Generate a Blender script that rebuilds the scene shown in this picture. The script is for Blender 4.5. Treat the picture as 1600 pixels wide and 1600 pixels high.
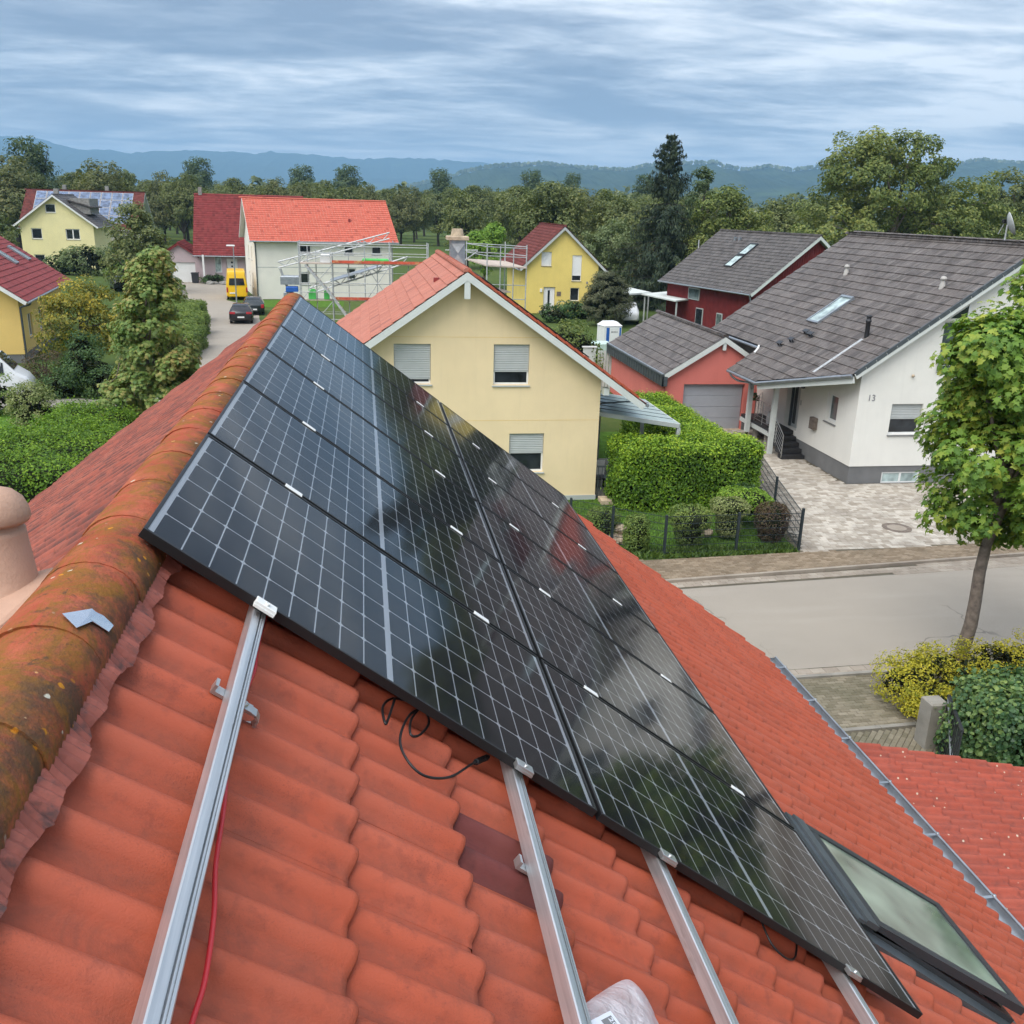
import bpy, math, random
import numpy as np
from mathutils import Matrix, Vector

for o in list(bpy.data.objects):
    bpy.data.objects.remove(o, do_unlink=True)
SC = bpy.context.scene
COL = SC.collection
random.seed(7)
RNG = np.random.default_rng(11)

# ------------------------------------------------------------------ camera
# world: X runs down the near roof slope towards the street side, Y runs along the ridge, Z up, metres
CAMZ = 9.3
RIGHT = Vector((0.98818, -0.15095, 0.02677))
DOWN = Vector((-0.02185, -0.31152, -0.94999))
FWD = Vector((0.15175, 0.93817, -0.31114))
FPX = 1452.44
cam = bpy.data.cameras.new('camera')
cam.sensor_width = 36.0
cam.lens = 36.0 * FPX / 1600.0
cam.clip_start = 0.05
cam.clip_end = 40000.0
camo = bpy.data.objects.new('camera', cam)
camo.matrix_world = Matrix((
    (RIGHT.x, -DOWN.x, -FWD.x, 0.0),
    (RIGHT.y, -DOWN.y, -FWD.y, 0.0),
    (RIGHT.z, -DOWN.z, -FWD.z, CAMZ),
    (0, 0, 0, 1)))
COL.objects.link(camo)
SC.camera = camo

# ------------------------------------------------------------------ light, sky, exposure
SUN_DIR = Vector((-0.42, -0.42, 0.80)).normalized()
SUN_EL = math.asin(SUN_DIR.z)
SUN_ROT = math.atan2(SUN_DIR.x, SUN_DIR.y)
sun = bpy.data.lights.new('sun', 'SUN')
sun.energy = 1.45
sun.angle = math.radians(48)
sun.color = (1.0, 0.965, 0.91)
suno = bpy.data.objects.new('sun', sun)
suno.rotation_euler = SUN_DIR.to_track_quat('Z', 'Y').to_euler()
suno.location = (0, -20, 60)
COL.objects.link(suno)

W = bpy.data.worlds.new('World')
SC.world = W
W.use_nodes = True


class NT:
    """small node-tree helper"""
    def __init__(self, nt):
        self.nt = nt

    def n(self, kind, **kw):
        nd = self.nt.nodes.new(kind)
        for k, v in kw.items():
            setattr(nd, k, v)
        return nd

    def l(self, a, b):
        self.nt.links.new(a, b)

    def put(self, sock, v):
        if hasattr(v, 'is_output') or isinstance(v, bpy.types.NodeSocket):
            self.nt.links.new(v, sock)
        else:
            sock.default_value = v

    def math(self, op, a, b=0.0, clamp=False):
        m = self.n('ShaderNodeMath', operation=op, use_clamp=clamp)
        self.put(m.inputs[0], a)
        self.put(m.inputs[1], b)
        return m.outputs[0]

    def mix(self, fac, a, b, blend='MIX'):
        m = self.n('ShaderNodeMixRGB', blend_type=blend)
        self.put(m.inputs[0], fac)
        self.put(m.inputs[1], a if isinstance(a, bpy.types.NodeSocket) else (*a[:3], 1))
        self.put(m.inputs[2], b if isinstance(b, bpy.types.NodeSocket) else (*b[:3], 1))
        return m.outputs[0]

    def noise(self, vec, scale, detail=3.0, rough=0.55, dist=0.0):
        t = self.n('ShaderNodeTexNoise')
        t.inputs['Scale'].default_value = scale
        t.inputs['Detail'].default_value = detail
        t.inputs['Roughness'].default_value = rough
        t.inputs['Distortion'].default_value = dist
        if vec is not None:
            self.l(vec, t.inputs['Vector'])
        return t.outputs['Fac']

    def ramp(self, fac, stops):
        r = self.n('ShaderNodeValToRGB')
        e = r.color_ramp.elements
        while len(e) < len(stops):
            e.new(0.5)
        for i, (p, c) in enumerate(stops):
            e[i].position = p
            e[i].color = (*c[:3], 1) if len(c) < 4 else c
        self.l(fac, r.inputs[0])
        return r.outputs[0]

    def mapr(self, v, a, b, c=0.0, d=1.0):
        m = self.n('ShaderNodeMapRange')
        m.clamp = True
        self.put(m.inputs[0], v)
        for i, x in enumerate((a, b, c, d)):
            m.inputs[i + 1].default_value = x
        return m.outputs[0]

    def scalev(self, vec, s):
        m = self.n('ShaderNodeMapping')
        m.inputs['Scale'].default_value = s
        self.l(vec, m.inputs['Vector'])
        return m.outputs[0]


w = NT(W.node_tree)
W.node_tree.nodes.clear()
wout = w.n('ShaderNodeOutputWorld')
bg = w.n('ShaderNodeBackground')
bg.inputs['Strength'].default_value = 0.1
w.l(bg.outputs[0], wout.inputs[0])
sky = w.n('ShaderNodeTexSky', sky_type='NISHITA')
sky.sun_disc = False
sky.sun_elevation = SUN_EL
sky.sun_rotation = SUN_ROT
tcw = w.n('ShaderNodeTexCoord')
sep = w.n('ShaderNodeSeparateXYZ')
w.l(tcw.outputs['Generated'], sep.inputs[0])
zc = w.math('ADD', w.math('MAXIMUM', sep.outputs['Z'], 0.0), 0.085)
px_ = w.math('DIVIDE', sep.outputs['X'], zc)
py_ = w.math('DIVIDE', sep.outputs['Y'], zc)
cmb = w.n('ShaderNodeCombineXYZ')
w.l(px_, cmb.inputs[0])
w.l(py_, cmb.inputs[1])
rotm = w.n('ShaderNodeMapping')
rotm.inputs['Rotation'].default_value = (0, 0, math.radians(24))
rotm.inputs['Location'].default_value = (3.1, 1.7, 0.4)
rotm.inputs['Scale'].default_value = (0.62, 1.0, 1.0)
w.l(cmb.outputs[0], rotm.inputs['Vector'])
big = w.noise(rotm.outputs[0], 0.42, 3.0, 0.5, 0.35)
med = w.noise(rotm.outputs[0], 1.15, 5.0, 0.55, 0.5)
fine = w.noise(rotm.outputs[0], 4.6, 6.0, 0.6, 0.3)
cl = w.math('ADD', w.math('ADD', w.math('MULTIPLY', big, 0.50), w.math('MULTIPLY', med, 0.46)), w.math('MULTIPLY', fine, 0.24))
cfac = w.mapr(cl, 0.515, 0.69)
ccol = w.ramp(cfac, [(0.0, (1.25, 1.55, 2.08)), (0.30, (1.85, 2.18, 2.70)), (0.62, (3.05, 3.40, 3.85)), (1.0, (4.9, 5.1, 5.3))])
# thin bright strip of clearing above the far hills (whole way round), standard overcast rise towards the zenith
hz_ = w.mapr(sep.outputs['Z'], 0.02, 0.10, 1.0, 0.0)
ccol = w.mix(w.math('MULTIPLY', hz_, w.mapr(med, 0.38, 0.66, 0.15, 0.75)), ccol, (6.6, 6.2, 5.7))
lift = w.mapr(sep.outputs['Z'], 0.15, 1.0, 1.0, 2.3)
lc = w.n('ShaderNodeCombineXYZ')
for i, k_ in enumerate((1.10, 1.0, 0.90)):
    w.l(w.math('ADD', 1.0, w.math('MULTIPLY', w.math('SUBTRACT', lift, 1.0), k_)), lc.inputs[i])
ccol = w.mix(1.0, ccol, lc.outputs[0], 'MULTIPLY')
skyc = w.mix(0.94, sky.outputs[0], ccol)
w.l(skyc, bg.inputs['Color'])

SC.view_settings.view_transform = 'Standard'
SC.view_settings.look = 'None'
SC.view_settings.gamma = 1.0
SC.view_settings.use_curve_mapping = False
SC.view_settings.exposure = 1.25
SC.render.engine = 'CYCLES'
cy = SC.cycles
cy.use_denoising = True
cy.use_adaptive_sampling = True
cy.adaptive_threshold = 0.02
cy.max_bounces = 6
cy.diffuse_bounces = 2
cy.glossy_bounces = 4
cy.transmission_bounces = 4
cy.transparent_max_bounces = 10
cy.volume_bounces = 0
cy.caustics_reflective = False
cy.caustics_refractive = False
cy.sample_clamp_indirect = 6.0
try:
    cy.use_light_tree = False
except Exception:
    pass

# ------------------------------------------------------------------ materials
MATS = {}


def newmat(name):
    m = bpy.data.materials.new(name)
    m.use_nodes = True
    m.node_tree.nodes.clear()
    t = NT(m.node_tree)
    out = t.n('ShaderNodeOutputMaterial')
    b = t.n('ShaderNodeBsdfPrincipled')
    t.l(b.outputs[0], out.inputs[0])
    MATS[name] = m
    return m, t, b, out


def pos(t):
    return t.n('ShaderNodeNewGeometry').outputs['Position']


def PM(name, col, rough=0.7, metal=0.0, spec=0.4, var=0.12, scale=3.0, bump=0.0, bscale=60.0, dirt=None, dirt_lo=0.55, dirt_hi=0.75, dscale=1.2):
    m, t, b, out = newmat(name)
    p = pos(t)
    n1 = t.noise(p, scale, 4.0)
    c = t.mix(t.mapr(n1, 0.3, 0.7), [x * (1 - var) for x in col], [min(1, x * (1 + var)) for x in col])
    if dirt is not None:
        c = t.mix(t.mapr(t.noise(p, dscale, 5.0, 0.65), dirt_lo, dirt_hi), c, dirt)
    t.l(c, b.inputs['Base Color'])
    b.inputs['Roughness'].default_value = rough
    b.inputs['Metallic'].default_value = metal
    b.inputs['Specular IOR Level'].default_value = spec
    if bump:
        bn = t.n('ShaderNodeBump')
        bn.inputs['Strength'].default_value = bump
        bn.inputs['Distance'].default_value = 0.02
        t.l(t.noise(p, bscale, 3.0), bn.inputs['Height'])
        t.l(bn.outputs[0], b.inputs['Normal'])
    return m


def stucco(name, col, streak=0.06):
    m, t, b, out = newmat(name)
    p = pos(t)
    n1 = t.noise(p, 0.7, 5.0, 0.6)
    c = t.mix(t.mapr(n1, 0.3, 0.7), [x * 0.94 for x in col], [min(1, x * 1.04) for x in col])
    st = t.noise(t.scalev(p, (5.0, 5.0, 0.35)), 1.0, 4.0, 0.6)
    c = t.mix(t.math('MULTIPLY', t.mapr(st, 0.52, 0.8), streak * 3), c, [x * 0.72 for x in col])
    t.l(c, b.inputs['Base Color'])
    b.inputs['Roughness'].default_value = 0.9
    b.inputs['Specular IOR Level'].default_value = 0.15
    bn = t.n('ShaderNodeBump')
    bn.inputs['Strength'].default_value = 0.25
    bn.inputs['Distance'].default_value = 0.004
    t.l(t.noise(p, 160.0, 2.0), bn.inputs['Height'])
    t.l(bn.outputs[0], b.inputs['Normal'])
    return m


def rnd(t):
    """one random value for every separate tile, leaf or stone"""
    oi = t.n('ShaderNodeObjectInfo').outputs['Random']
    ri = t.n('ShaderNodeNewGeometry').outputs['Random Per Island']
    return t.math('FRACT', t.math('ADD', oi, ri))


def tile_mat(name, base, dark, moss, light, rough=0.75, mossamt=0.5, streak=None, spread=1.0, spec=0.3, speck=None, rare=0.6, pan=0.0):
    m, t, b, out = newmat(name)
    p = pos(t)
    r = rnd(t)
    lo = [x * (1 - 0.20 * spread) for x in base]
    hi = [min(1, x * (1 + 0.20 * spread)) for x in base]
    c = t.mix(r, lo, hi)
    c = t.mix(t.math('MULTIPLY', t.mapr(t.noise(p, 2.2, 5.0, 0.6), 0.42, 0.75), 0.55), c, light)
    c = t.mix(t.math('MULTIPLY', t.mapr(t.noise(p, 14.0, 4.0, 0.65), 0.55, 0.72), 0.45), c, dark)
    if streak is not None:
        sc = t.n('ShaderNodeMapping')
        sc.inputs['Scale'].default_value = streak
        t.l(p, sc.inputs['Vector'])
        s = t.noise(sc.outputs[0], 1.0, 3.0, 0.7)
        c = t.mix(t.mapr(s, 0.54, 0.68, 0, 0.75), c, light)
        c = t.mix(t.mapr(s, 0.34, 0.46, 0.7, 0.0), c, dark)
    c = t.mix(t.math('MULTIPLY', t.mapr(t.noise(p, 5.5, 6.0, 0.7, 0.4), 0.56, 0.70), mossamt), c, moss)
    # rare much darker replaced tile
    c = t.mix(t.mapr(r, 0.968, 0.972, 0.0, rare), c, dark)
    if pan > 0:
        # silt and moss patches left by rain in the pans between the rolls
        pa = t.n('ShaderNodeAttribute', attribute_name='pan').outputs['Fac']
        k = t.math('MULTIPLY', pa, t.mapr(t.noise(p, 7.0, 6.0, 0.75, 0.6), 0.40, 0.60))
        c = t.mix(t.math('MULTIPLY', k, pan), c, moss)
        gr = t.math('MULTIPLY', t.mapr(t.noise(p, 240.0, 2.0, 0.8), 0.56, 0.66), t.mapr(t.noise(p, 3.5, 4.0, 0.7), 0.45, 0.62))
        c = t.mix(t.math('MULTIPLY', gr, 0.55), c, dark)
    if speck is not None:
        vo = t.n('ShaderNodeTexVoronoi')
        vo.inputs['Scale'].default_value = 9.0
        t.l(p, vo.inputs['Vector'])
        c = t.mix(t.mapr(vo.outputs['Distance'], 0.08, 0.13, 0.8, 0.0), c, speck)
    t.l(c, b.inputs['Base Color'])
    b.inputs['Roughness'].default_value = rough
    b.inputs['Specular IOR Level'].default_value = spec
    bn = t.n('ShaderNodeBump')
    bn.inputs['Strength'].default_value = 0.35
    bn.inputs['Distance'].default_value = 0.004
    t.l(t.noise(p, 220.0, 3.0, 0.7), bn.inputs['Height'])
    t.l(bn.outputs[0], b.inputs['Normal'])
    return m


def leaf_mat(name, cols, trans=0.28, clump=0.6, rough=0.55):
    """cols: three leaf colours, picked leaf by leaf and drifting over the crown"""
    m, t, b, out = newmat(name)
    t.nt.nodes.remove(b)
    p = t.n('ShaderNodeTexCoord').outputs['Object']
    r = rnd(t)
    nz = t.noise(p, clump, 3.0)
    k = t.math('ADD', t.math('MULTIPLY', r, 0.6), t.math('MULTIPLY', t.mapr(nz, 0.3, 0.7), 0.4))
    c = t.ramp(k, [(0.12, cols[0]), (0.5, cols[1]), (0.92, cols[2])])
    d = t.n('ShaderNodeBsdfPrincipled')
    t.l(c, d.inputs['Base Color'])
    d.inputs['Roughness'].default_value = rough
    d.inputs['Specular IOR Level'].default_value = 0.35
    tr = t.n('ShaderNodeBsdfTranslucent')
    t.l(t.mix(1.0, c, (1.25, 1.3, 0.6), 'MULTIPLY'), tr.inputs['Color'])
    mx = t.n('ShaderNodeMixShader')
    mx.inputs[0].default_value = trans
    t.l(d.outputs[0], mx.inputs[1])
    t.l(tr.outputs[0], mx.inputs[2])
    t.l(mx.outputs[0], out.inputs[0])
    return m


def pane_mat(name, tint=(0.02, 0.024, 0.028), rough=0.03):
    m, t, b, out = newmat(name)
    p = pos(t)
    c = t.mix(t.mapr(t.noise(p, 2.0, 2.0), 0.35, 0.65), [x * 0.6 for x in tint], [x * 1.6 for x in tint])
    t.l(c, b.inputs['Base Color'])
    b.inputs['Roughness'].default_value = rough
    b.inputs['IOR'].default_value = 1.5
    b.inputs['Specular IOR Level'].default_value = 0.6
    return m


PM('zinc', (0.36, 0.39, 0.42), 0.42, 0.75, var=0.15, scale=6)
PM('zinc_dark', (0.11, 0.125, 0.135), 0.5, 0.5, var=0.2, scale=4)
PM('anthracite', (0.035, 0.037, 0.042), 0.45, 0.0, spec=0.4)
PM('black_plastic', (0.012, 0.012, 0.013), 0.4)
PM('rubber', (0.02, 0.02, 0.02), 0.8)
PM('red_cable', (0.62, 0.03, 0.04), 0.35, spec=0.5, var=0.05)
PM('white_paint', (0.78, 0.78, 0.76), 0.5, var=0.04)
PM('grey_paint', (0.45, 0.47, 0.46), 0.55, var=0.05)
PM('pale_wood_paint', (0.62, 0.65, 0.62), 0.6, var=0.06, scale=2)
PM('concrete', (0.27, 0.25, 0.215), 0.9, var=0.2, scale=2.5, bump=0.3)
PM('plinth_grey', (0.17, 0.17, 0.17), 0.9, var=0.16, scale=1.2, bump=0.2)
PM('step_stone', (0.03, 0.03, 0.032), 0.55, var=0.3, scale=8)
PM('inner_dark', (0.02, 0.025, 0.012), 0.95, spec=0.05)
PM('bark', (0.17, 0.135, 0.11), 0.95, var=0.35, scale=9, bump=0.8, bscale=40)
PM('bark_dark', (0.055, 0.045, 0.035), 0.95, var=0.3, scale=5, bump=0.6)
PM('terracotta', (0.46, 0.285, 0.205), 0.85, var=0.14, scale=5, bump=0.15, bscale=90)
PM('red_wood', (0.175, 0.022, 0.022), 0.75, var=0.18, scale=2)
PM('steel', (0.55, 0.55, 0.54), 0.35, 0.85, var=0.15, scale=12)
PM('scaffold_steel', (0.50, 0.51, 0.51), 0.5, 0.35, var=0.2, scale=8)
PM('deck_board', (0.50, 0.41, 0.34), 0.8, var=0.2, scale=3)
PM('toe_board', (0.55, 0.09, 0.05), 0.7, var=0.3, scale=3, dirt=(0.62, 0.38, 0.16), dirt_lo=0.5, dirt_hi=0.6)
PM('stone_pale', (0.48, 0.38, 0.27), 0.9, var=0.25, scale=5, bump=0.6)
PM('stone_grey', (0.27, 0.26, 0.24), 0.9, var=0.3, scale=4, bump=0.6)
PM('soil', (0.11, 0.075, 0.05), 0.95, var=0.3, scale=5, bump=0.8)
PM('tarpaulin_green', (0.10, 0.55, 0.12), 0.5)
PM('blue_plastic', (0.02, 0.11, 0.42), 0.5, dirt=(0.03, 0.16, 0.5), var=0.15)
PM('sky_blue_plastic', (0.10, 0.50, 0.80), 0.5)
PM('mint_plastic', (0.55, 0.72, 0.64), 0.45, var=0.08)
stucco('stucco_cream', (0.85, 0.68, 0.42))
stucco('stucco_yellow', (0.80, 0.62, 0.19))
stucco('stucco_pale_yellow', (0.86, 0.77, 0.41))
stucco('stucco_warm_yellow', (0.82, 0.57, 0.20))
stucco('stucco_white', (0.80, 0.78, 0.72))
stucco('stucco_offwhite', (0.84, 0.80, 0.72))
stucco('stucco_salmon', (0.68, 0.20, 0.165))
stucco('stucco_pink', (0.52, 0.42, 0.43))
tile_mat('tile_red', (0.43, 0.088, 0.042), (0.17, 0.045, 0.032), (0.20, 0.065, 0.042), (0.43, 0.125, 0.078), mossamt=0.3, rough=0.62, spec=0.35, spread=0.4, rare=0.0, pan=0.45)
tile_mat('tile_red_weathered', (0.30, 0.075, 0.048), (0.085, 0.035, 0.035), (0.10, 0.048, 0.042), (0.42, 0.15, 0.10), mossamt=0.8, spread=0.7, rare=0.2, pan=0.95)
tile_mat('tile_red_specked', (0.36, 0.075, 0.045), (0.13, 0.045, 0.038), (0.20, 0.06, 0.045), (0.38, 0.11, 0.075), mossamt=0.7, spread=0.5, rare=0.2, pan=0.6, speck=(0.62, 0.55, 0.42))
tile_mat('tile_salmon_flat', (0.44, 0.155, 0.105), (0.20, 0.075, 0.06), (0.28, 0.12, 0.09), (0.50, 0.22, 0.16), mossamt=0.4, spread=0.6)
tile_mat('tile_dark_flat', (0.094, 0.078, 0.070), (0.034, 0.028, 0.026), (0.15, 0.13, 0.09), (0.235, 0.21, 0.195), mossamt=0.35, streak=(2.2, 11.0, 2.2), spread=1.5, rough=0.6, spec=0.4)
tile_mat('tile_dark_plain', (0.082, 0.072, 0.068), (0.034, 0.03, 0.028), (0.12, 0.11, 0.085), (0.18, 0.165, 0.155), mossamt=0.3, streak=(2.2, 9.0, 2.2), spread=1.3, rough=0.6)
tile_mat('tile_brown_red', (0.155, 0.04, 0.035), (0.06, 0.02, 0.02), (0.10, 0.035, 0.03), (0.24, 0.075, 0.06), mossamt=0.5, spread=1.4)
tile_mat('tile_orange_new', (0.52, 0.12, 0.078), (0.27, 0.055, 0.04), (0.40, 0.09, 0.05), (0.58, 0.18, 0.12), mossamt=0.2, spread=0.5)
tile_mat('tile_wine', (0.235, 0.038, 0.038), (0.10, 0.022, 0.022), (0.16, 0.035, 0.03), (0.32, 0.08, 0.07), mossamt=0.35)
leaf_mat('leaf_maple', [(0.075, 0.165, 0.022), (0.18, 0.30, 0.04), (0.42, 0.43, 0.065)], clump=0.9)
leaf_mat('leaf_maple_tan', [(0.10, 0.18, 0.04), (0.21, 0.29, 0.07), (0.42, 0.32, 0.11)], clump=0.7)
leaf_mat('leaf_hedge', [(0.045, 0.10, 0.012), (0.12, 0.235, 0.02), (0.30, 0.44, 0.035)], clump=1.2)
leaf_mat('leaf_lit_top', [(0.14, 0.25, 0.02), (0.27, 0.42, 0.03), (0.48, 0.56, 0.05)], clump=1.2)  # brighter lime set, light on hedge tops put into the leaf colour
leaf_mat('leaf_hedge_soft', [(0.075, 0.13, 0.032), (0.165, 0.24, 0.055), (0.31, 0.37, 0.095)], clump=0.8)
leaf_mat('leaf_yellow', [(0.17, 0.20, 0.02), (0.42, 0.38, 0.03), (0.64, 0.53, 0.05)], clump=1.4)
leaf_mat('leaf_dark', [(0.028, 0.066, 0.024), (0.065, 0.13, 0.042), (0.14, 0.22, 0.07)], clump=0.9)
leaf_mat('leaf_laurel', [(0.035, 0.085, 0.035), (0.085, 0.165, 0.06), (0.24, 0.32, 0.09)], clump=1.0, rough=0.35)
leaf_mat('leaf_autumn', [(0.08, 0.115, 0.025), (0.23, 0.23, 0.04), (0.58, 0.44, 0.055)], clump=0.6)
leaf_mat('leaf_brown', [(0.06, 0.035, 0.028), (0.11, 0.07, 0.045), (0.15, 0.13, 0.05)], clump=0.9)
leaf_mat('leaf_variegated', [(0.09, 0.14, 0.04), (0.25, 0.29, 0.10), (0.45, 0.46, 0.22)], clump=1.2)
leaf_mat('leaf_orchard', [(0.07, 0.098, 0.03), (0.16, 0.19, 0.06), (0.29, 0.295, 0.11)], clump=0.12)
leaf_mat('leaf_walnut', [(0.08, 0.12, 0.03), (0.17, 0.215, 0.055), (0.33, 0.33, 0.09)], clump=0.12)
leaf_mat('leaf_lime', [(0.08, 0.17, 0.02), (0.18, 0.32, 0.035), (0.32, 0.45, 0.06)], clump=0.3)
leaf_mat('leaf_silver', [(0.085, 0.13, 0.05), (0.17, 0.22, 0.09), (0.30, 0.34, 0.17)], clump=0.3)
leaf_mat('leaf_spruce', [(0.013, 0.028, 0.015), (0.035, 0.058, 0.028), (0.085, 0.11, 0.05)], trans=0.1, clump=0.3)
leaf_mat('leaf_olive', [(0.055, 0.068, 0.036), (0.115, 0.13, 0.07), (0.25, 0.25, 0.15)], clump=0.5)
leaf_mat('leaf_far', [(0.07, 0.10, 0.045), (0.13, 0.165, 0.07), (0.27, 0.29, 0.15)], clump=0.02)
leaf_mat('leaf_grass', [(0.045, 0.085, 0.016), (0.085, 0.15, 0.026), (0.15, 0.21, 0.045)], clump=0.8)
leaf_mat('leaf_silver_dark', [(0.04, 0.075, 0.03), (0.085, 0.13, 0.05), (0.16, 0.20, 0.085)], clump=0.3)
leaf_mat('leaf_walnut_dull', [(0.075, 0.098, 0.033), (0.16, 0.175, 0.06), (0.28, 0.26, 0.105)], clump=0.12)
PM('blind_green', (0.42, 0.52, 0.36), 0.8, var=0.35, scale=2.2)
PM('stone_grey_pale', (0.45, 0.43, 0.40), 0.8, var=0.1)
PM('grey_door', (0.36, 0.37, 0.40), 0.45, var=0.04)
PM('fence_green', (0.025, 0.035, 0.04), 0.5, spec=0.4)
pane_mat('pane_dark')
pane_mat('pane_grey', (0.09, 0.115, 0.115), 0.05)
pane_mat('pane_pale', (0.34, 0.42, 0.41), 0.06)
pane_mat('pane_blue', (0.10, 0.14, 0.23), 0.3)
pane_mat('pane_green', (0.20, 0.25, 0.19), 0.05)
PM('car_black', (0.012, 0.011, 0.016), 0.18, spec=0.7, var=0.05)
PM('car_green_black', (0.018, 0.026, 0.03), 0.22, spec=0.7, var=0.05)
PM('car_white', (0.80, 0.81, 0.82), 0.25, spec=0.6, var=0.02)
PM('car_yellow', (0.85, 0.50, 0.01), 0.3, spec=0.5, var=0.03)
PM('tail_light', (0.42, 0.02, 0.03), 0.2, spec=0.6)
PM('head_light', (0.75, 0.77, 0.8), 0.15, spec=0.7)
PM('plate_white', (0.82, 0.82, 0.80), 0.4, var=0.02)
PM('print_dark', (0.06, 0.06, 0.065), 0.6)
PM('print_grey', (0.24, 0.24, 0.25), 0.6)
PM('paper_white', (0.80, 0.82, 0.88), 0.5, var=0.03)
PM('backsheet', (0.86, 0.88, 0.90), 0.5, var=0.03)


def special_materials():
    # aluminium rail, long brushed streaks
    m, t, b, out = newmat('aluminium')
    p = pos(t)
    s = t.noise(t.scalev(p, (60, 1.2, 60)), 1.0, 5.0, 0.7)
    c = t.mix(t.mapr(s, 0.3, 0.7), (0.50, 0.52, 0.54), (0.74, 0.75, 0.76))
    g = t.mapr(t.noise(t.scalev(p, (20, 2.5, 20)), 1.0, 4.0, 0.7), 0.62, 0.72, 0, 0.6)
    c = t.mix(g, c, (0.30, 0.28, 0.26))
    t.l(c, b.inputs['Base Color'])
    b.inputs['Metallic'].default_value = 0.8
    t.l(t.mapr(s, 0.2, 0.8, 0.3, 0.52), b.inputs['Roughness'])
    # solar cell with fine bus wires
    m, t, b, out = newmat('solar_cell')
    oc = t.n('ShaderNodeTexCoord').outputs['Object']
    sp = t.n('ShaderNodeSeparateXYZ')
    t.l(oc, sp.inputs[0])
    fr = t.math('FRACT', t.math('MULTIPLY', sp.outputs['Y'], 1 / 0.01138))
    wire = t.mapr(t.math('ABSOLUTE', t.math('SUBTRACT', fr, 0.5)), 0.05, 0.09, 1.0, 0.0)
    fr2 = t.math('FRACT', t.math('MULTIPLY', sp.outputs['X'], 1 / 0.0026))
    fing = t.mapr(t.math('ABSOLUTE', t.math('SUBTRACT', fr2, 0.5)), 0.1, 0.2, 0.25, 0.0)
    r = t.n('ShaderNodeObjectInfo').outputs['Random']
    base = t.mix(r, (0.007, 0.008, 0.012), (0.012, 0.012, 0.017))
    c = t.mix(t.math('MAXIMUM', t.math('MULTIPLY', wire, 0.45), t.math('MULTIPLY', fing, 0.5)), base, (0.16, 0.16, 0.18))
    t.l(c, b.inputs['Base Color'])
    b.inputs['Roughness'].default_value = 0.5
    b.inputs['Specular IOR Level'].default_value = 0.1
    # clear cover glass: fresnel mix of straight-through and mirror
    for nm, rg, tint, ior in (('cover_glass', 0.065, (1, 1, 1), 1.42), ('clear_glass', 0.02, (0.86, 0.95, 0.92), 1.5), ('milky_glass', 0.1, (0.62, 0.74, 0.74), 1.5)):
        m, t, b, out = newmat(nm)
        t.nt.nodes.remove(b)
        tr = t.n('ShaderNodeBsdfTransparent')
        tr.inputs[0].default_value = (*tint, 1)
        gl = t.n('ShaderNodeBsdfGlossy')
        gl.inputs['Roughness'].default_value = rg
        fr = t.n('ShaderNodeFresnel')
        fr.inputs['IOR'].default_value = ior
        if nm == 'cover_glass':
            # dust film on the glass
            p = pos(t)
            df = t.n('ShaderNodeBsdfDiffuse')
            df.inputs[0].default_value = (0.42, 0.42, 0.43, 1)
            m2 = t.n('ShaderNodeMixShader')
            t.l(t.mapr(t.noise(p, 7.0, 6.0, 0.7), 0.4, 0.75, 0.006, 0.03), m2.inputs[0])
            t.l(tr.outputs[0], m2.inputs[1])
            t.l(df.outputs[0], m2.inputs[2])
            first = m2.outputs[0]
        elif nm == 'milky_glass':
            df = t.n('ShaderNodeBsdfDiffuse')
            df.inputs[0].default_value = (0.60, 0.72, 0.70, 1)
            m2 = t.n('ShaderNodeMixShader')
            m2.inputs[0].default_value = 0.85
            t.l(tr.outputs[0], m2.inputs[1])
            t.l(df.outputs[0], m2.inputs[2])
            first = m2.outputs[0]
        else:
            first = tr.outputs[0]
        mx = t.n('ShaderNodeMixShader')
        t.l(fr.outputs[0], mx.inputs[0])
        t.l(first, mx.inputs[1])
        t.l(gl.outputs[0], mx.inputs[2])
        t.l(mx.outputs[0], out.inputs[0])
    # ridge tile with moss and lichen
    m, t, b, out = newmat('ridge_lichen')
    p = pos(t)
    c = t.mix(t.mapr(t.noise(p, 6.0, 5.0, 0.6), 0.35, 0.68), (0.36, 0.075, 0.04), (0.46, 0.13, 0.07))
    c = t.mix(t.mapr(t.noise(p, 5.0, 10.0, 0.78, 0.7), 0.45, 0.58, 0, 0.85), c, (0.23, 0.115, 0.022))
    c = t.mix(t.mapr(t.noise(p, 8.5, 10.0, 0.82, 0.9), 0.55, 0.62, 0, 0.85), c, (0.085, 0.055, 0.036))
    c = t.mix(t.mapr(t.noise(p, 60.0, 6.0, 0.8), 0.56, 0.64, 0, 0.5), c, (0.13, 0.075, 0.04))
    gx = t.n('ShaderNodeSeparateXYZ')
    t.l(p, gx.inputs[0])
    side = t.mapr(gx.outputs['X'], -0.73, -0.65)
    c = t.mix(t.math('MULTIPLY', side, t.mapr(t.noise(p, 9.0, 7.0, 0.75), 0.42, 0.58, 0, 0.8)), c, (0.085, 0.055, 0.04))
    vo = t.n('ShaderNodeTexVoronoi')
    vo.inputs['Scale'].default_value = 26.0
    wp = t.n('ShaderNodeVectorMath', operation='ADD')
    t.l(p, wp.inputs[0])
    nv = t.n('ShaderNodeTexNoise')
    nv.inputs['Scale'].default_value = 40
    t.l(p, nv.inputs['Vector'])
    sv = t.n('ShaderNodeVectorMath', operation='SCALE')
    t.l(nv.outputs['Color'], sv.inputs[0])
    sv.inputs['Scale'].default_value = 0.02
    t.l(sv.outputs[0], wp.inputs[1])
    t.l(wp.outputs[0], vo.inputs['Vector'])
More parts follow.
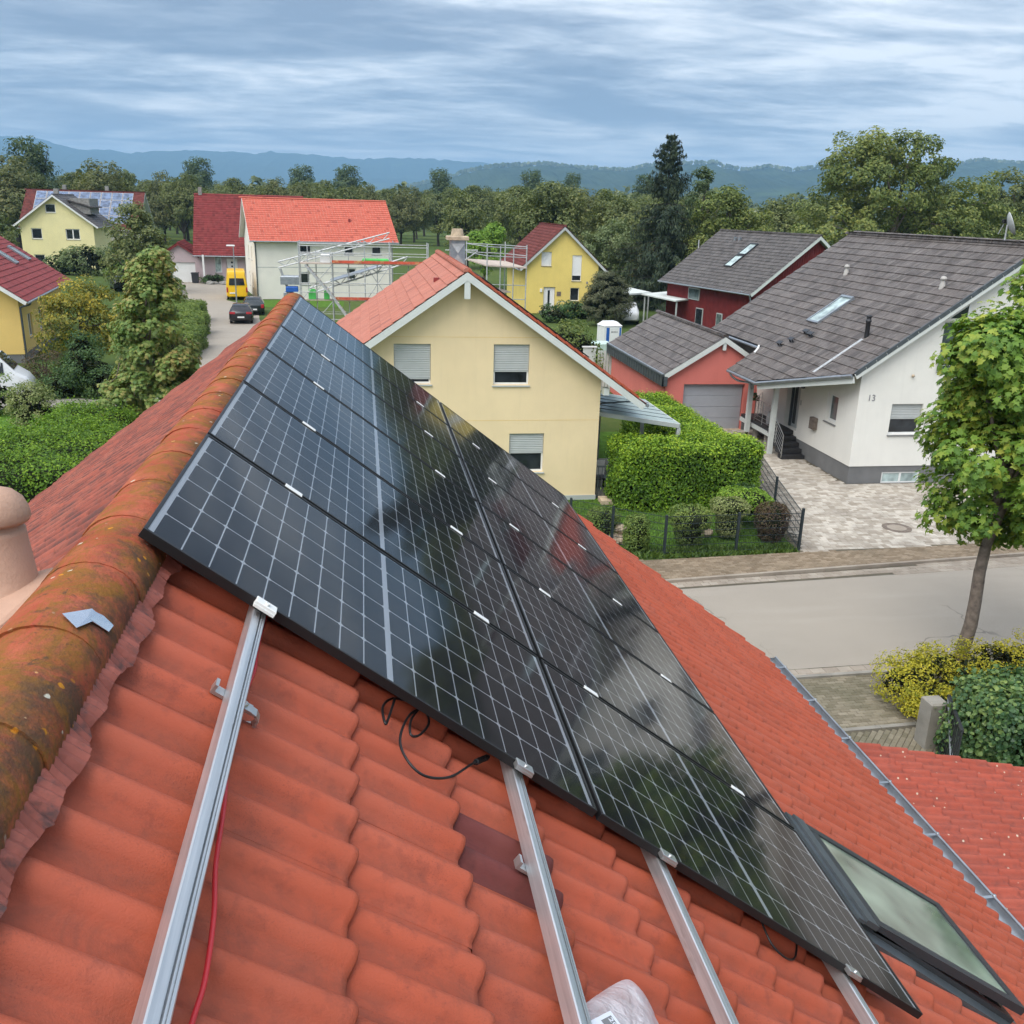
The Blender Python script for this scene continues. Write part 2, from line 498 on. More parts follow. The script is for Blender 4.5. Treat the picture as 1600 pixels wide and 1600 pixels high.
    spots = t.mapr(vo.outputs['Distance'], 0.14, 0.20, 1.0, 0.0)
    sel = t.n('ShaderNodeSeparateXYZ')
    t.l(vo.outputs['Color'], sel.inputs[0])
    patch = t.mapr(t.noise(p, 5.0, 3.0), 0.47, 0.56)
    c = t.mix(t.math('MULTIPLY', t.math('MULTIPLY', spots, t.mapr(sel.outputs['X'], 0.70, 0.72)), patch), c, (0.60, 0.56, 0.45))
    c = t.mix(t.math('MULTIPLY', t.math('MULTIPLY', spots, t.mapr(sel.outputs['Y'], 0.76, 0.78)), patch), c, (0.55, 0.23, 0.025))
    t.l(c, b.inputs['Base Color'])
    b.inputs['Roughness'].default_value = 0.9
    b.inputs['Specular IOR Level'].default_value = 0.15
    bn = t.n('ShaderNodeBump')
    bn.inputs['Strength'].default_value = 0.7
    bn.inputs['Distance'].default_value = 0.008
    t.l(t.noise(p, 70.0, 5.0, 0.7), bn.inputs['Height'])
    t.l(bn.outputs[0], b.inputs['Normal'])
    PM('mortar', (0.50, 0.45, 0.36), 0.95, var=0.3, scale=14, bump=0.9, dirt=(0.10, 0.08, 0.06), dirt_lo=0.45, dirt_hi=0.6, dscale=9)
    PM('flashing_red', (0.30, 0.085, 0.06), 0.6, var=0.25, scale=12, dirt=(0.10, 0.05, 0.045), dirt_lo=0.5, dirt_hi=0.68, dscale=18)
    PM('foil', (0.68, 0.72, 0.78), 0.22, 0.9, var=0.08)
    # asphalt
    m, t, b, out = newmat('asphalt')
    p = pos(t)
    c = t.mix(t.mapr(t.noise(p, 55.0, 2.0, 0.8), 0.3, 0.7), (0.235, 0.205, 0.168), (0.42, 0.37, 0.31))
    c = t.mix(t.math('MULTIPLY', t.mapr(t.noise(p, 0.35, 5.0, 0.65), 0.42, 0.7), 0.30), c, (0.24, 0.215, 0.18))
    c = t.mix(t.math('MULTIPLY', t.mapr(t.noise(t.scalev(p, (0.25, 1.6, 1)), 1.0, 4.0, 0.6), 0.5, 0.7), 0.25), c, (0.40, 0.355, 0.30))
    t.l(c, b.inputs['Base Color'])
    # repaired patches and a few sealed cracks
    wv = t.n('ShaderNodeVectorMath', operation='ADD')
    t.l(p, wv.inputs[0])
    nz = t.n('ShaderNodeTexNoise')
    nz.inputs['Scale'].default_value = 1.3
    t.l(p, nz.inputs['Vector'])
    sc_ = t.n('ShaderNodeVectorMath', operation='SCALE')
    sc_.inputs['Scale'].default_value = 1.1
    t.l(nz.outputs['Color'], sc_.inputs[0])
    t.l(sc_.outputs[0], wv.inputs[1])
    vc = t.n('ShaderNodeTexVoronoi', feature='DISTANCE_TO_EDGE')
    vc.inputs['Scale'].default_value = 0.22
    t.l(wv.outputs[0], vc.inputs['Vector'])
    crack = t.math('MULTIPLY', t.mapr(vc.outputs['Distance'], 0.002, 0.0065, 1.0, 0.0), t.mapr(t.noise(p, 0.3, 2.0), 0.5, 0.56))
    c = t.mix(t.math('MULTIPLY', crack, 0.6), c, (0.12, 0.105, 0.09))
    c = t.mix(t.mapr(t.noise(p, 170.0, 2.0, 0.9), 0.60, 0.70, 0, 0.4), c, (0.52, 0.47, 0.40))
    t.l(c, b.inputs['Base Color'])
    b.inputs['Roughness'].default_value = 0.85
    b.inputs['Specular IOR Level'].default_value = 0.25
    bn = t.n('ShaderNodeBump')
    bn.inputs['Strength'].default_value = 0.5
    bn.inputs['Distance'].default_value = 0.008
    t.l(t.noise(p, 90.0, 2.0, 0.8), bn.inputs['Height'])
    t.l(bn.outputs[0], b.inputs['Normal'])
    # paving stones
    for nm, a, bb, dk in (('paver_pale', (0.31, 0.265, 0.21), (0.56, 0.51, 0.44), (0.20, 0.17, 0.14)), ('paver_brown', (0.19, 0.14, 0.092), (0.30, 0.235, 0.165), (0.115, 0.09, 0.062)), ('paver_buff', (0.30, 0.25, 0.20), (0.38, 0.33, 0.27), (0.17, 0.14, 0.11)), ('paver_mossy', (0.17, 0.145, 0.10), (0.29, 0.25, 0.185), (0.085, 0.083, 0.046))):
        m, t, b, out = newmat(nm)
        p = pos(t)
        c = t.mix(rnd(t), a, bb)
        c = t.mix(t.math('MULTIPLY', t.mapr(t.noise(p, 0.8, 5.0, 0.65), 0.42, 0.68), 0.55), c, dk)
        c = t.mix(t.mapr(t.noise(p, 26.0, 4.0, 0.7), 0.56, 0.74, 0, 0.35), c, dk)
        t.l(c, b.inputs['Base Color'])
        b.inputs['Roughness'].default_value = 0.85
        b.inputs['Specular IOR Level'].default_value = 0.25
    PM('joint_sand', (0.10, 0.085, 0.06), 0.95, var=0.25, scale=3)
    # grass land, lawn
    m, t, b, out = newmat('grass_land')
    p = pos(t)
    c = t.mix(t.mapr(t.noise(p, 0.02, 6.0, 0.65), 0.38, 0.62), (0.055, 0.085, 0.022), (0.11, 0.135, 0.04))
    c = t.mix(t.mapr(t.noise(p, 1.4, 5.0, 0.7), 0.4, 0.65, 0, 0.6), c, (0.05, 0.10, 0.018))
    t.l(c, b.inputs['Base Color'])
    b.inputs['Roughness'].default_value = 0.95
    b.inputs['Specular IOR Level'].default_value = 0.1
    m, t, b, out = newmat('lawn')
    p = pos(t)
    c = t.mix(t.mapr(t.noise(p, 3.0, 6.0, 0.7), 0.35, 0.65), (0.045, 0.105, 0.012), (0.10, 0.20, 0.025))
    c = t.mix(t.mapr(t.noise(p, 45.0, 4.0, 0.7), 0.45, 0.7, 0, 0.5), c, (0.13, 0.22, 0.04))
    t.l(c, b.inputs['Base Color'])
    b.inputs['Roughness'].default_value = 0.95
    b.inputs['Specular IOR Level'].default_value = 0.1
    # wooded hills with a few paler fields
    m, t, b, out = newmat('hill_forest')
    p = pos(t)
    c = t.mix(t.mapr(t.noise(p, 0.012, 6.0, 0.7), 0.35, 0.65), (0.020, 0.034, 0.014), (0.05, 0.07, 0.025))
    c = t.mix(t.mapr(t.noise(t.scalev(p, (1, 1, 3)), 0.0016, 3.0, 0.5), 0.64, 0.67, 0, 0.6), c, (0.075, 0.11, 0.035))
    t.l(c, b.inputs['Base Color'])
    b.inputs['Roughness'].default_value = 1.0
    b.inputs['Specular IOR Level'].default_value = 0.0
    # thin crumpled plastic of the bag
    m, t, b, out = newmat('bag_plastic')
    p = pos(t)
    b.inputs['Base Color'].default_value = (0.86, 0.86, 0.90, 1)
    b.inputs['Roughness'].default_value = 0.28
    b.inputs['Specular IOR Level'].default_value = 0.6
    tr = t.n('ShaderNodeBsdfTransparent')
    mx = t.n('ShaderNodeMixShader')
    t.l(t.mapr(t.noise(p, 14, 4.0), 0.3, 0.7, 0.42, 0.72), mx.inputs[0])
    t.l(tr.outputs[0], mx.inputs[1])
    t.l(b.outputs[0], mx.inputs[2])
    t.l(mx.outputs[0], out.inputs[0])
    bn = t.n('ShaderNodeBump')
    bn.inputs['Strength'].default_value = 0.8
    bn.inputs['Distance'].default_value = 0.02
    t.l(t.noise(p, 22.0, 4.0, 0.6, 0.6), bn.inputs['Height'])
    t.l(bn.outputs[0], b.inputs['Normal'])


special_materials()

# ------------------------------------------------------------------ mesh helpers
def V(*a):
    return Vector(a)


class MB:
    """collects faces, then links them as ONE mesh object"""
    def __init__(self):
        self.v = []
        self.f = []
        self.sm = []

    def add(self, vs, fs, smooth=False):
        o = len(self.v)
        self.v += [tuple(x) for x in vs]
        self.f += [[i + o for i in f] for f in fs]
        self.sm += [smooth] * len(fs)
        return self

    def box(self, a, b, m=None):
        x0, y0, z0 = a
        x1, y1, z1 = b
        vs = [(x0, y0, z0), (x1, y0, z0), (x1, y1, z0), (x0, y1, z0), (x0, y0, z1), (x1, y0, z1), (x1, y1, z1), (x0, y1, z1)]
        if m is not None:
            vs = [m @ Vector(q) for q in vs]
        fs = [(3, 2, 1, 0), (4, 5, 6, 7), (0, 1, 5, 4), (1, 2, 6, 5), (2, 3, 7, 6), (3, 0, 4, 7)]
        if m is not None and m.determinant() < 0:
            fs = [f[::-1] for f in fs]
        return self.add(vs, fs)

    def cbox(self, a, b, c=0.004, m=None):
        """box whose upper edges are chamfered by c"""
        x0, y0, z0 = a
        x1, y1, z1 = b
        vs = []
        for (i, z) in ((0, z0), (0, z1 - c), (c, z1)):
            vs += [(x0 + i, y0 + i, z), (x1 - i, y0 + i, z), (x1 - i, y1 - i, z), (x0 + i, y1 - i, z)]
        if m is not None:
            vs = [m @ Vector(q) for q in vs]
        fs = [(3, 2, 1, 0), (8, 9, 10, 11)]
        for k in (0, 4):
            fs += [(k + i, k + (i + 1) % 4, k + 4 + (i + 1) % 4, k + 4 + i) for i in range(4)]
        return self.add(vs, fs)

    def poly(self, pts):
        return self.add(pts, [tuple(range(len(pts)))])

    def prism(self, pts, d):
        """polygon swept along vector d"""
        n = len(pts)
        d = Vector(d)
        P = [Vector(q) for q in pts]
        vs = P + [q + d for q in P]
        fs = [tuple(range(n))[::-1], tuple(range(n, 2 * n))] + [(i, (i + 1) % n, n + (i + 1) % n, n + i) for i in range(n)]
        return self.add(vs, fs)

    def bar(self, a, b, w, h, up=(0, 0, 1)):
        """rectangular bar from a to b"""
        a, b = Vector(a), Vector(b)
        d = (b - a).normalized()
        u = Vector(up)
        s = d.cross(u)
        if s.length < 1e-5:
            s = d.cross(Vector((1, 0, 0)))
        s.normalize()
        u = s.cross(d)
        s *= w / 2
        u *= h / 2
        return self.prism([a - s - u, a + s - u, a + s + u, a - s + u], b - a)

    def tube(self, pts, r, n=8, caps=True, smooth=True):
        P = [Vector(q) for q in pts]
        R = r if isinstance(r, (list, tuple)) else [r] * len(P)
        vs, fs = [], []
        up = Vector((0, 0, 1))
        d0 = (P[1] - P[0]).normalized()
        side = d0.cross(up)
        if side.length < 1e-3:
            side = d0.cross(Vector((1, 0, 0)))
        side.normalize()
        for i, q in enumerate(P):
            d = (P[min(i + 1, len(P) - 1)] - P[max(i - 1, 0)]).normalized()
            side = (side - d * side.dot(d)).normalized()
            u2 = d.cross(side)
            for k in range(n):
                a = 2 * math.pi * k / n
                vs.append(q + (side * math.cos(a) + u2 * math.sin(a)) * R[i])
        for i in range(len(P) - 1):
            for k in range(n):
                fs.append((i * n + k, i * n + (k + 1) % n, (i + 1) * n + (k + 1) % n, (i + 1) * n + k))
        self.add(vs, fs, smooth)
        if caps:
            self.add(vs[:n], [tuple(range(n))[::-1]])
            self.add(vs[-n:], [tuple(range(n))])
        return self

    def lathe(self, prof, c, n=24, axis=None, smooth=True):
        """prof: (radius, height) list, turned about a vertical axis at c (axis: a matrix for another direction)"""
        vs, fs = [], []
        for (r, z) in prof:
            for k in range(n):
                a = 2 * math.pi * k / n
                q = Vector((r * math.cos(a), r * math.sin(a), z))
                if axis is not None:
                    q = axis @ q
                vs.append(q + Vector(c))
        for i in range(len(prof) - 1):
            for k in range(n):
                fs.append((i * n + k, i * n + (k + 1) % n, (i + 1) * n + (k + 1) % n, (i + 1) * n + k))
        return self.add(vs, fs, smooth)

    def mesh(self, name):
        me = bpy.data.meshes.new(name)
        me.from_pydata(self.v, [], self.f)
        me.polygons.foreach_set('use_smooth', self.sm)
        me.update()
        return me

    def obj(self, name, mat, parent=None, label=None, kind=None):
        return link(name, self.mesh(name), mat, parent, label, kind)


def link(name, me, mat, parent=None, label=None, kind=None, matrix=None):
    if mat is not None and not me.materials:
        me.materials.append(MATS[mat])
    o = bpy.data.objects.new(name, me)
    COL.objects.link(o)
    if parent is not None:
        o.parent = parent
        if parent.get('_w') is not None:
            o.matrix_parent_inverse = INV[parent.name]
    if matrix is not None:
        o.matrix_basis = matrix
    if label:
        o['label'] = label
    if kind:
        o['kind'] = kind
    return o


INV = {}


def thing(name, label, cat, loc=(0, 0, 0), group=None, matrix=None, world=True, kind=None):
    """an Empty at the thing's base; with world=True its parts are modelled in world coordinates"""
    o = bpy.data.objects.new(name, None)
    o.empty_display_size = 0.2
    COL.objects.link(o)
    M = matrix if matrix is not None else Matrix.Translation(Vector(loc))
    o.matrix_world = M
    o['label'] = label
    o['category'] = cat
    if group:
        o['group'] = group
    if kind:
        o['kind'] = kind
    if world:
        o['_w'] = 1
        INV[o.name] = M.inverted()
    return o


def tag(o, label, cat, group=None, kind=None):
    o['label'] = label
    o['category'] = cat
    if group:
        o['group'] = group
    if kind:
        o['kind'] = kind
    return o


def struct(o):
    o['kind'] = 'structure'
    return o


def copy_tree(root, matrix, label, group=None):
    r = root.copy()
    COL.objects.link(r)
    r.matrix_world = matrix
    r['label'] = label
    if group:
        r['group'] = group
    for ch in list(root.children):
        c = ch.copy()
        COL.objects.link(c)
        c.parent = r
        for g in list(ch.children):
            d = g.copy()
            COL.objects.link(d)
            d.parent = c
    return r


def frame(o, deg):
    """local frame: origin o, turned by deg about Z"""
    return Matrix.Translation(Vector(o)) @ Matrix.Rotation(math.radians(deg), 4, 'Z')


def np_mesh(name, verts, faces_flat, counts, mat, smooth=False):
    me = bpy.data.meshes.new(name)
    nv, nf = len(verts), len(counts)
    me.vertices.add(nv)
    me.vertices.foreach_set('co', np.ascontiguousarray(verts, dtype=np.float32).ravel())
    me.loops.add(len(faces_flat))
    me.loops.foreach_set('vertex_index', np.ascontiguousarray(faces_flat, dtype=np.int32))
    me.polygons.add(nf)
    st = np.zeros(nf, dtype=np.int32)
    st[1:] = np.cumsum(counts)[:-1]
    me.polygons.foreach_set('loop_start', st)
    me.polygons.foreach_set('use_smooth', np.full(nf, smooth, dtype=bool))
    me.update(calc_edges=True)
    if mat:
        me.materials.append(MATS[mat])
    return me


def merged(name, me, mats, mat):
    """many copies of one mesh at the given matrices, as one mesh"""
    nv = len(me.vertices)
    co = np.zeros(nv * 3, dtype=np.float32)
    me.vertices.foreach_get('co', co)
    co = np.c_[co.reshape(-1, 3), np.ones(nv)]
    nl = len(me.loops)
    li = np.zeros(nl, dtype=np.int32)
    me.loops.foreach_get('vertex_index', li)
    lt = np.zeros(len(me.polygons), dtype=np.int32)
    me.polygons.foreach_get('loop_total', lt)
    sm = np.zeros(len(me.polygons), dtype=bool)
    me.polygons.foreach_get('use_smooth', sm)
    MM = np.array([[list(r) for r in m] for m in mats])
    vs = np.einsum('kij,nj->kni', MM, co)[:, :, :3].reshape(-1, 3)
    K = len(mats)
    fl = (li[None, :] + (np.arange(K) * nv)[:, None]).ravel()
    out = np_mesh(name, vs, fl, np.tile(lt, K), mat)
    out.polygons.foreach_set('use_smooth', np.tile(sm, K))
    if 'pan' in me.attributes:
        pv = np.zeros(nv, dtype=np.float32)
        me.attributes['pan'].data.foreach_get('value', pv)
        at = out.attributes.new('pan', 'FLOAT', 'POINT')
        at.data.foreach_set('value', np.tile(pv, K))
    return out


RCM = np.array([list(RIGHT), list(DOWN), list(FWD)])


def seen(p):
    """(pixel x, y, depth) of a world point in the photograph's frame"""
    q = RCM @ (np.array(p) - np.array([0, 0, CAMZ]))
    if q[2] <= 0.1:
        return None
    return 800 + FPX * q[0] / q[2], 800 + FPX * q[1] / q[2], q[2]


class Field:
    """alike pieces (tiles, stones): the ones that show largest become single parts, the rest one part"""
    def __init__(self, parent, name, me, me_far, mat, budget=290, restname=None):
        self.parent, self.name, self.me, self.far, self.mat, self.budget = parent, name, me, me_far, mat, budget
        self.rest = restname or name + '_field'
        self.items = []

    def put(self, M, hidden=False, mat=None):
        self.items.append((M, hidden, mat or self.mat))

    def done(self):
        sc = []
        for i, (M, hid, mt) in enumerate(self.items):
            s = seen(M.translation)
            v = -1.0
            if s and not hid and -30 < s[0] < 1630 and -30 < s[1] < 1630:
                nrm = (M.to_3x3() @ Vector((0, 0, 1))).normalized()
                ray = (M.translation - Vector((0, 0, CAMZ))).normalized()
                f = -nrm.dot(ray)
                if f > 0:
                    v = f / s[2] ** 2
            sc.append(v)
        order = np.argsort(-np.array(sc))
        single = set(int(i) for i in order[:self.budget] if sc[int(i)] > 0)
        inv = INV[self.parent.name] if self.parent.get('_w') is not None else Matrix()
        byme = {}
        for i in sorted(single):
            M, hid, mt = self.items[i]
            if mt not in byme:
                m2 = self.me.copy() if byme else self.me
                m2.materials.clear()
                m2.materials.append(MATS[mt])
                byme[mt] = m2
            o = bpy.data.objects.new(self.name, byme[mt])
            COL.objects.link(o)
            o.parent = self.parent
            o.matrix_parent_inverse = inv
            o.matrix_basis = M
        for mt in sorted(set(it[2] for it in self.items)):
            rest = [self.items[i][0] for i in range(len(self.items)) if i not in single and self.items[i][2] == mt]
            if rest:
                o = bpy.data.objects.new(self.rest, merged(self.rest, self.far, rest, mt))
                COL.objects.link(o)
                o.parent = self.parent
                o.matrix_parent_inverse = inv
                o['kind'] = 'stuff'


def roll(t):
    """cross-section of one roll and its pan, t = 0..1"""
    d = abs(t - 0.5)
    if d < 0.29:
        return math.cos(math.pi / 2 * d / 0.29) ** 0.85
    return -0.07 * math.sin(math.pi * (d - 0.29) / 0.42)


def wave_tile(w=0.30, L=0.425, amp=0.041, th=0.030, waves=2, nx=14, gauge=0.36, dark_side=0):
    """interlocking concrete tile, two rolls, rounded nose; local X across, Y up the slope, Z out of the roof"""
    xs = np.linspace(-w / 2, w / 2, waves * nx + 1)
    z = np.array([amp * roll(((x + w / 2) / w * waves + 0.06) % 1.0) for x in xs])
    rows = [(0.004, -0.030), (0.0, -0.010), (0.006, -0.0025), (0.022, 0.0), (L * 0.55, 0.0), (L, 0.0)]
    vs, fs, sm = [], [], []
    n = len(xs)
    for j, (y, dz) in enumerate(rows):
        for i in range(n):
            vs.append((xs[i], y, z[i] + dz + th * (1 - y / gauge)))
    for j in range(len(rows) - 1):
        for i in range(n - 1):
            fs.append((j * n + i, j * n + i + 1, (j + 1) * n + i + 1, (j + 1) * n + i))
    b = MB()
    b.add(vs, fs, True)
    # right flank, closes the side seen at verges
    o = n - 1
    b.add([vs[k * n + o] for k in (1, 3, 5)] + [(vs[k * n + o][0], vs[k * n + o][1], vs[k * n + o][2] - 0.02) for k in (5, 1)], [(0, 4, 3, 2, 1)])
    b.add([vs[k * n] for k in (1, 3, 5)] + [(vs[k * n][0], vs[k * n][1], vs[k * n][2] - 0.02) for k in (5, 1)], [(0, 1, 2, 3, 4)])
    me = b.mesh('tile')
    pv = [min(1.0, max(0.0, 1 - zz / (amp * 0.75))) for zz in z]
    if dark_side:  # raises the mask on one flank of each roll, so it turns darker
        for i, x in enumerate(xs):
            tt = (((x + w / 2) / w * waves + 0.06) % 1.0 - 0.5) * dark_side
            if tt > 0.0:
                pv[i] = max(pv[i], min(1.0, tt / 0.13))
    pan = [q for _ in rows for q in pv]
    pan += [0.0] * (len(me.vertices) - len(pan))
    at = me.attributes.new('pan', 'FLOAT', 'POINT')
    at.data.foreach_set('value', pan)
    return me


def flat_tile(w=0.30, L=0.47, gauge=0.43, th=0.030, gap=0.005):
    b = MB()
    x = w / 2 - gap / 2
    z0, z1 = th, th * (1 - L / gauge)
    e = 0.008
    b.add([(-x, 0, z0 - 0.03), (x, 0, z0 - 0.03), (-x, 0, z0 - 0.004), (x, 0, z0 - 0.004), (-x + e, e, z0), (x - e, e, z0), (-x + e, L, z1), (x - e, L, z1), (-x, L, z1 - 0.006), (x, L, z1 - 0.006)],
          [(0, 1, 3, 2), (2, 3, 5, 4), (4, 5, 7, 6), (2, 4, 6, 8), (5, 3, 9, 7)])
    return b.mesh('tile')


def far_wave_tile(w=0.30, L=0.40, amp=0.035, th=0.024, gauge=0.36):
    b = MB()
    xs = [-w / 2 + w * k / 8 for k in range(9)]
    zz = [amp * (0.5 - 0.5 * math.cos(2 * math.pi * (k / 4 + 0.25))) for k in range(9)]
    vs = []
    for (y, dz) in ((0, -0.026), (0, 0), (L, 0)):
        vs += [(x, y, z + dz + th * (1 - y / gauge)) for x, z in zip(xs, zz)]
    fs = []
    for j in range(2):
        fs += [(j * 9 + i, j * 9 + i + 1, (j + 1) * 9 + i + 1, (j + 1) * 9 + i) for i in range(8)]
    b.add(vs, fs, True)
    return b.mesh('tile')


def slope_matrix(o, along, down, jx=0.0):
    """tile placed with its nose at o; along = unit vector across the tile, down = unit vector down the slope"""
    X, Y = Vector(along), -Vector(down)
    Z = X.cross(Y)
    return Matrix(((X.x, Y.x, Z.x, o[0]), (X.y, Y.y, Z.y, o[1]), (X.z, Y.z, Z.z, o[2]), (0, 0, 0, 1)))


def lay(field, corner, along, down, length, rise, w, gauge, first=None, clip=None, hidden=None, jit=0.0015, rot=0.0022):
    """lays tiles on a roof plane: corner = top corner, along/down = unit vectors, noses at first, first+gauge ..."""
    C0, a, d = Vector(corner), Vector(along), Vector(down)
    nz = a.cross(-d)
    k = first if first is not None else gauge
    rows = []
    while k <= rise + 1e-6:
        rows.append(k)
        k += gauge
    cols = int(round(length / w))
    for s in rows:
        for c in range(cols):
            x = (c + 0.5) * w
            p = C0 + a * x + d * s
            if clip and not clip(x, s, p):
                continue
            p = p + a * random.uniform(-jit, jit) + d * random.uniform(-jit, jit) * 1.6 + nz * random.uniform(-jit, jit) * 0.6
            M = slope_matrix(p, a, d) @ Matrix.Rotation(random.uniform(-rot, rot), 4, 'Z') @ Matrix.Rotation(random.uniform(-rot, rot) * 2, 4, 'X')
            field.put(M, bool(hidden and hidden(x, s, p)))


# ------------------------------------------------------------------ foliage
LEAF = {
    'diamond': (np.array([(0, -0.5, 0), (0.30, -0.02, 0.10), (0, 0.5, -0.05), (-0.30, -0.02, 0.10)]), [4]),
    'round': (np.array([(0, -0.5, 0), (0.36, -0.2, 0.08), (0.33, 0.25, 0.06), (0, 0.5, -0.08), (-0.33, 0.25, 0.06), (-0.36, -0.2, 0.08)]), [6]),
    'maple': (np.array([(0, -0.42, 0), (0.20, -0.30, 0.02), (0.52, -0.22, -0.06), (0.27, 0.0, 0.05), (0.50, 0.26, -0.10), (0.17, 0.20, 0.03), (0, 0.58, -0.10), (-0.17, 0.20, 0.03), (-0.50, 0.26, -0.10), (-0.27, 0.0, 0.05), (-0.52, -0.22, -0.06), (-0.20, -0.30, 0.02)]), [12]),
    'blade': (np.array([(-0.05, 0, 0), (0.05, 0, 0), (0.0, 1.0, 0.25)]), [3]),
    'needle': (np.array([(0, -0.5, 0), (0.10, 0, 0.0), (0, 0.5, -0.12), (-0.10, 0, 0.0)]), [4]),
}


def leaf_mesh(name, pts, nrm, size, shape, mat, rng, spin=True, up=None):
    """one small face for every point, facing nrm, turned at random about it"""
    base, _ = LEAF[shape]
    N = len(pts)
    nrm = nrm / (np.linalg.norm(nrm, axis=1, keepdims=True) + 1e-9)
    ref = rng.normal(size=(N, 3)) if up is None else np.tile(np.array(up, float), (N, 1)) + rng.normal(size=(N, 3)) * 0.35
    t1 = np.cross(nrm, ref)
    t1 /= (np.linalg.norm(t1, axis=1, keepdims=True) + 1e-9)
    t2 = np.cross(nrm, t1)
    s = (size * rng.uniform(0.65, 1.3, N))[:, None, None]
    b = base[None, :, :]
    co = pts[:, None, :] + s * (b[:, :, 0:1] * t1[:, None, :] + b[:, :, 1:2] * t2[:, None, :] + b[:, :, 2:3] * nrm[:, None, :])
    k = base.shape[0]
    return np_mesh(name, co.reshape(-1, 3), np.arange(N * k), np.full(N, k), mat)


def crown_pts(blobs, n, rng, clumps=60, crad=0.35, inner=0.45, outw=0.8, upw=0.55, rndw=0.7, droop=0.0):
    """points spread in clumps over and through a set of ellipsoids (cx,cy,cz,rx,ry,rz,weight)"""
    B = np.array([b[:6] for b in blobs], float)
    wt = np.array([b[6] if len(b) > 6 else 1.0 for b in blobs], float)
    P, Nn = [], []
    nc = max(1, clumps)
    which = rng.choice(len(B), nc, p=wt / wt.sum())
    d = rng.normal(size=(nc, 3))
    d /= np.linalg.norm(d, axis=1, keepdims=True)
    r = inner + (1 - inner) * np.sqrt(rng.uniform(0, 1, nc))
    cc = B[which, :3] + d * B[which, 3:6] * (r * rng.uniform(0.9, 1.12, nc))[:, None]
    sz = crad * rng.uniform(0.6, 1.45, nc)
    per = rng.multinomial(n, (sz ** 2) / (sz ** 2).sum())
    for i in range(nc):
        m = per[i]
        if m == 0:
            continue
        q = rng.normal(size=(m, 3))
        q /= np.linalg.norm(q, axis=1, keepdims=True)
        rad = rng.uniform(0.25, 1.0, (m, 1)) ** 0.5
        pp = cc[i] + q * rad * sz[i] * np.array([1, 1, 0.72])
        if droop:
            pp[:, 2] -= droop * rng.uniform(0, 1, m) ** 2
        P.append(pp)
        Nn.append(q * 0.55 + d[i] * outw + np.array([0, 0, upw]) + rng.normal(size=(m, 3)) * rndw * 0.6)
    return np.concatenate(P), np.concatenate(Nn)


def box_shell_pts(boxes, dens, rng, round_=0.25, noise=0.06, lump=0.12, ls=1.3):
    """points over the faces (not the underside) of rounded, slightly lumpy boxes, trimmed-hedge like"""
    P, Nn = [], []
    for (x0, y0, z0, x1, y1, z1) in boxes:
        dx, dy, dz = x1 - x0, y1 - y0, z1 - z0
        for (ax, area) in (('x0', dy * dz), ('x1', dy * dz), ('y0', dx * dz), ('y1', dx * dz), ('z1', dx * dy)):
            m = int(dens * area)
            u, v = rng.uniform(0, 1, m), rng.uniform(0, 1, m)
            o = np.ones(m)
            if ax[0] == 'x':
                q = np.c_[o * (x0 if ax == 'x0' else x1), y0 + dy * u, z0 + dz * v]
                nn = np.array([-1 if ax == 'x0' else 1, 0, 0])
            elif ax[0] == 'y':
                q = np.c_[x0 + dx * u, o * (y0 if ax == 'y0' else y1), z0 + dz * v]
                nn = np.array([0, -1 if ax == 'y0' else 1, 0])
            else:
                q = np.c_[x0 + dx * u, y0 + dy * v, o * z1]
                nn = np.array([0, 0, 1])
            # round the edges: push towards the inner box
            lo = np.array([x0 + round_, y0 + round_, z0])
            hi = np.array([x1 - round_, y1 - round_, z1 - round_])
            inn = np.clip(q, np.minimum(lo, hi), np.maximum(lo, hi))
            dv = q - inn
            L = np.linalg.norm(dv, axis=1, keepdims=True)
            dirn = np.where(L > 1e-4, dv / np.maximum(L, 1e-4), nn[None, :])
            q = np.where(L > round_, inn + dirn * round_, q)
            lm = lump * (np.sin(q[:, 0] * ls * 2.1 + 1) * np.sin(q[:, 1] * ls * 1.7 + 2) + 0.6 * np.sin(q[:, 2] * ls * 2.6 + q[:, 0] * 1.9 + q[:, 1] * 2.3))
            q = q + dirn * (lm + rng.normal(size=m) * noise)[:, None]
            P.append(q)
            Nn.append(dirn * 0.9 + rng.normal(size=(m, 3)) * 0.55 + np.array([0, 0, 0.35]))
    return np.concatenate(P), np.concatenate(Nn)


def limb(b, p0, p1, r0, r1, rng, seg=4, wob=0.06):
    P0, P1 = np.array(p0, float), np.array(p1, float)
    L = np.linalg.norm(P1 - P0)
    pts = []
    for k in range(seg + 1):
        t = k / seg
        q = P0 + (P1 - P0) * t
        if 0 < k < seg:
            q = q + rng.normal(size=3) * wob * L * 0.5
        pts.append(tuple(q))
    b.tube(pts, [r0 + (r1 - r0) * k / seg for k in range(seg + 1)], 7)


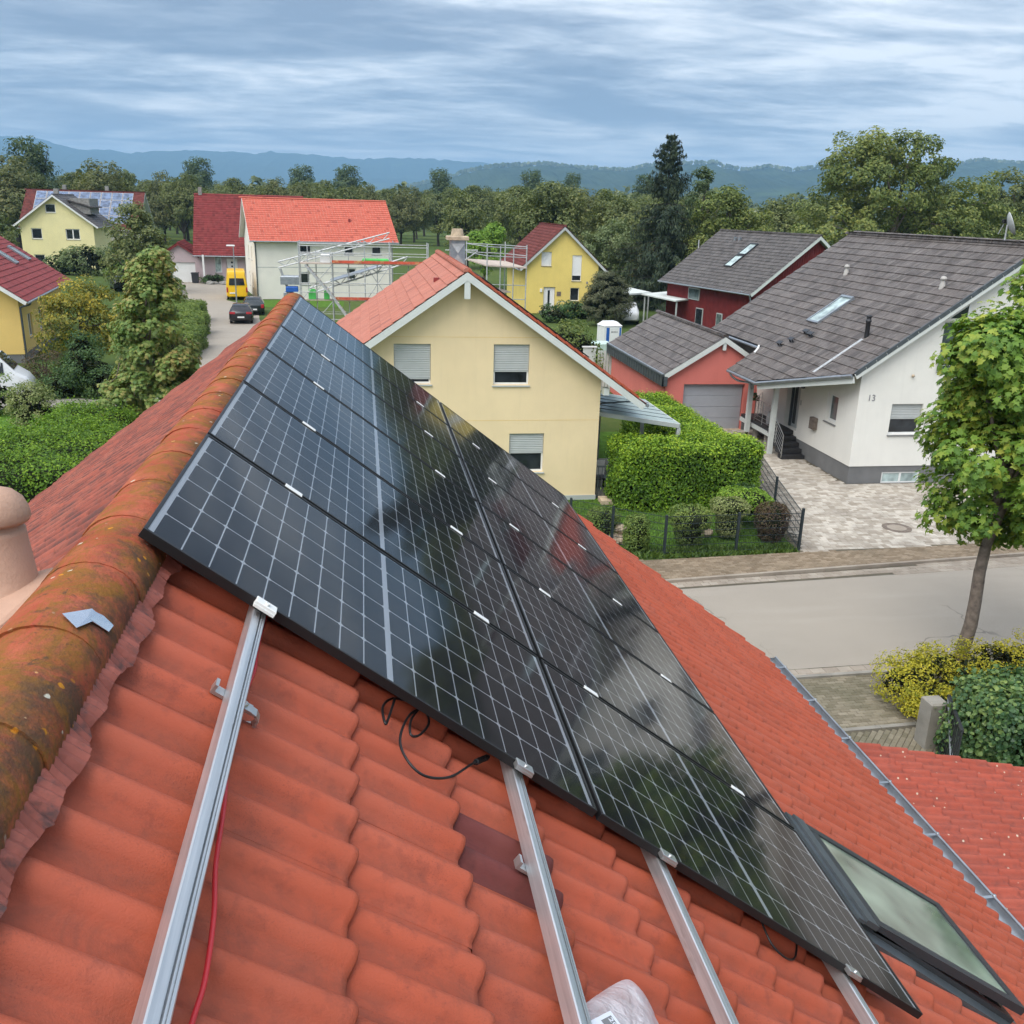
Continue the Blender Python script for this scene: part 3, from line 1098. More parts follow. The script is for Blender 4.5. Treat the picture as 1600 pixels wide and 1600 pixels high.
def tree(name, label, base, trunk_h, r0, blobs, n, size, shape, leafmat, cat='tree', group=None, barkmat='bark', seed=1, clumps=70, crad=0.5, limbs=9, inner=0.45, lean=(0, 0), outw=0.8, upw=0.55, rndw=0.7, droop=0.0, local=False):
    rng = np.random.default_rng(seed)
    bx, by, bz = base
    T = thing(name, label, cat, base, group)
    b = MB()
    top = (bx + lean[0], by + lean[1], bz + trunk_h)
    ztop = max(q[2] + q[5] * 0.55 for q in blobs)
    limb(b, (bx, by, bz - 0.05), top, r0, r0 * 0.72, rng, 5, 0.015)
    ctr = np.array([sum(q[i] for q in blobs) / len(blobs) for i in range(3)])
    limb(b, top, (ctr[0], ctr[1], ztop), r0 * 0.7, r0 * 0.12, rng, 5, 0.05)
    for k in range(limbs):
        q = blobs[k % len(blobs)]
        d = rng.normal(size=3)
        d[2] = abs(d[2]) * 0.6
        d /= np.linalg.norm(d)
        e = np.array(q[:3]) + d * np.array(q[3:6]) * 0.75
        h = rng.uniform(0.0, 0.55)
        s = np.array(top) * (1 - h) + np.array((ctr[0], ctr[1], ztop)) * h
        limb(b, s, e, r0 * 0.42 * (1 - h * 0.5), r0 * 0.07, rng, 4, 0.07)
    b.obj('trunk', barkmat, T)
    P, Nn = crown_pts(blobs, n, rng, clumps, crad, inner, outw, upw, rndw, droop)
    link('crown', leaf_mesh('crown', P, Nn, size, shape, leafmat, rng), None, T)
    return T


def clipped(name, label, base, blobs, n, size, leafmat, seed=1, group=None):
    """densely clipped garden shrub: a closed coat of small leaves over a dark twiggy body"""
    rng = np.random.default_rng(seed)
    T = thing(name, label, 'shrub', base, group)
    P, Nn = [], []
    tot = sum(q[3] * q[5] for q in blobs)
    body = MB()
    for q in blobs:
        m = int(n * q[3] * q[5] / tot)
        d = rng.normal(size=(m, 3))
        d /= np.linalg.norm(d, axis=1, keepdims=True)
        lm = 1 + 0.06 * np.sin(d[:, 0] * 7 + seed) * np.sin(d[:, 1] * 6 + d[:, 2] * 5)
        # squarish outline, as clipped with shears
        e = np.sign(d) * np.abs(d) ** 0.72
        P.append(np.array(q[:3]) + e * np.array(q[3:6]) * (lm * rng.uniform(0.90, 1.05, m))[:, None])
        Nn.append(d * 0.9 + rng.normal(size=(m, 3)) * 0.55 + np.array([0, 0, 0.3]))
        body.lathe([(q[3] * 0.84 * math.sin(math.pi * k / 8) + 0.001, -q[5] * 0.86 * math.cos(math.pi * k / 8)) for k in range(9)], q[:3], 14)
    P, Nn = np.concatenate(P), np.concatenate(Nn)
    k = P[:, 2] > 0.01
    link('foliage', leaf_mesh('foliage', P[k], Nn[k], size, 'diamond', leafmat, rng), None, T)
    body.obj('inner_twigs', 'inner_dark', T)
    return T


def shrub(name, label, base, blobs, n, size, shape, leafmat, cat='shrub', group=None, seed=1, clumps=60, crad=0.25, core=0.72, inner=0.6, stems=5, **kw):
    """leafy shrub with a dark twiggy heart"""
    rng = np.random.default_rng(seed)
    T = thing(name, label, cat, base, group)
    b = MB()
    for k in range(stems):
        q = blobs[k % len(blobs)]
        e = np.array(q[:3]) + rng.normal(size=3) * np.array(q[3:6]) * 0.35
        limb(b, (base[0] + rng.normal() * 0.06, base[1] + rng.normal() * 0.06, base[2] - 0.03), e, 0.035, 0.01, rng, 3, 0.05)
    b.obj('stems', 'bark_dark', T)
    P, Nn = crown_pts(blobs, n, rng, clumps, crad, inner, **kw)
    P[:, 2] = np.maximum(P[:, 2], base[2] + 0.02)
    link('foliage', leaf_mesh('foliage', P, Nn, size, shape, leafmat, rng), None, T)
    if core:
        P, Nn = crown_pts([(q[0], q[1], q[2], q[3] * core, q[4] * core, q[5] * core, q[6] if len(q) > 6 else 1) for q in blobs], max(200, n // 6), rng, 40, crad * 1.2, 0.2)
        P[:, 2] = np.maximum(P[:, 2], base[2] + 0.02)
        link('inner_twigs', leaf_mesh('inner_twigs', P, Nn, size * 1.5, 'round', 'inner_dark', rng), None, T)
    return T


def hedge(name, label, boxes, dens, size, leafmat, seed=1, round_=0.28, lump=0.1, group=None, shape='diamond', noise=0.06, ls=1.3, lit_top=False):
    rng = np.random.default_rng(seed)
    x0, y0, z0, x1, y1, z1 = boxes[0]
    T = thing(name, label, 'hedge', ((x0 + x1) / 2, (y0 + y1) / 2, z0), group)
    P, Nn = box_shell_pts(boxes, dens, rng, round_, noise, lump, ls)
    P2, N2 = box_shell_pts([(a + .07, c + .07, d, e - .07, f - .07, g - .07) for (a, c, d, e, f, g) in boxes], dens * 0.5, rng, round_, noise, lump, ls)
    link('foliage', leaf_mesh('foliage', np.r_[P, P2], np.r_[Nn, N2], size, shape, leafmat, rng), None, T)
    if lit_top:  # extra lime leaves paint the hedge top as if sunlit
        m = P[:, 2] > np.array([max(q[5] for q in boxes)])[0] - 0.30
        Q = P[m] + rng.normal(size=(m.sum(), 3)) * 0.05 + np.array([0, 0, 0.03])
        link('lit_top_leaves', leaf_mesh('lit_top_leaves', Q, Nn[m] + np.array([0, 0, 0.6]), size * 0.95, shape, 'leaf_lit_top', rng), None, T)
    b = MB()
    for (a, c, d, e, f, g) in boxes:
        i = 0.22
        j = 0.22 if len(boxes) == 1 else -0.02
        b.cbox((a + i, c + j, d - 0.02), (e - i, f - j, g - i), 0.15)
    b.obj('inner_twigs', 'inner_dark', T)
    return T

# ------------------------------------------------------------------ terrain, streets, paving
def ground_sheet():
    b = MB()
    xs = [-14000, -3000, -600, -120, -40, 0, 40, 120, 600, 3000, 14000]
    ys = [-3000, -300, -40, 0, 40, 120, 400, 1200, 4000, 13000]
    vs = [(x, y, -0.02) for y in ys for x in xs]
    n = len(xs)
    fs = [(j * n + i, j * n + i + 1, (j + 1) * n + i + 1, (j + 1) * n + i) for j in range(len(ys) - 1) for i in range(n - 1)]
    b.add(vs, fs)
    struct(b.obj('ground', 'grass_land'))


ground_sheet()


def sheet(name, pts, z, mat):
    return struct(MB().poly([(x, y, z) for x, y in pts]).obj(name, mat))


def hill(name, pts, Y0, depth, rough, step, seed):
    rng = np.random.default_rng(seed)
    px = np.array([p[0] for p in pts], float)
    pz = np.array([p[1] for p in pts], float)
    xs = np.arange(px[0], px[-1] + 1, step)
    zs = np.interp(xs, px, pz)
    prof = [(-1.0, 0.0), (-0.8, 0.10), (-0.6, 0.26), (-0.42, 0.46), (-0.25, 0.68), (-0.1, 0.90), (0.0, 1.0), (0.12, 0.93), (0.4, 0.5), (0.8, 0.0)]
    vs = []
    for (d, k) in prof:
        ph = 1.7 * d
        wv = 1 + 0.22 * np.sin(xs / (step * 21) + ph * 4) * (1 - abs(k - 0.5) * 2) + 0.16 * np.sin(xs / (step * 9.3) + ph * 9 + 1) * (1 - abs(k - 0.5) * 2)
        z = zs * k * wv + (rng.normal(size=len(xs)) * rough if 0 < k else -4.0)
        for i, x in enumerate(xs):
            vs.append((x, Y0 + d * depth + rng.normal() * step * 0.15, float(z[i]) if k > 0 else -6.0))
    n = len(xs)
    fs = [(j * n + i, j * n + i + 1, (j + 1) * n + i + 1, (j + 1) * n + i) for j in range(len(prof) - 1) for i in range(n - 1)]
    return struct(MB().add(vs, fs, False).obj(name, 'hill_forest'))


hill('far_mountains', [(-5200, 300), (-4300, 380), (-3313, 449), (-3010, 470), (-2707, 461), (-2608, 434), (-2407, 385), (-2147, 389), (-1992, 363), (-1778, 391), (-1457, 408), (-1079, 410), (-917, 395), (-806, 420), (-364, 403), (-27, 388), (429, 414), (776, 404), (1128, 388), (1365, 379), (1724, 369), (2149, 366), (2517, 395), (3211, 343), (4512, 325), (5709, 430), (6098, 490), (6499, 520), (7043, 525), (8200, 480)], 9000, 3200, 4.0, 45, 3)
hill('near_hills', [(-150, 5), (83, 53), (279, 93), (377, 127), (501, 154), (702, 170), (830, 160), (1038, 157), (1089, 173), (1219, 187), (1378, 197), (1433, 184), (1515, 172), (1600, 186), (1622, 200), (1650, 186), (1706, 178), (1842, 195), (2121, 206), (2434, 226), (2547, 245), (2636, 238), (2755, 237), (3052, 254), (3600, 240), (4300, 190)], 3800, 1500, 2.6, 14, 5)

sheet('street', [(-30, 16.2), (5, 16.70), (8.75, 16.83), (60, 18.5), (60, 25.3), (18.39, 22.16), (7.88, 21.36), (-30, 18.5)], 0.0, 'asphalt')
sheet('side_street', [(-5.0, 45), (-9.0, 50), (-9.51, 55.8), (-12.3, 71.2), (-16.9, 94.3), (-22.5, 116.5), (-15.0, 116.5), (-13.3, 95.5), (-9.6, 89), (-8.6, 80), (-7.0, 70), (-3.5, 55), (-2.0, 45)], 0.0, 'asphalt')
sheet('lawn', [(2.0, 23.6), (13.0, 23.9), (14.6, 33.5), (13.0, 39), (8.0, 39), (7.0, 29.2), (-2, 29.2), (-2, 23.4)], 0.004, 'lawn')
sheet('garden_lawn', [(-26, 20), (-9.0, 20), (-9.0, 44), (-13.0, 44.5), (-26, 43.5)], 0.004, 'lawn')
sheet('verge_lawn', [(-9.3, 89.2), (-2, 90), (-2, 97), (-10.2, 96.2)], 0.006, 'lawn')
sheet('garden_path', [(-26, 43.8), (-12.6, 44.6), (-9.2, 45.0), (-9.4, 47.0), (-26, 46.4)], 0.002, 'concrete')


def line(x0, y0, s):
    return lambda x: y0 + s * (x - x0)


KERB = line(7.71, 21.89, 0.100)
GUT = line(7.88, 21.36, 0.076)
SWT = line(7.65, 23.45, 0.046)
NAS = line(8.75, 16.83, 0.033)
NGU = line(8.77, 16.39, 0.030)
NYL = line(8.0, 14.31, 0.045)


def stone(lx, ly, h=0.07, c=0.008, gap=0.007):
    return MB().cbox((-lx / 2 + gap / 2, -ly / 2 + gap / 2, -h), (lx / 2 - gap / 2, ly / 2 - gap / 2, 0), c).mesh('paving_stone')


def paving(name, bedpts, z, mat, lx, ly, xr, yr, inside, budget, deg=0.0, vary=False, bond=0.5):
    bed = sheet(name, bedpts, z - 0.012, 'joint_sand')
    me = stone(lx, ly)
    F = Field(bed, 'paving_stone', me, me, mat, budget)
    R = Matrix.Rotation(math.radians(deg), 4, 'Z')
    nj = int((yr[1] - yr[0]) / ly)
    cx, cyy = (xr[0] + xr[1]) / 2, (yr[0] + yr[1]) / 2
    for j in range(nj):
        y = yr[0] + (j + 0.5) * ly
        off = (j % 2) * bond * lx
        if vary:
            off = random.uniform(0, lx)
        x = xr[0] + off
        while x < xr[1]:
            s = random.choice((0.75, 1.0, 1.0, 1.3)) if vary else 1.0
            p = R @ Vector((x + lx * s / 2 - cx, y - cyy, 0)) + Vector((cx, cyy, z + random.uniform(-0.003, 0.003)))
            if inside(p.x, p.y):
                M = Matrix.Translation(p) @ R @ Matrix.Rotation(random.uniform(-0.012, 0.012), 4, 'Z') @ Matrix.Rotation(random.uniform(-0.008, 0.008), 4, 'X')
                if s != 1.0:
                    M = M @ Matrix.Diagonal((s, 1, 1, 1))
                F.put(M)
            x += lx * s
    F.done()
    return bed


FENX = lambda y: 12.42 + (y - 23.79) * 0.222       # side fence line
paving('driveway_paving', [(12.3, 23.65), (24, 24.2), (24, 30.4), (17.3, 30.4), (17.3, 39.2), (13, 39.2), (13.2, 34)], 0.03, 'paver_pale', 0.21, 0.155, (12.0, 24.0), (23.5, 39.2),
       lambda x, y: y > SWT(x) + 0.03 and x > min(FENX(y), 14.3) + 0.06 and not (x > 17.2 and y > 30.3) and y < 39.1, 290, vary=True)
paving('pavement', [(2, SWT(2)), (30, SWT(30)), (30, KERB(30)), (2, KERB(2))], 0.028, 'paver_brown', 0.20, 0.10, (4.0, 24.0), (21.2, 25.0),
       lambda x, y: KERB(x) + 0.02 < y < SWT(x), 290, deg=3.6)
paving('gutter_paving', [(2, KERB(2) - 0.1), (30, KERB(30) - 0.1), (30, GUT(30)), (2, GUT(2))], 0.012, 'paver_buff', 0.24, 0.17, (4.0, 24.0), (20.6, 24.0),
       lambda x, y: GUT(x) + 0.05 < y < KERB(x) - 0.16, 150, deg=4.6)
paving('near_gutter_paving', [(2, NAS(2) - 0.02), (24, NAS(24) - 0.02), (24, NGU(24)), (2, NGU(2))], 0.012, 'paver_buff', 0.32, 0.21, (4.5, 16.0), (15.8, 17.6),
       lambda x, y: NGU(x) + 0.06 < y < NAS(x) - 0.08, 120, deg=1.8)
paving('near_pavement', [(2, NGU(2)), (24, NGU(24)), (24, NYL(24)), (2, NYL(2))], 0.028, 'paver_mossy', 0.20, 0.10, (4.5, 15.0), (13.6, 17.2),
       lambda x, y: NYL(x) + 0.05 < y < NGU(x) - 0.06, 290, deg=2.2)
paving('forecourt_paving', [(2, 9), (24, 9), (24, NYL(24) - 0.04), (2, NYL(2) - 0.04)], 0.028, 'paver_mossy', 0.20, 0.10, (5.5, 13.5), (10.6, 15.0),
       lambda x, y: y < NYL(x) - 0.10, 200, deg=47)


def kerbs():
    for nm, fn, n, x0, hgt, mt in (('kerb', lambda x: KERB(x) - 0.075, 20, 3.4, 0.085, 'paver_buff'), ('near_kerb', lambda x: NGU(x) - 0.0, 10, 4.6, 0.075, 'concrete'), ('edging', lambda x: NYL(x) - 0.0, 10, 4.6, 0.034, 'concrete')):
        b0 = MB()
        root = None
        for k in range(n):
            xa, xb = x0 + k * 1.0, x0 + k * 1.0 + 0.992
            P, Q = Vector((xa, fn(xa), 0)), Vector((xb, fn(xb), 0))
            d = (Q - P).normalized()
            s = Vector((-d.y, d.x, 0)) * 0.05
            m = MB().prism([P - s, Q - s, Q + s, P + s], (0, 0, hgt))
            if root is None:
                root = struct(m.obj(nm, mt))
            else:
                o = m.obj('kerb_stone', mt, root)


kerbs()


def manhole():
    T = thing('manhole_cover', 'round manhole cover with rusty ring in the pale driveway', 'manhole cover', (16.43, 25.52, 0.03))
    MB().lathe([(0.45, 0.0), (0.45, 0.012), (0.30, 0.012), (0.30, 0.004)], (16.43, 25.52, 0.03), 32, smooth=False).obj('rim', 'bark', T)
    MB().lathe([(0.30, 0.006), (0.29, 0.012), (0.001, 0.012)], (16.43, 25.52, 0.03), 32, smooth=False).obj('lid', 'paver_buff', T)


manhole()

# ------------------------------------------------------------------ the near house
BETA = 0.654422
CB, SB = math.cos(BETA), math.sin(BETA)
A0 = Vector((-0.62551, 2.58657, 8.4198))        # near upper corner of the panel field
UU = Vector((0, 1, 0))
VV = Vector((CB, 0, -SB))
NN = Vector((SB, 0, CB))
RX, RZ = -0.728, 8.3030                           # apex line of the tile planes


def rp(u, v, h=0.0):
    """point on the near roof: u along the ridge, v down the slope, h above the panel faces"""
    return A0 + UU * u + VV * v + NN * h


def near_house():
    T = thing('house', 'near house with red pantile roof carrying the black solar panels', 'house', (-0.76, 4, 0))
    b = MB()
    ex = 6.95 * CB - 0.72
    x1, x0 = 4.35, -5.87
    y0, y1 = -2.0, 9.55
    zt = RZ - 0.25
    zw = RZ - 0.25 - (x1 - RX) * SB / CB
    b.prism([(x0, y0, 0), (x1, y0, 0), (x1, y0, zw), (RX, y0, zt), (x0, y0, zw)], (0, y1 - y0, 0))
    b.obj('wall', 'stucco_offwhite', T)
    # boarding under the tiles
    for sgn, nm in ((1, 'roof_deck'), (-1, 'roof_deck')):
        P = [Vector((RX, -2.3, RZ - 0.03)), Vector((RX, 9.80, RZ - 0.03)), Vector((RX + sgn * 5.55, 9.80, RZ - 0.03 - 5.55 * SB / CB)), Vector((RX + sgn * 5.55, -2.3, RZ - 0.03 - 5.55 * SB / CB))]
        if sgn < 0:
            P = P[::-1]
        MB().prism(P, (0, 0, -0.06)).obj(nm, 'bark_dark', T)
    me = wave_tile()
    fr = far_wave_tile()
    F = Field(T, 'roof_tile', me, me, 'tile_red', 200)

    def under(x, s, p):
        v = s - 0.0103
        return 2.95 < p.y < 9.3 and 0.35 < v < 3.3

    def hole(x, s, p):
        u, v = p.y - A0.y, s - 0.0103
        return not (0.66 < u < 1.56 and 3.55 < v - 0.2 < 4.92)
    lay(F, (RX, -0.62, RZ), (0, 1, 0), (CB, 0, -SB), 10.5, 6.985, 0.30, 0.36, first=0.4603, hidden=under, clip=hole)
    n0 = len(F.items)
    ml = wave_tile(dark_side=1)
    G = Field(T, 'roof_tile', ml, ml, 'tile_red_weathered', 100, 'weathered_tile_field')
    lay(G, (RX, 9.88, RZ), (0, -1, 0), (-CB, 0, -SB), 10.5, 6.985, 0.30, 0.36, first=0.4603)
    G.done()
    # the two stained tiles beside the second rail
    for i in range(n0):
        M = F.items[i][0]
        d = M.translation - A0
        v = d.dot(VV)
        if -0.50 < d.y < -0.15 and 1.35 < v < 1.66:
            F.items[i] = (M, False, 'tile_brown_red')
    F.done()
    # ridge tiles, one by one, slightly tapering and lapped
    y = -0.7
    k = 0
    while y < 9.75:
        L = 0.385
        b = MB()
        vs, fs = [], []
        n = 15
        rows = [(-0.010, 0.1295), (0.0, 0.131), (0.05, 0.130), (0.2, 0.128), (L + 0.02, 0.125)]
        for (dy, r) in rows:
            for i in range(n):
                a = math.radians(-20 + 220 * i / (n - 1))
                vs.append((r * math.cos(a), dy, r * math.sin(a) * 0.86))
        for j in range(len(rows) - 1):
            fs += [(j * n + i, j * n + i + 1, (j + 1) * n + i + 1, (j + 1) * n + i) for i in range(n - 1)]
        b.add(vs, fs, True)
        b.add([vs[i] for i in range(n)] + [(q[0] * 0.87, q[1] + 0.004, q[2] * 0.87) for q in vs[:n]], [(i + 1, i, n + i, n + i + 1) for i in range(n - 1)])
        o = b.obj('ridge_tile', 'ridge_lichen', T)
        o.matrix_basis = Matrix.Translation((RX + random.uniform(-0.004, 0.004), y, RZ - 0.010 + random.uniform(-0.003, 0.003))) @ Matrix.Rotation(random.uniform(-0.012, 0.012), 4, 'Z')
        y += L
    # end cap at the far gable
    # mortar bed along the shaded side, broken into lumps
    rng = np.random.default_rng(4)
    b = MB()
    y = -0.5
    while y < 9.7:
        L = rng.uniform(0.04, 0.18)
        r = rng.uniform(0.008, 0.026)
        c = Vector((RX - 0.126 + rng.normal() * 0.006, y, RZ - 0.026 + rng.normal() * 0.006))
        pts = [c + Vector((rng.normal() * 0.004, L * t, rng.normal() * 0.004)) for t in (0, 0.35, 0.7, 1.0)]
        b.tube(pts, [r * 0.4, r, r * 0.9, r * 0.3], 6)
        y += L + (rng.uniform(0.0, 0.02) if rng.uniform() < 0.7 else rng.uniform(0.08, 0.3))
    o = b.obj('mortar_bed', 'mortar', T)
    # pleated flashing strip between ridge tiles and tiles
    b = MB()
    vs, fs = [], []
    ys = np.arange(-0.6, 9.75, 0.0125)
    for i, y in enumerate(ys):
        wv = 0.041 * max(0.0, roll(((y + 0.62) / 0.15 + 0.06) % 1.0)) + 0.026
        hi = 0.063
        pl = 0.0028 if i % 2 else -0.0028
        e = 0.160 + 0.012 * (int((y + 0.62) / 0.30) % 2) + 0.006 * math.sin(y * 31)
        for (s, hh) in ((0.085, 0.062), (0.108, 0.068), (0.132, hi * 0.75 + wv * 0.25 + 0.006), (e - 0.008, hi * 0.62 + wv * 0.38 + 0.004)):
            q = Vector((RX, y, RZ)) + VV * s + NN * (hh + pl * (0.4 if s < 0.08 else 1))
            vs.append(q)
    m = 4
    fs = [(i * m + j, i * m + j + 1, (i + 1) * m + j + 1, (i + 1) * m + j) for i in range(len(ys) - 1) for j in range(m - 1)]
    b.add(vs, fs, False)
    b.obj('ridge_flashing', 'flashing_red', T)
    # gutter with brackets along the street side eave
    ge = rp(0, 6.98, -0.16)
    gx, gz = ge.x + 0.075, ge.z + 0.005
    b = MB()
    vs, fs = [], []
    n = 9
    for (yy) in (-2.2, 9.83):
        for i in range(n):
            a = math.pi + math.pi * i / (n - 1)
            vs.append((gx + 0.075 * math.cos(a), yy, gz + 0.075 * math.sin(a)))
        vs.append((gx + 0.088, yy, gz + 0.012))
    fs = [(i, i + 1, n + 2 + i, n + 1 + i) for i in range(n)]
    b.add(vs, fs, True)
    b.tube([(gx + 0.083, -2.2, gz + 0.008), (gx + 0.083, 9.83, gz + 0.008)], 0.012, 8)
    b.add([vs[n + 1 + i] for i in range(n)], [tuple(range(n))])
    g = b.obj('gutter', 'zinc', T)
    for k in range(14):
        yy = 9.55 - k * 0.8
        MB().box((gx - 0.10, yy - 0.014, gz + 0.006), (gx + 0.10, yy + 0.014, gz + 0.014)).lathe([(0.016, 0), (0.014, 0.012), (0.001, 0.014)], (gx + 0.085, yy, gz + 0.016), 8).obj('gutter_bracket', 'zinc', g)
    # far verge boards
    for sgn in (1, -1):
        P = Vector((RX, 9.80, RZ - 0.02))
        d = Vector((sgn * CB, 0, -SB))
        Nn = Vector((sgn * SB, 0, CB))
        MB().prism([P, P + d * 6.95, P + d * 6.95 - Nn * 0.2, P - Nn * 0.2], (0, 0.03, 0)).obj('verge_board', 'pale_wood_paint', T)
    roof_window(T)
    return T


def roof_window(T):
    """pivot roof window, sash a little open at the bottom"""
    w0, w1, v0, v1 = 0.72, 1.50, 3.66, 4.93
    base = -0.10
    M = Matrix(((VV.x, UU.x, NN.x, A0.x), (VV.y, UU.y, NN.y, A0.y), (VV.z, UU.z, NN.z, A0.z), (0, 0, 0, 1)))
    # local: x = down the slope, y = along the ridge, z = out
    b = MB()
    for (a, c) in (((v0, w0, -0.30), (v1, w0 + 0.05, -0.065)), ((v0, w1 - 0.05, -0.30), (v1, w1, -0.065)), ((v0, w0 + 0.05, -0.30), (v0 + 0.05, w1 - 0.05, -0.065)), ((v1 - 0.05, w0 + 0.05, -0.30), (v1, w1 - 0.05, -0.065))):
        b.box(a, c, M)
    fr = b.obj('roof_window', 'anthracite', T)
    b = MB()
    # flashing aprons on all four sides
    b.box((v0 - 0.14, w0 - 0.09, -0.115), (v0 - 0.002, w1 + 0.09, -0.088), M)
    b.box((v0, w0 - 0.09, -0.125), (v1 + 0.02, w0 - 0.002, -0.090), M)
    b.box((v0, w1 + 0.002, -0.125), (v1 + 0.02, w1 + 0.09, -0.090), M)
    b.box((v1 + 0.022, w0 - 0.09, -0.14), (v1 + 0.16, w1 + 0.09, -0.105), M)
    b.obj('flashing', 'zinc_dark', fr)
    b = MB()
    # top hood in three folds
    for i in range(3):
        b.box((v0 - 0.09 + i * 0.05, w0 - 0.02, -0.088 + i * 0.010), (v0 - 0.043 + i * 0.05, w1 + 0.02, -0.070 + i * 0.010), M)
    b.box((v0 + 0.06, w0 - 0.02, -0.064), (v0 + 0.145, w1 + 0.02, -0.036), M)
    b.obj('hood', 'zinc_dark', fr)
    # sash, hinged at the top and lifted at the bottom
    S = M @ Matrix.Translation((v0 + 0.15, 0, -0.050)) @ Matrix.Rotation(math.radians(-2.8), 4, 'Y')
    Ls = v1 - v0 - 0.14
    b = MB()
    b.box((0, w0 + 0.0, -0.03), (Ls, w0 + 0.055, 0.014), S)
    b.box((0, w1 - 0.055, -0.03), (Ls, w1 - 0.0, 0.014), S)
    b.box((0, w0 + 0.055, -0.03), (0.06, w1 - 0.055, 0.013), S)
    b.box((Ls - 0.07, w0 + 0.055, -0.03), (Ls, w1 - 0.055, 0.013), S)
    b.obj('sash', 'anthracite', fr)
    b = MB()
    b.box((0.06, w0 + 0.055, -0.008), (Ls - 0.07, w1 - 0.055, 0.004), S)
    b.obj('pane', 'pane_green', fr)
    # pale wooden lining, visible through the glass and in the gap
    b = MB()
    for (a, c) in (((v0 + 0.05, w0 + 0.05, -0.62), (v1 - 0.05, w0 + 0.07, -0.10)), ((v0 + 0.05, w1 - 0.07, -0.62), (v1 - 0.05, w1 - 0.05, -0.10)), ((v0 + 0.05, w0 + 0.07, -0.62), (v0 + 0.07, w1 - 0.07, -0.16)), ((v1 - 0.07, w0 + 0.07, -0.62), (v1 - 0.05, w1 - 0.07, -0.10))):
        b.box(a, c, M)
    b.obj('reveal', 'white_paint', fr)
    b = MB()
    b.box((v0 + 0.03, w0 + 0.03, -0.66), (v1 - 0.03, w1 - 0.03, -0.625), M)
    b.obj('roller_blind', 'blind_green', fr)


NEAR = near_house()


def porch():
    """low tiled lean-to roof beyond the gutter"""
    T = thing('porch', 'low lean-to with mossy red tiles beyond the zinc gutter', 'porch', (6.5, 5.5, 0))
    pt = math.radians(12.7)
    c, s = math.cos(pt), math.sin(pt)
    top = Vector((4.70, 0.0, 3.58 + 0.70 * math.tan(pt)))
    me = wave_tile()
    F = Field(T, 'roof_tile', me, me, 'tile_red_specked', 230)
    lay(F, (top.x, 8.66 - 0.30 * 25, top.z - 0.03), (0, 1, 0), (c, 0, -s), 7.5, 4.4, 0.30, 0.36, first=0.36)
    F.done()
    P = [top + Vector((0, 8.62, -0.05)), top + Vector((4.35 * c, 8.62, -0.05 - 4.35 * s)), top + Vector((4.35 * c, 1.0, -0.05 - 4.35 * s)), top + Vector((0, 1.0, -0.05))]
    MB().prism(P, (0, 0, -0.08)).obj('roof_deck', 'bark_dark', T)
    b = MB()
    for (x, y) in ((8.6, 8.3), (8.6, 4.6), (8.6, 1.3)):
        b.box((x - 0.07, y - 0.07, 0), (x + 0.07, y + 0.07, top.z - 4.1 * s))
    b.obj('post', 'pale_wood_paint', T)
    MB().box((4.36, 1.0, 0), (4.5, 8.5, 3.45)).obj('wall', 'stucco_offwhite', T)


porch()


def vent_pipe():
    """clay vent pipe with domed cap beside the ridge, on the shaded slope"""
    c = Vector((-0.965, 2.49, 0))
    zb = RZ + 0.033 - (RX - c.x) * SB / CB
    T = thing('vent_pipe', 'terracotta vent pipe with domed cap beside the mossy ridge', 'vent pipe', (c.x, c.y, zb))
    MB().lathe([(0.080, -0.05), (0.080, 0.10), (0.086, 0.105), (0.086, 0.118), (0.080, 0.122), (0.064, 0.290), (0.063, 0.305), (0.056, 0.308), (0.056, 0.335)], (c.x, c.y, zb), 40).obj('pipe', 'terracotta', T)
    MB().lathe([(0.045, 0.323), (0.074, 0.326), (0.080, 0.336), (0.077, 0.359), (0.066, 0.386), (0.045, 0.407), (0.02, 0.417), (0.0005, 0.420)], (c.x, c.y, zb), 40).obj('cap', 'terracotta', T)
    # flared base tile
    a = Matrix(((CB, 0, -SB), (0, 1, 0), (SB, 0, CB))).to_4x4()
    MB().lathe([(0.185, -0.01), (0.185, 0.045), (0.178, 0.055), (0.12, 0.085), (0.09, 0.10)], (c.x + 0.0, c.y, zb + 0.02), 36, axis=a, smooth=False).obj('base', 'terracotta', T)


vent_pipe()

# ------------------------------------------------------------------ solar panels
PW, PG, PL = 1.140, 0.025, 1.722
PM_ = Matrix(((VV.x, UU.x, NN.x, A0.x), (VV.y, UU.y, NN.y, A0.y), (VV.z, UU.z, NN.z, A0.z), (0, 0, 0, 1)))
ORD = ['nearest to the viewer', 'second from the near end', 'third from the near end', 'fourth from the near end', 'fifth from the near end', 'farthest, at the far gable']


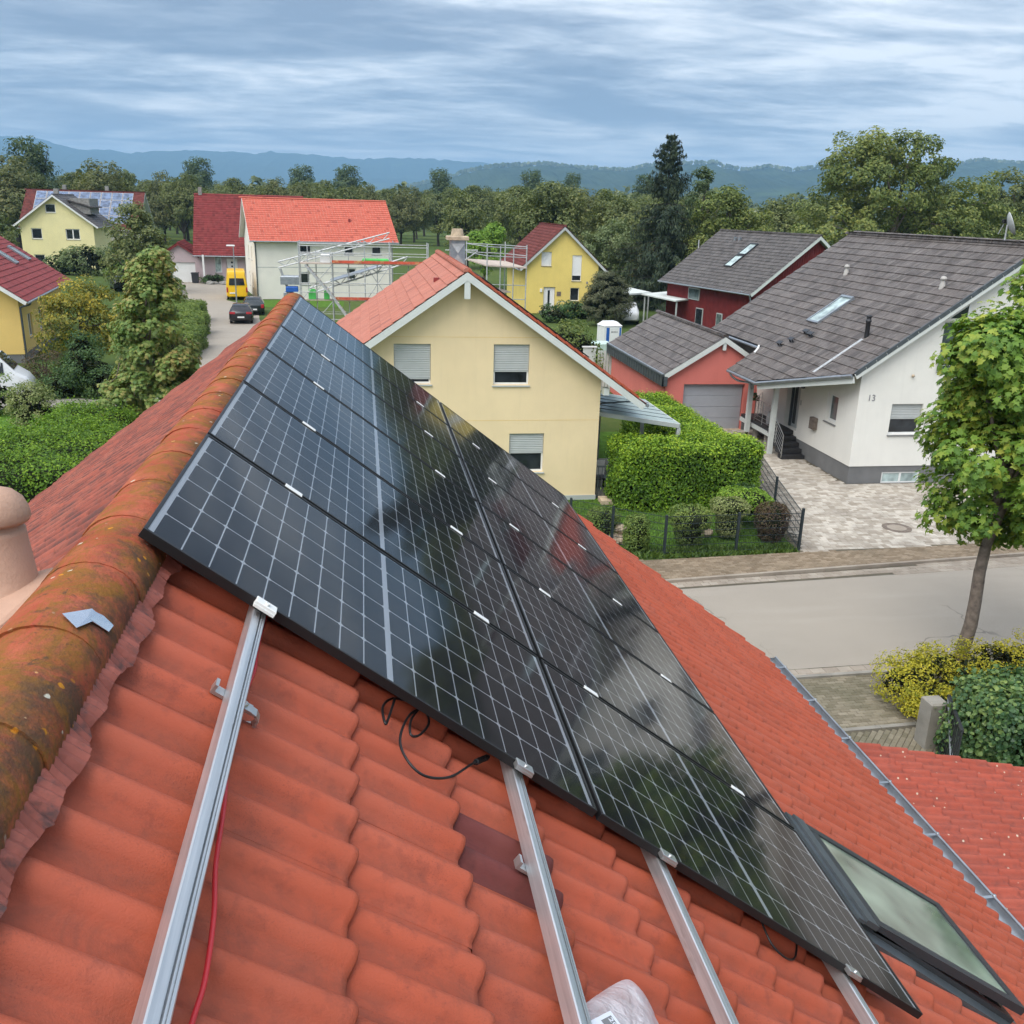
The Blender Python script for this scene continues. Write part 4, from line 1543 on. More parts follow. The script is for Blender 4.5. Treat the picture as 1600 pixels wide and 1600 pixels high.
def panel_proto():
    T = thing('solar_panel', '', 'solar panel', matrix=PM_, world=False)
    b = MB()
    lip, h = 0.011, 0.030
    for (a, c) in (((0, 0, -h), (PL, lip, 0)), ((0, PW - lip, -h), (PL, PW, 0)), ((0, lip, -h), (lip, PW - lip, 0)), ((PL - lip, lip, -h), (PL, PW - lip, 0))):
        b.cbox(a, c, 0.0012)
    b.obj('frame', 'black_plastic', T)
    MB().box((lip, lip, -0.0105), (PL - lip, PW - lip, -0.0069)).obj('backsheet', 'backsheet', T)
    MB().poly([(lip, lip, -0.0025), (PL - lip, lip, -0.0025), (PL - lip, PW - lip, -0.0025), (lip, PW - lip, -0.0025)]).obj('cover_glass', 'cover_glass', T)
    cw, ch, gu, gv, mid = 0.1800, 0.0868, 0.0064, 0.0048, 0.024
    c = 0.0085
    cell = MB()
    x, y = ch / 2, cw / 2
    pts = [(-x + c, -y), (x - c, -y), (x, -y + c), (x, y - c), (x - c, y), (-x + c, y), (-x, y - c), (-x, -y + c)]
    cell.add([(p[0], p[1], 0) for p in pts], [tuple(range(8))])
    me = cell.mesh('solar_cell')
    me.materials.append(MATS['solar_cell'])
    tot_v = 18 * ch + 16 * gv + mid
    tot_u = 6 * cw + 5 * gu
    v0, u0 = (PL - tot_v) / 2, (PW - tot_u) / 2
    for i in range(18):
        vv = v0 + i * (ch + gv) + ch / 2 + (mid - gv if i >= 9 else 0)
        for j in range(6):
            uu = u0 + j * (cw + gu) + cw / 2
            o = bpy.data.objects.new('solar_cell', me)
            COL.objects.link(o)
            o.parent = T
            o.matrix_basis = Matrix.Translation((vv, uu, -0.0065))
    return T


def panels():
    P0 = panel_proto()
    first = True
    for r in range(2):
        for k in range(6):
            M = PM_ @ Matrix.Translation((r * (PL + 0.02), k * (PW + PG), 0))
            lab = 'black solar panel in the %s row on the red roof, %s' % ('upper' if r == 0 else 'lower', ORD[k])
            if first:
                P0.matrix_world = M
                P0['label'] = lab
                P0['group'] = 'solar panels on the near roof'
                first = False
            else:
                copy_tree(P0, M, lab, 'solar panels on the near roof')


panels()
RAILV = [0.405, 1.395, 2.05, 3.035]


def rails():
    labs = ['aluminium mounting rail nearest the ridge, with the red cable beside it', 'aluminium mounting rail, second from the ridge, passing the stained dark tile', 'aluminium mounting rail, third from the ridge, right of the plastic bag', 'aluminium mounting rail lowest on the roof, by the roof window']
    for q, v in enumerate(RAILV):
        T = thing('mounting_rail', labs[q], 'rail', rp(-2.2, v, -0.1), 'aluminium rails under the panels')
        M = PM_ @ Matrix.Translation((v, 0, 0))
        b = MB()
        w, zt, zb = 0.021, -0.031, -0.078
        sec = [(-w, zb), (w, zb), (w, zt - 0.003), (w - 0.003, zt), (0.0125, zt), (0.0125, zt - 0.004), (0.0095, zt - 0.004), (0.0095, zt), (0.0062, zt), (0.0062, zt - 0.010), (0.0012, zt - 0.010), (0.0012, zt), (-w + 0.003, zt), (-w, zt - 0.003)]
        n = len(sec)
        ya, yb = -2.25, 6.99
        vs = [M @ Vector((x, ya, z)) for x, z in sec] + [M @ Vector((x, yb, z)) for x, z in sec]
        b.add(vs, [(i, n + i, n + (i + 1) % n, (i + 1) % n) for i in range(n)])
        b.obj('rail_profile', 'aluminium', T)
        # end clamp on the near panel edge
        b = MB()
        b.cbox((-0.034, -0.030, -0.014), (0.034, 0.009, 0.006), 0.0015, M)
        b.box((-0.034, -0.034, -0.012), (0.034, -0.0302, -0.004), M)
        b.lathe([(0.0065, 0), (0.0065, 0.006), (0.004, 0.0065), (0.0035, 0.002)], M @ Vector((0, -0.016, 0.006)), 10, axis=M.to_3x3().to_4x4())
        b.obj('end_clamp', 'white_paint' if q == 0 else 'steel', T)
        b = MB()
        for dx in (-0.009, 0.009):
            b.box((dx - 0.003, -0.040, -0.046), (dx + 0.003, -0.012, -0.030), M)
        b.obj('clamp_foot', 'steel', T)
        for k in range(1, 6):
            u = k * (PW + PG) - PG / 2
            b = MB()
            b.cbox((-0.040, -0.017, 0.0005), (0.040, 0.017, 0.004), 0.001, M @ Matrix.Translation((0, u, 0)))
            b.box((-0.040, -0.010, -0.028), (0.040, 0.010, 0.0004), M @ Matrix.Translation((0, u, 0)))
            b.obj('mid_clamp', 'white_paint', T)
        if q < 2:
            u = -0.43
            H = M @ Matrix.Translation((0, u, 0))
            b = MB()
            b.box((-0.055, -0.018, -0.088), (0.062, 0.018, -0.079), H)
            b.box((-0.055, -0.018, -0.079), (-0.046, 0.018, -0.062), H)
            # strap bending over and down to the tile
            path = [(0.055, -0.083), (0.075, -0.085), (0.088, -0.094), (0.090, -0.108), (0.084, -0.122), (0.070, -0.130)]
            for (a, c) in zip(path[:-1], path[1:]):
                P, Q = H @ Vector((a[0], 0, a[1])), H @ Vector((c[0], 0, c[1]))
                b.bar(P, Q + (Q - P) * 0.08, 0.034, 0.006, up=NN)
            b.lathe([(0.009, 0), (0.009, 0.007), (0.005, 0.008), (0.004, 0.003)], H @ Vector((0.038, 0, -0.079)), 10, axis=M.to_3x3().to_4x4())
            b.obj('roof_hook', 'steel', T)


rails()


def smooth_path(pts, n=6):
    P = [Vector(p) for p in pts]
    out = []
    for i in range(len(P) - 1):
        p0, p1, p2, p3 = P[max(i - 1, 0)], P[i], P[i + 1], P[min(i + 2, len(P) - 1)]
        for k in range(n):
            t = k / n
            out.append(0.5 * ((2 * p1) + (p2 - p0) * t + (2 * p0 - 5 * p1 + 4 * p2 - p3) * t * t + (3 * p1 - p0 - 3 * p2 + p3) * t ** 3))
    out.append(P[-1])
    return out


def cables():
    red = [(0.15, 0.452), (-0.088, 0.449), (-0.20, 0.455), (-0.318, 0.447), (-0.443, 0.437), (-0.642, 0.439), (-0.824, 0.457), (-1.002, 0.467), (-1.131, 0.485), (-1.278, 0.493), (-1.372, 0.486), (-1.60, 0.47), (-1.9, 0.45)]
    o = MB().tube(smooth_path([rp(u, v, -0.095) for u, v in red]), 0.0052, 10).obj('cable', 'red_cable')
    tag(o, 'red solar cable lying along the rail nearest the ridge', 'cable')
    loop = [(0.05, 0.92, -0.06), (-0.06, 0.905, -0.08), (-0.10, 0.892, -0.08), (-0.011, 0.885, -0.08), (0.078, 0.923, -0.078), (0.118, 0.985, -0.075), (0.128, 1.045, -0.07), (0.064, 1.068, -0.075), (-0.043, 1.026, -0.08), (-0.075, 0.990, -0.08), (0.0, 0.99, -0.074), (0.085, 1.02, -0.066), (0.125, 1.048, -0.06), (0.042, 0.992, -0.070), (-0.076, 0.956, -0.08), (-0.17, 0.951, -0.085), (-0.24, 0.987, -0.085), (-0.247, 1.045, -0.085), (-0.173, 1.136, -0.085), (-0.036, 1.229, -0.082), (0.0, 1.255, -0.080)]
    T = thing('connector_cable', 'black cable looping out under the nearest panel with a plug end', 'cable', rp(0, 1.0, -0.1))
    MB().tube(smooth_path([rp(*q) for q in loop]), 0.0042, 8).obj('wire', 'black_plastic', T)
    pts = [rp(-0.01 + 0.1 * t, 1.248 + 0.075 * t, -0.080) for t in (0, 0.12, 0.14, 0.5, 0.52, 0.62, 0.64, 0.86, 0.88, 1.0)]
    MB().tube(pts, [0.006, 0.008, 0.0105, 0.0105, 0.0085, 0.0085, 0.0105, 0.0105, 0.0075, 0.0075], 12, smooth=False).obj('plug', 'black_plastic', T)
    # second, mostly hidden loop near the lower end of the array
    lp = [(0.10, 2.62, -0.05), (0.0, 2.66, -0.08), (-0.02, 2.74, -0.09), (0.03, 2.82, -0.09), (0.12, 2.86, -0.06)]
    o = MB().tube(smooth_path([rp(*q) for q in lp]), 0.0042, 8).obj('cable', 'black_plastic')
    tag(o, 'short black cable hanging below the lower panel edge', 'cable')
    # loose foil scrap on the ridge
    vs = []
    for (x, y) in ((-0.685, 2.035), (-0.642, 2.105), (-0.634, 2.10), (-0.620, 2.108), (-0.602, 2.115), (-0.603, 2.075), (-0.630, 2.055), (-0.646, 1.995), (-0.640, 2.06)):
        vs.append((x, y, RZ - 0.010 + 0.86 * math.sqrt(max(0.0, 0.134 ** 2 - (x - RX) ** 2)) + 0.006))
    o = MB().add(vs, [(i, (i + 1) % 8, 8) for i in range(8)]).obj('foil_scrap', 'foil')
    md = o.modifiers.new('thick', 'SOLIDIFY')
    md.thickness = 0.0012
    tag(o, 'crumpled silver foil scrap lying on the mossy ridge', 'foil')


cables()


def bag():
    """clear plastic bag with a printed label, lying between the rails"""
    T = thing('plastic_bag', 'clear plastic bag with white printed label on the red tiles', 'bag', rp(-1.0, 1.55, -0.1))
    out = [(-1.30, 1.20), (-1.12, 1.25), (-0.953, 1.385), (-0.85, 1.475), (-0.703, 1.633), (-0.645, 1.702), (-0.638, 1.733), (-0.666, 1.768), (-0.708, 1.776), (-0.78, 1.785), (-0.95, 1.76), (-1.15, 1.72), (-1.35, 1.60)]
    n = len(out)
    cu = sum(q[0] for q in out) / n
    cv = sum(q[1] for q in out) / n
    rng = np.random.default_rng(9)
    vs, fs = [], []
    rings = [1.0, 0.9, 0.72, 0.5, 0.28, 0.06]
    for j, s in enumerate(rings):
        for i, (u, v) in enumerate(out):
            h = -0.098 + 0.040 * (1 - s ** 3) + (rng.normal() * 0.007 if 0 < j else 0.0)
            vs.append(rp(cu + (u - cu) * s, cv + (v - cv) * s, h))
    for j in range(len(rings) - 1):
        fs += [(j * n + i, j * n + (i + 1) % n, (j + 1) * n + (i + 1) % n, (j + 1) * n + i) for i in range(n)]
    fs.append(tuple((len(rings) - 1) * n + i for i in range(n)))
    b = MB().add(vs, fs, True)
    o = b.obj('film', 'bag_plastic', T)
    sd = o.modifiers.new('sub', 'SUBSURF')
    sd.levels = sd.render_levels = 2
    # label sheet
    L = [(-1.02, 1.365), (-0.885, 1.487), (-0.81, 1.582), (-0.955, 1.665), (-1.10, 1.545)]
    hh = -0.047
    a0, a1 = rp(-0.985, 1.395, hh + 0.002), rp(-0.887, 1.515, hh + 0.002)
    ex = (a1 - a0).normalized()
    ez = NN
    ey = ez.cross(ex)
    LM = Matrix(((ex.x, ey.x, ez.x, a0.x), (ex.y, ey.y, ez.y, a0.y), (ex.z, ey.z, ez.z, a0.z), (0, 0, 0, 1)))
    lab = MB().box((-0.10, -0.16, -0.002), (0.155, -0.002, 0), LM).obj('label_sheet', 'paper_white', T)
    MB().box((0.085, -0.062, 0.0002), (0.140, -0.012, 0.0008), LM).obj('print_block', 'print_grey', lab)
    text('200', LM @ Matrix.Translation((0.118, -0.015, 0.0014)) @ Matrix.Rotation(math.radians(-90), 4, 'Z'), 0.026, 'paper_white', lab, 'lettering')
    text('CE', LM @ Matrix.Translation((-0.005, -0.045, 0.0012)), 0.03, 'print_dark', lab, 'lettering')
    for k in range(3):
        MB().box((0.075, -0.082 - k * 0.014, 0.0002), (0.140, -0.075 - k * 0.014, 0.0008), LM).obj('print_line', 'print_dark', lab)


def text(s, M, size, mat, parent, name, extrude=0.0004, align='LEFT'):
    cu = bpy.data.curves.new(name, 'FONT')
    cu.body = s
    cu.size = size
    cu.extrude = extrude
    cu.align_x = align
    cu.materials.append(MATS[mat])
    o = bpy.data.objects.new(name, cu)
    COL.objects.link(o)
    r = parent
    o.parent = parent
    top = parent
    while top.parent is not None:
        top = top.parent
    # parents below the top have an identity basis, so the top's inverse is enough
    if parent is top:
        o.matrix_parent_inverse = INV.get(top.name, Matrix())
    o.matrix_basis = M
    # real mesh instead of a curve, so that the lettering is counted like any other part
    bpy.context.view_layer.update()
    me = bpy.data.meshes.new_from_object(o)
    o2 = bpy.data.objects.new(name, me)
    COL.objects.link(o2)
    o2.parent = parent
    o2.matrix_parent_inverse = o.matrix_parent_inverse.copy()
    o2.matrix_basis = M
    bpy.data.objects.remove(o, do_unlink=True)
    return o2


bag()

# ------------------------------------------------------------------ house kit
def cut(o, boxes):
    """cut window and door openings into a wall"""
    b = MB()
    for (a, c, M) in boxes:
        b.box(a, c, M)
    me = b.mesh('cutter')
    co = bpy.data.objects.new('cutter', me)
    COL.objects.link(co)
    par, pinv = o.parent, o.matrix_parent_inverse.copy()
    o.parent = None
    md = o.modifiers.new('cut', 'BOOLEAN')
    md.operation = 'DIFFERENCE'
    md.solver = 'EXACT'
    md.use_self = True
    md.object = co
    bpy.context.view_layer.update()
    ev = o.evaluated_get(bpy.context.evaluated_depsgraph_get())
    new = bpy.data.meshes.new_from_object(ev)
    o.modifiers.clear()
    o.data = new
    o.parent = par
    o.matrix_parent_inverse = pinv
    bpy.data.objects.remove(co, do_unlink=True)


def wallM(p, xdir, out):
    """wall frame: X along the wall, Y out of it, Z up"""
    x, y = Vector(xdir).normalized(), Vector(out).normalized()
    return Matrix(((x.x, y.x, 0, p[0]), (x.y, y.y, 0, p[1]), (x.z, y.z, 1, p[2]), (0, 0, 0, 1)))


def window(T, M, w, h, shutter=0.0, pane='pane_dark', sill=True, split=1, inset=0.10, shmat='grey_paint', frame_m='white_paint', fw=0.06, sillm='zinc', name='window', hole=None):
    """M: wall frame at the opening's lower left corner"""
    if hole is not None:
        hole.append(((0, -0.35, 0), (w, 0.3, h), M))
    y0, y1 = -inset - 0.06, -inset
    b = MB()
    b.box((0.002, y0, 0.002), (fw, y1, h - 0.002), M)
    b.box((w - fw, y0, 0.002), (w - 0.002, y1, h - 0.002), M)
    b.box((fw, y0, 0.002), (w - fw, y1, fw), M)
    b.box((fw, y0, h - fw), (w - fw, y1, h - 0.002), M)
    for k in range(1, split):
        x = w * k / split
        b.box((x - fw * 0.75, y0, fw), (x + fw * 0.75, y1, h - fw), M)
    f = b.obj(name, frame_m, T)
    for k in range(split):
        x0 = w * k / split + fw * (1 if k == 0 else 0.75)
        x1 = w * (k + 1) / split - fw * (1 if k == split - 1 else 0.75)
        MB().box((x0, y0 + 0.02, fw), (x1, y1 - 0.02, h - fw), M).obj('pane', pane, f)
    MB().box((-0.02, -0.40, -0.02), (w + 0.02, -0.36, h + 0.02), M).obj('room_backing', 'inner_dark', f)
    if sill:
        b = MB()
        b.prism([M @ Vector(q) for q in ((-0.04, -inset, 0.0), (-0.04, 0.05, -0.025), (-0.04, 0.05, -0.055), (-0.04, -inset, -0.03))], M.to_3x3() @ Vector((w + 0.08, 0, 0)))
        b.obj('sill', sillm, f)
    if shutter > 0:
        hs = h * shutter
        b = MB()
        n = max(3, int(hs / 0.055))
        vs, fs = [], []
        for k in range(n):
            za, zb = h - hs + hs * k / n, h - hs + hs * (k + 1) / n
            b.add([M @ Vector(q) for q in ((0.01, y1 + 0.012, za), (w - 0.01, y1 + 0.012, za), (w - 0.01, y1 + 0.026, (za + zb) / 2), (0.01, y1 + 0.026, (za + zb) / 2), (w - 0.01, y1 + 0.012, zb), (0.01, y1 + 0.012, zb))], [(0, 1, 2, 3), (3, 2, 4, 5)])
        b.box((0.01, y1 + 0.004, h - hs - 0.03), (w - 0.01, y1 + 0.03, h - hs), M)
        b.obj('shutter', shmat, f)
    return f


def gable_house(label, M, w, l, ez, rz, wallm, tilem, tile='flat', gauge=0.43, oL=0.6, oR=0.6, og=0.45, budget=290, lift=0.17, plinth=0.0, board='pale_wood_paint', clipL=None, clipR=None, single_ridge=True, ridgem=None, gutter='zinc', tw=0.30, hiddenL=None, fieldR=None, name='house', cat='house', bL=None):
    """M: frame, X across the gable, Y along the ridge; wall from x=0..w, y=0..l"""
    T = thing(name, label, cat, M @ Vector((w / 2, l / 2, 0)))
    b = MB()
    b.prism([M @ Vector(q) for q in ((0, 0, plinth), (w, 0, plinth), (w, 0, ez), (w / 2, 0, rz), (0, 0, ez))], M.to_3x3() @ Vector((0, l, 0)))
    wall = b.obj('wall', wallm, T)
    if plinth > 0:
        MB().box((0.03, 0.03, -0.05), (w - 0.03, l - 0.03, plinth + 0.01), M).obj('plinth', 'plinth_grey', T)
    th = math.atan2(rz - ez, w / 2)
    c, s = math.cos(th), math.sin(th)
    az = rz + lift / c
    if tile == 'flat':
        me = flat_tile(tw, gauge + 0.045, gauge)
        mf = me
    else:
        me = far_wave_tile(tw, gauge + 0.05, 0.035, 0.026, gauge)
        mf = me
    F = Field(T, 'roof_tile', me, mf, tilem, budget)
    R3 = M.to_3x3()
    for side, ov, clip, hid in ((-1, oL, clipL, hiddenL), (1, oR, clipR, None)):
        d = R3 @ Vector((side * c, 0, -s))
        al = R3 @ Vector((0, side, 0))
        y0 = -og if side > 0 else l + og
        ln = l + 2 * og
        rise = (w / 2 + ov) / c
        first = rise - gauge * int((rise - 0.12) / gauge)
        if first < 0.2:
            first += gauge
        lay(F, M @ Vector((w / 2, y0, az)), al, d, ln, rise + 0.001, tw * ln / (tw * round(ln / tw)), gauge, first=first, clip=clip, hidden=hid, rot=0.003)
        if clip is None:
            P = [M @ Vector(q) for q in ((w / 2, -og + 0.03, az - 0.03), (w / 2, l + og - 0.03, az - 0.03), (w / 2 + side * (w / 2 + ov - 0.04), l + og - 0.03, az - 0.03 - (w / 2 + ov - 0.04) * s / c), (w / 2 + side * (w / 2 + ov - 0.04), -og + 0.03, az - 0.03 - (w / 2 + ov - 0.04) * s / c))]
            MB().prism(P if side > 0 else P[::-1], (0, 0, -0.09)).obj('roof_deck', board, T)
            xe = w / 2 + side * (w / 2 + ov + 0.05)
            zz = az - (w / 2 + ov) * s / c - 0.05
            MB().tube([M @ Vector((xe, -og, zz)), M @ Vector((xe, l + og, zz))], 0.06, 8).obj('gutter', gutter, T)
        # barge boards
        for y in (-og - 0.012, l + og - 0.018):
            P = Vector((w / 2, y, az - 0.035))
            dd = Vector((side * c, 0, -s))
            nn = Vector((side * s, 0, c))
            Lb = rise - 0.02 if not (bL and side < 0) else bL
            if clip is not None and y > l:
                continue
            MB().prism([M @ q for q in (P, P + dd * Lb, P + dd * Lb - nn * 0.20, P - Vector((0, 0, 0.20 / c)))], R3 @ Vector((0, 0.03, 0))).obj('barge_board', board, T)
    F.done()
    # ridge tiles
    rm = ridgem or tilem
    y = -og
    j = MB()
    while y < l + og - 0.1:
        pts = []
        b = MB() if single_ridge else j
        n = 7
        vs = []
        for (yy, r) in ((y, 0.135), (y + 0.40, 0.118)):
            for i in range(n):
                a = math.radians(-12 + 204 * i / (n - 1))
                vs.append(M @ Vector((w / 2 + r * math.cos(a), yy, az + 0.0 + r * math.sin(a) * 0.8)))
        b.add(vs, [(i, i + 1, n + i + 1, n + i) for i in range(n - 1)], True)
        b.add(vs[:n], [tuple(range(n))[::-1]])
        if single_ridge:
            b.obj('ridge_tile', rm, T)
        y += 0.385
    if not single_ridge:
        o = j.obj('ridge_tiles', rm, T)
    return T, wall, (c, s, az)


def downpipe(T, pts, r=0.045, m='zinc'):
    return MB().tube(smooth_path(pts, 4), r, 8).obj('downpipe', m, T)


# ------------------------------------------------------------------ cream house with the gable towards us
def cream_house():
    M = frame((-1.36, 29.22, 0), 0)
    T, wall, (c, s, az) = gable_house('cream house with red roof, shutters half down and chimney', M, 8.90, 11.0, 4.10, 7.20, 'stucco_cream', 'tile_salmon_flat', 'flat', 0.40, 1.42, 1.42, 0.50, 280, plinth=0.0, board='pale_wood_paint', lift=0.20)
    holes = []
    for (x, z, h, sh) in ((2.22, 3.93, 1.26, 0.86), (5.36, 3.90, 1.29, 0.66), (5.93, 1.00, 1.30, 0.50)):
        window(T, wallM(M @ Vector((x, 0, z)), (1, 0, 0), (0, -1, 0)), 1.15, h, shutter=sh, hole=holes, inset=0.09, sillm='grey_paint')
    cut(wall, holes)
    # joint lines of the prefabricated wall, plinth board
    MB().box((0.02, -0.004, 5.405), (8.88, 0.01, 5.415), M @ Matrix.Diagonal((0.62, 1, 1, 1)) @ Matrix.Translation((2.73, 0, 0))).obj('joint_strip', 'stucco_warm_yellow', T)
    MB().box((0.0, -0.004, 2.735), (8.90, 0.01, 2.745), M).obj('joint_strip', 'stucco_warm_yellow', T)
    MB().box((-0.02, -0.03, -0.02), (8.92, 0.02, 0.16), M).obj('base_board', 'grey_paint', T)
    # king post tip under the ridge, purlin ends
    MB().box((4.36, -0.50, 6.62), (4.54, -0.36, 7.20), M).obj('king_post', 'pale_wood_paint', T)
    MB().box((8.92, -0.35, 3.62), (9.10, -0.02, 3.84), M).obj('purlin_end', 'pale_wood_paint', T)
    # chimney in slate cladding with pale cap
    b = MB().box((4.56, 6.55, 6.8), (5.10, 7.10, 8.10), M)
    ch = b.obj('chimney', 'zinc', T)
    b = MB()
    for (x0, x1, y) in ((4.56, 5.10, 6.55),):
        b.prism([M @ Vector(q) for q in ((x0 + 0.02, y - 0.008, 7.98), (x0 + 0.27, y - 0.03, 7.62), (x1 - 0.02, y - 0.008, 7.98))], (0, 0.01, 0))
        b.prism([M @ Vector(q) for q in ((x0 + 0.02, y - 0.008, 7.25), (x0 + 0.27, y - 0.03, 7.60), (x1 - 0.02, y - 0.008, 7.25))], (0, 0.01, 0))
    b.obj('cladding_fold', 'scaffold_steel', ch)
    MB().cbox((4.43, 6.42, 8.10), (5.23, 7.23, 8.24), 0.03, M).obj('cap', 'stone_pale', ch)
    MB().lathe([(0.25, 0), (0.20, 0.25), (0.16, 0.26), (0.16, 0.1)], M @ Vector((4.83, 6.83, 8.24)), 16, smooth=False).obj('pot', 'stone_pale', ch)
    # vent brick on the left slope
    zz = az - (4.45 - 3.70) * s / c
    MB().box((3.62, 2.2, zz - 0.02), (3.80, 2.36, zz + 0.12), M).obj('roof_vent', 'tile_wine', T)
    # raised verge tiles along the near edge of the right slope
    d = Vector((c, 0, -s))
    P = M @ Vector((4.45, -0.52, az))
    k = 0.15
    while k < (4.45 + 1.42) / c - 0.3:
        q = P + d * k
        MB().box((-0.16, 0.0, 0.0), (0.20, 0.22, 0.075), Matrix(((d.x, 0, s, q.x), (0, 1, 0, q.y), (d.z, 0, c, q.z), (0, 0, 0, 1))) @ Matrix.Rotation(0.05, 4, 'Y')).obj('verge_tile', 'tile_red', T)
        k += 0.38
    return T, M, (c, s, az)


CH, CHM, (chc, chs, chz) = cream_house()


def cream_house_panels():
    """black panels on the slope turned away, seen edge on"""
    d = Vector((chc, 0, -chs))
    n = Vector((chs, 0, chc))
    for k in range(3):
        q = CHM @ Vector((4.45, 0.15, chz)) + d * (0.55 + k * 1.45) + n * 0.13
        M = Matrix(((d.x, 0, n.x, q.x), (0, 1, 0, q.y), (d.z, 0, n.z, q.z), (0, 0, 0, 1)))
        T = thing('solar_panel', 'black solar panel seen edge-on on the cream house roof, %s' % ('nearest its ridge', 'middle one', 'lowest')[k], 'solar panel', q, 'panels on the cream house', world=True)
        b = MB()
        for (a, c2) in (((0, 0, -0.035), (1.40, 0.03, 0)), ((0, 5.4, -0.035), (1.40, 5.43, 0)), ((0, 0.03, -0.035), (0.03, 5.4, 0)), ((1.37, 0.03, -0.035), (1.40, 5.4, 0))):
            b.box(a, c2, M)
        b.obj('frame', 'black_plastic', T)
        MB().box((0.03, 0.03, -0.02), (1.37, 5.4, -0.004), M).obj('cover_glass', 'pane_blue', T)


cream_house_panels()


def terrace_roof():
    """glass patio roof beside the cream house"""
    T = thing('terrace_roof', 'glass terrace roof on grey posts beside the cream house', 'terrace roof', (9.1, 31.8, 0))
    x0, x1, y0, y1 = 7.60, 10.55, 29.95, 34.2
    z = lambda x: 2.86 - (x - x0) * 0.155
    b = MB()
    b.bar((x0, y0, z(x0) - 0.06), (x1, y0, z(x1) - 0.06), 0.09, 0.14)
    b.bar((x0, y1, z(x0) - 0.06), (x1, y1, z(x1) - 0.06), 0.09, 0.14)
    b.bar((x1, y0, z(x1) - 0.08), (x1, y1, z(x1) - 0.08), 0.10, 0.18)
    b.bar((x0 + 0.03, y0, z(x0) - 0.05), (x0 + 0.03, y1, z(x0) - 0.05), 0.06, 0.16)
    b.obj('beam', 'grey_paint', T)
    for y in (y0 + 0.02, y1 - 0.02):
        MB().box((x1 - 0.06, y - 0.06, 0), (x1 + 0.06, y + 0.06, z(x1) - 0.15)).obj('post', 'grey_paint', T)
    MB().box((8.75, y1 - 0.08, 0), (8.87, y1 + 0.04, z(8.8) - 0.12)).obj('post', 'grey_paint', T)
    n = 6
    for k in range(1, n):
        y = y0 + (y1 - y0) * k / n
        MB().bar((x0, y, z(x0) + 0.0), (x1, y, z(x1) + 0.0), 0.045, 0.05).obj('glazing_bar', 'zinc_dark', T)
    for k in range(n):
        ya, yb = y0 + (y1 - y0) * k / n + 0.024, y0 + (y1 - y0) * (k + 1) / n - 0.024
        MB().prism([(x0, ya, z(x0)), (x1, ya, z(x1)), (x1, yb, z(x1)), (x0, yb, z(x0))], (0, 0, 0.012)).obj('pane', 'milky_glass', T)
    MB().tube([(7.62, 30.6, 2.98), (9.3, 30.9, 3.03)], 0.03, 6).obj('awning_arm', 'zinc_dark', T)
    # garden chair and small things on the terrace
    C_ = thing('garden_chair', 'dark garden chair with white back under the glass terrace roof', 'chair', (7.95, 30.3, 0))
    b = MB().box((7.75, 30.1, 0.42), (8.2, 30.55, 0.47))
    b.obj('seat', 'black_plastic', C_)
    MB().box((7.78, 30.5, 0.5), (8.17, 30.56, 1.0)).obj('backrest', 'white_paint', C_)
    for (x, y) in ((7.78, 30.13), (8.17, 30.13), (7.78, 30.52), (8.17, 30.52)):
        MB().box((x - 0.02, y - 0.02, 0), (x + 0.02, y + 0.02, 0.42)).obj('leg', 'black_plastic', C_)
    sheet('terrace', [(7.58, 29.3), (10.9, 29.6), (10.9, 34.4), (7.58, 34.4)], 0.03, 'concrete')
    # small gate between house and hedge
    G = thing('garden_gate', 'grey bar gate between cream house corner and hedge', 'gate', (7.9, 29.0, 0))
    MB().box((7.60, 29.28, 0.05), (8.45, 29.32, 0.10)).box((7.60, 29.28, 1.10), (8.45, 29.32, 1.15)).obj('rail', 'zinc_dark', G)
    for k in range(7):
        MB().box((7.63 + k * 0.13, 29.29, 0.05), (7.65 + k * 0.13, 29.31, 1.15)).obj('bar', 'zinc_dark', G)
    o = MB().cbox((7.62, 28.55, 0), (8.5, 29.1, 0.16), 0.02).obj('step', 'stone_pale')
    tag(o, 'low sandstone step at the corner of the cream house', 'step')


terrace_roof()


# ------------------------------------------------------------------ white house number 13
def trim_tiles(T, items, c, s):
    """tiles cut along the slanting eave"""
    import bmesh
    me = flat_tile(0.30, 0.475, 0.43)
    inv = INV[T.name]
    for (x, sl, p) in items:
        M = slope_matrix(p, (0, -1, 0), (-c, 0, -s))
        bm = bmesh.new()
        bm.from_mesh(me)
        bm.transform(M)
        # keep what lies right of the line (15.24,34.65)-(16.74,30.08)
        n = Vector((4.57, 1.50, 0)).normalized()
        bmesh.ops.bisect_plane(bm, geom=bm.verts[:] + bm.edges[:] + bm.faces[:], plane_co=(15.26, 34.65, 0), plane_no=n, clear_inner=True)
        if len(bm.faces):
            m2 = bpy.data.meshes.new('roof_tile')
            bm.to_mesh(m2)
            m2.materials.append(MATS['tile_dark_flat'])
            o = bpy.data.objects.new('roof_tile', m2)
            COL.objects.link(o)
            o.parent = T
            o.matrix_parent_inverse = inv
        bm.free()


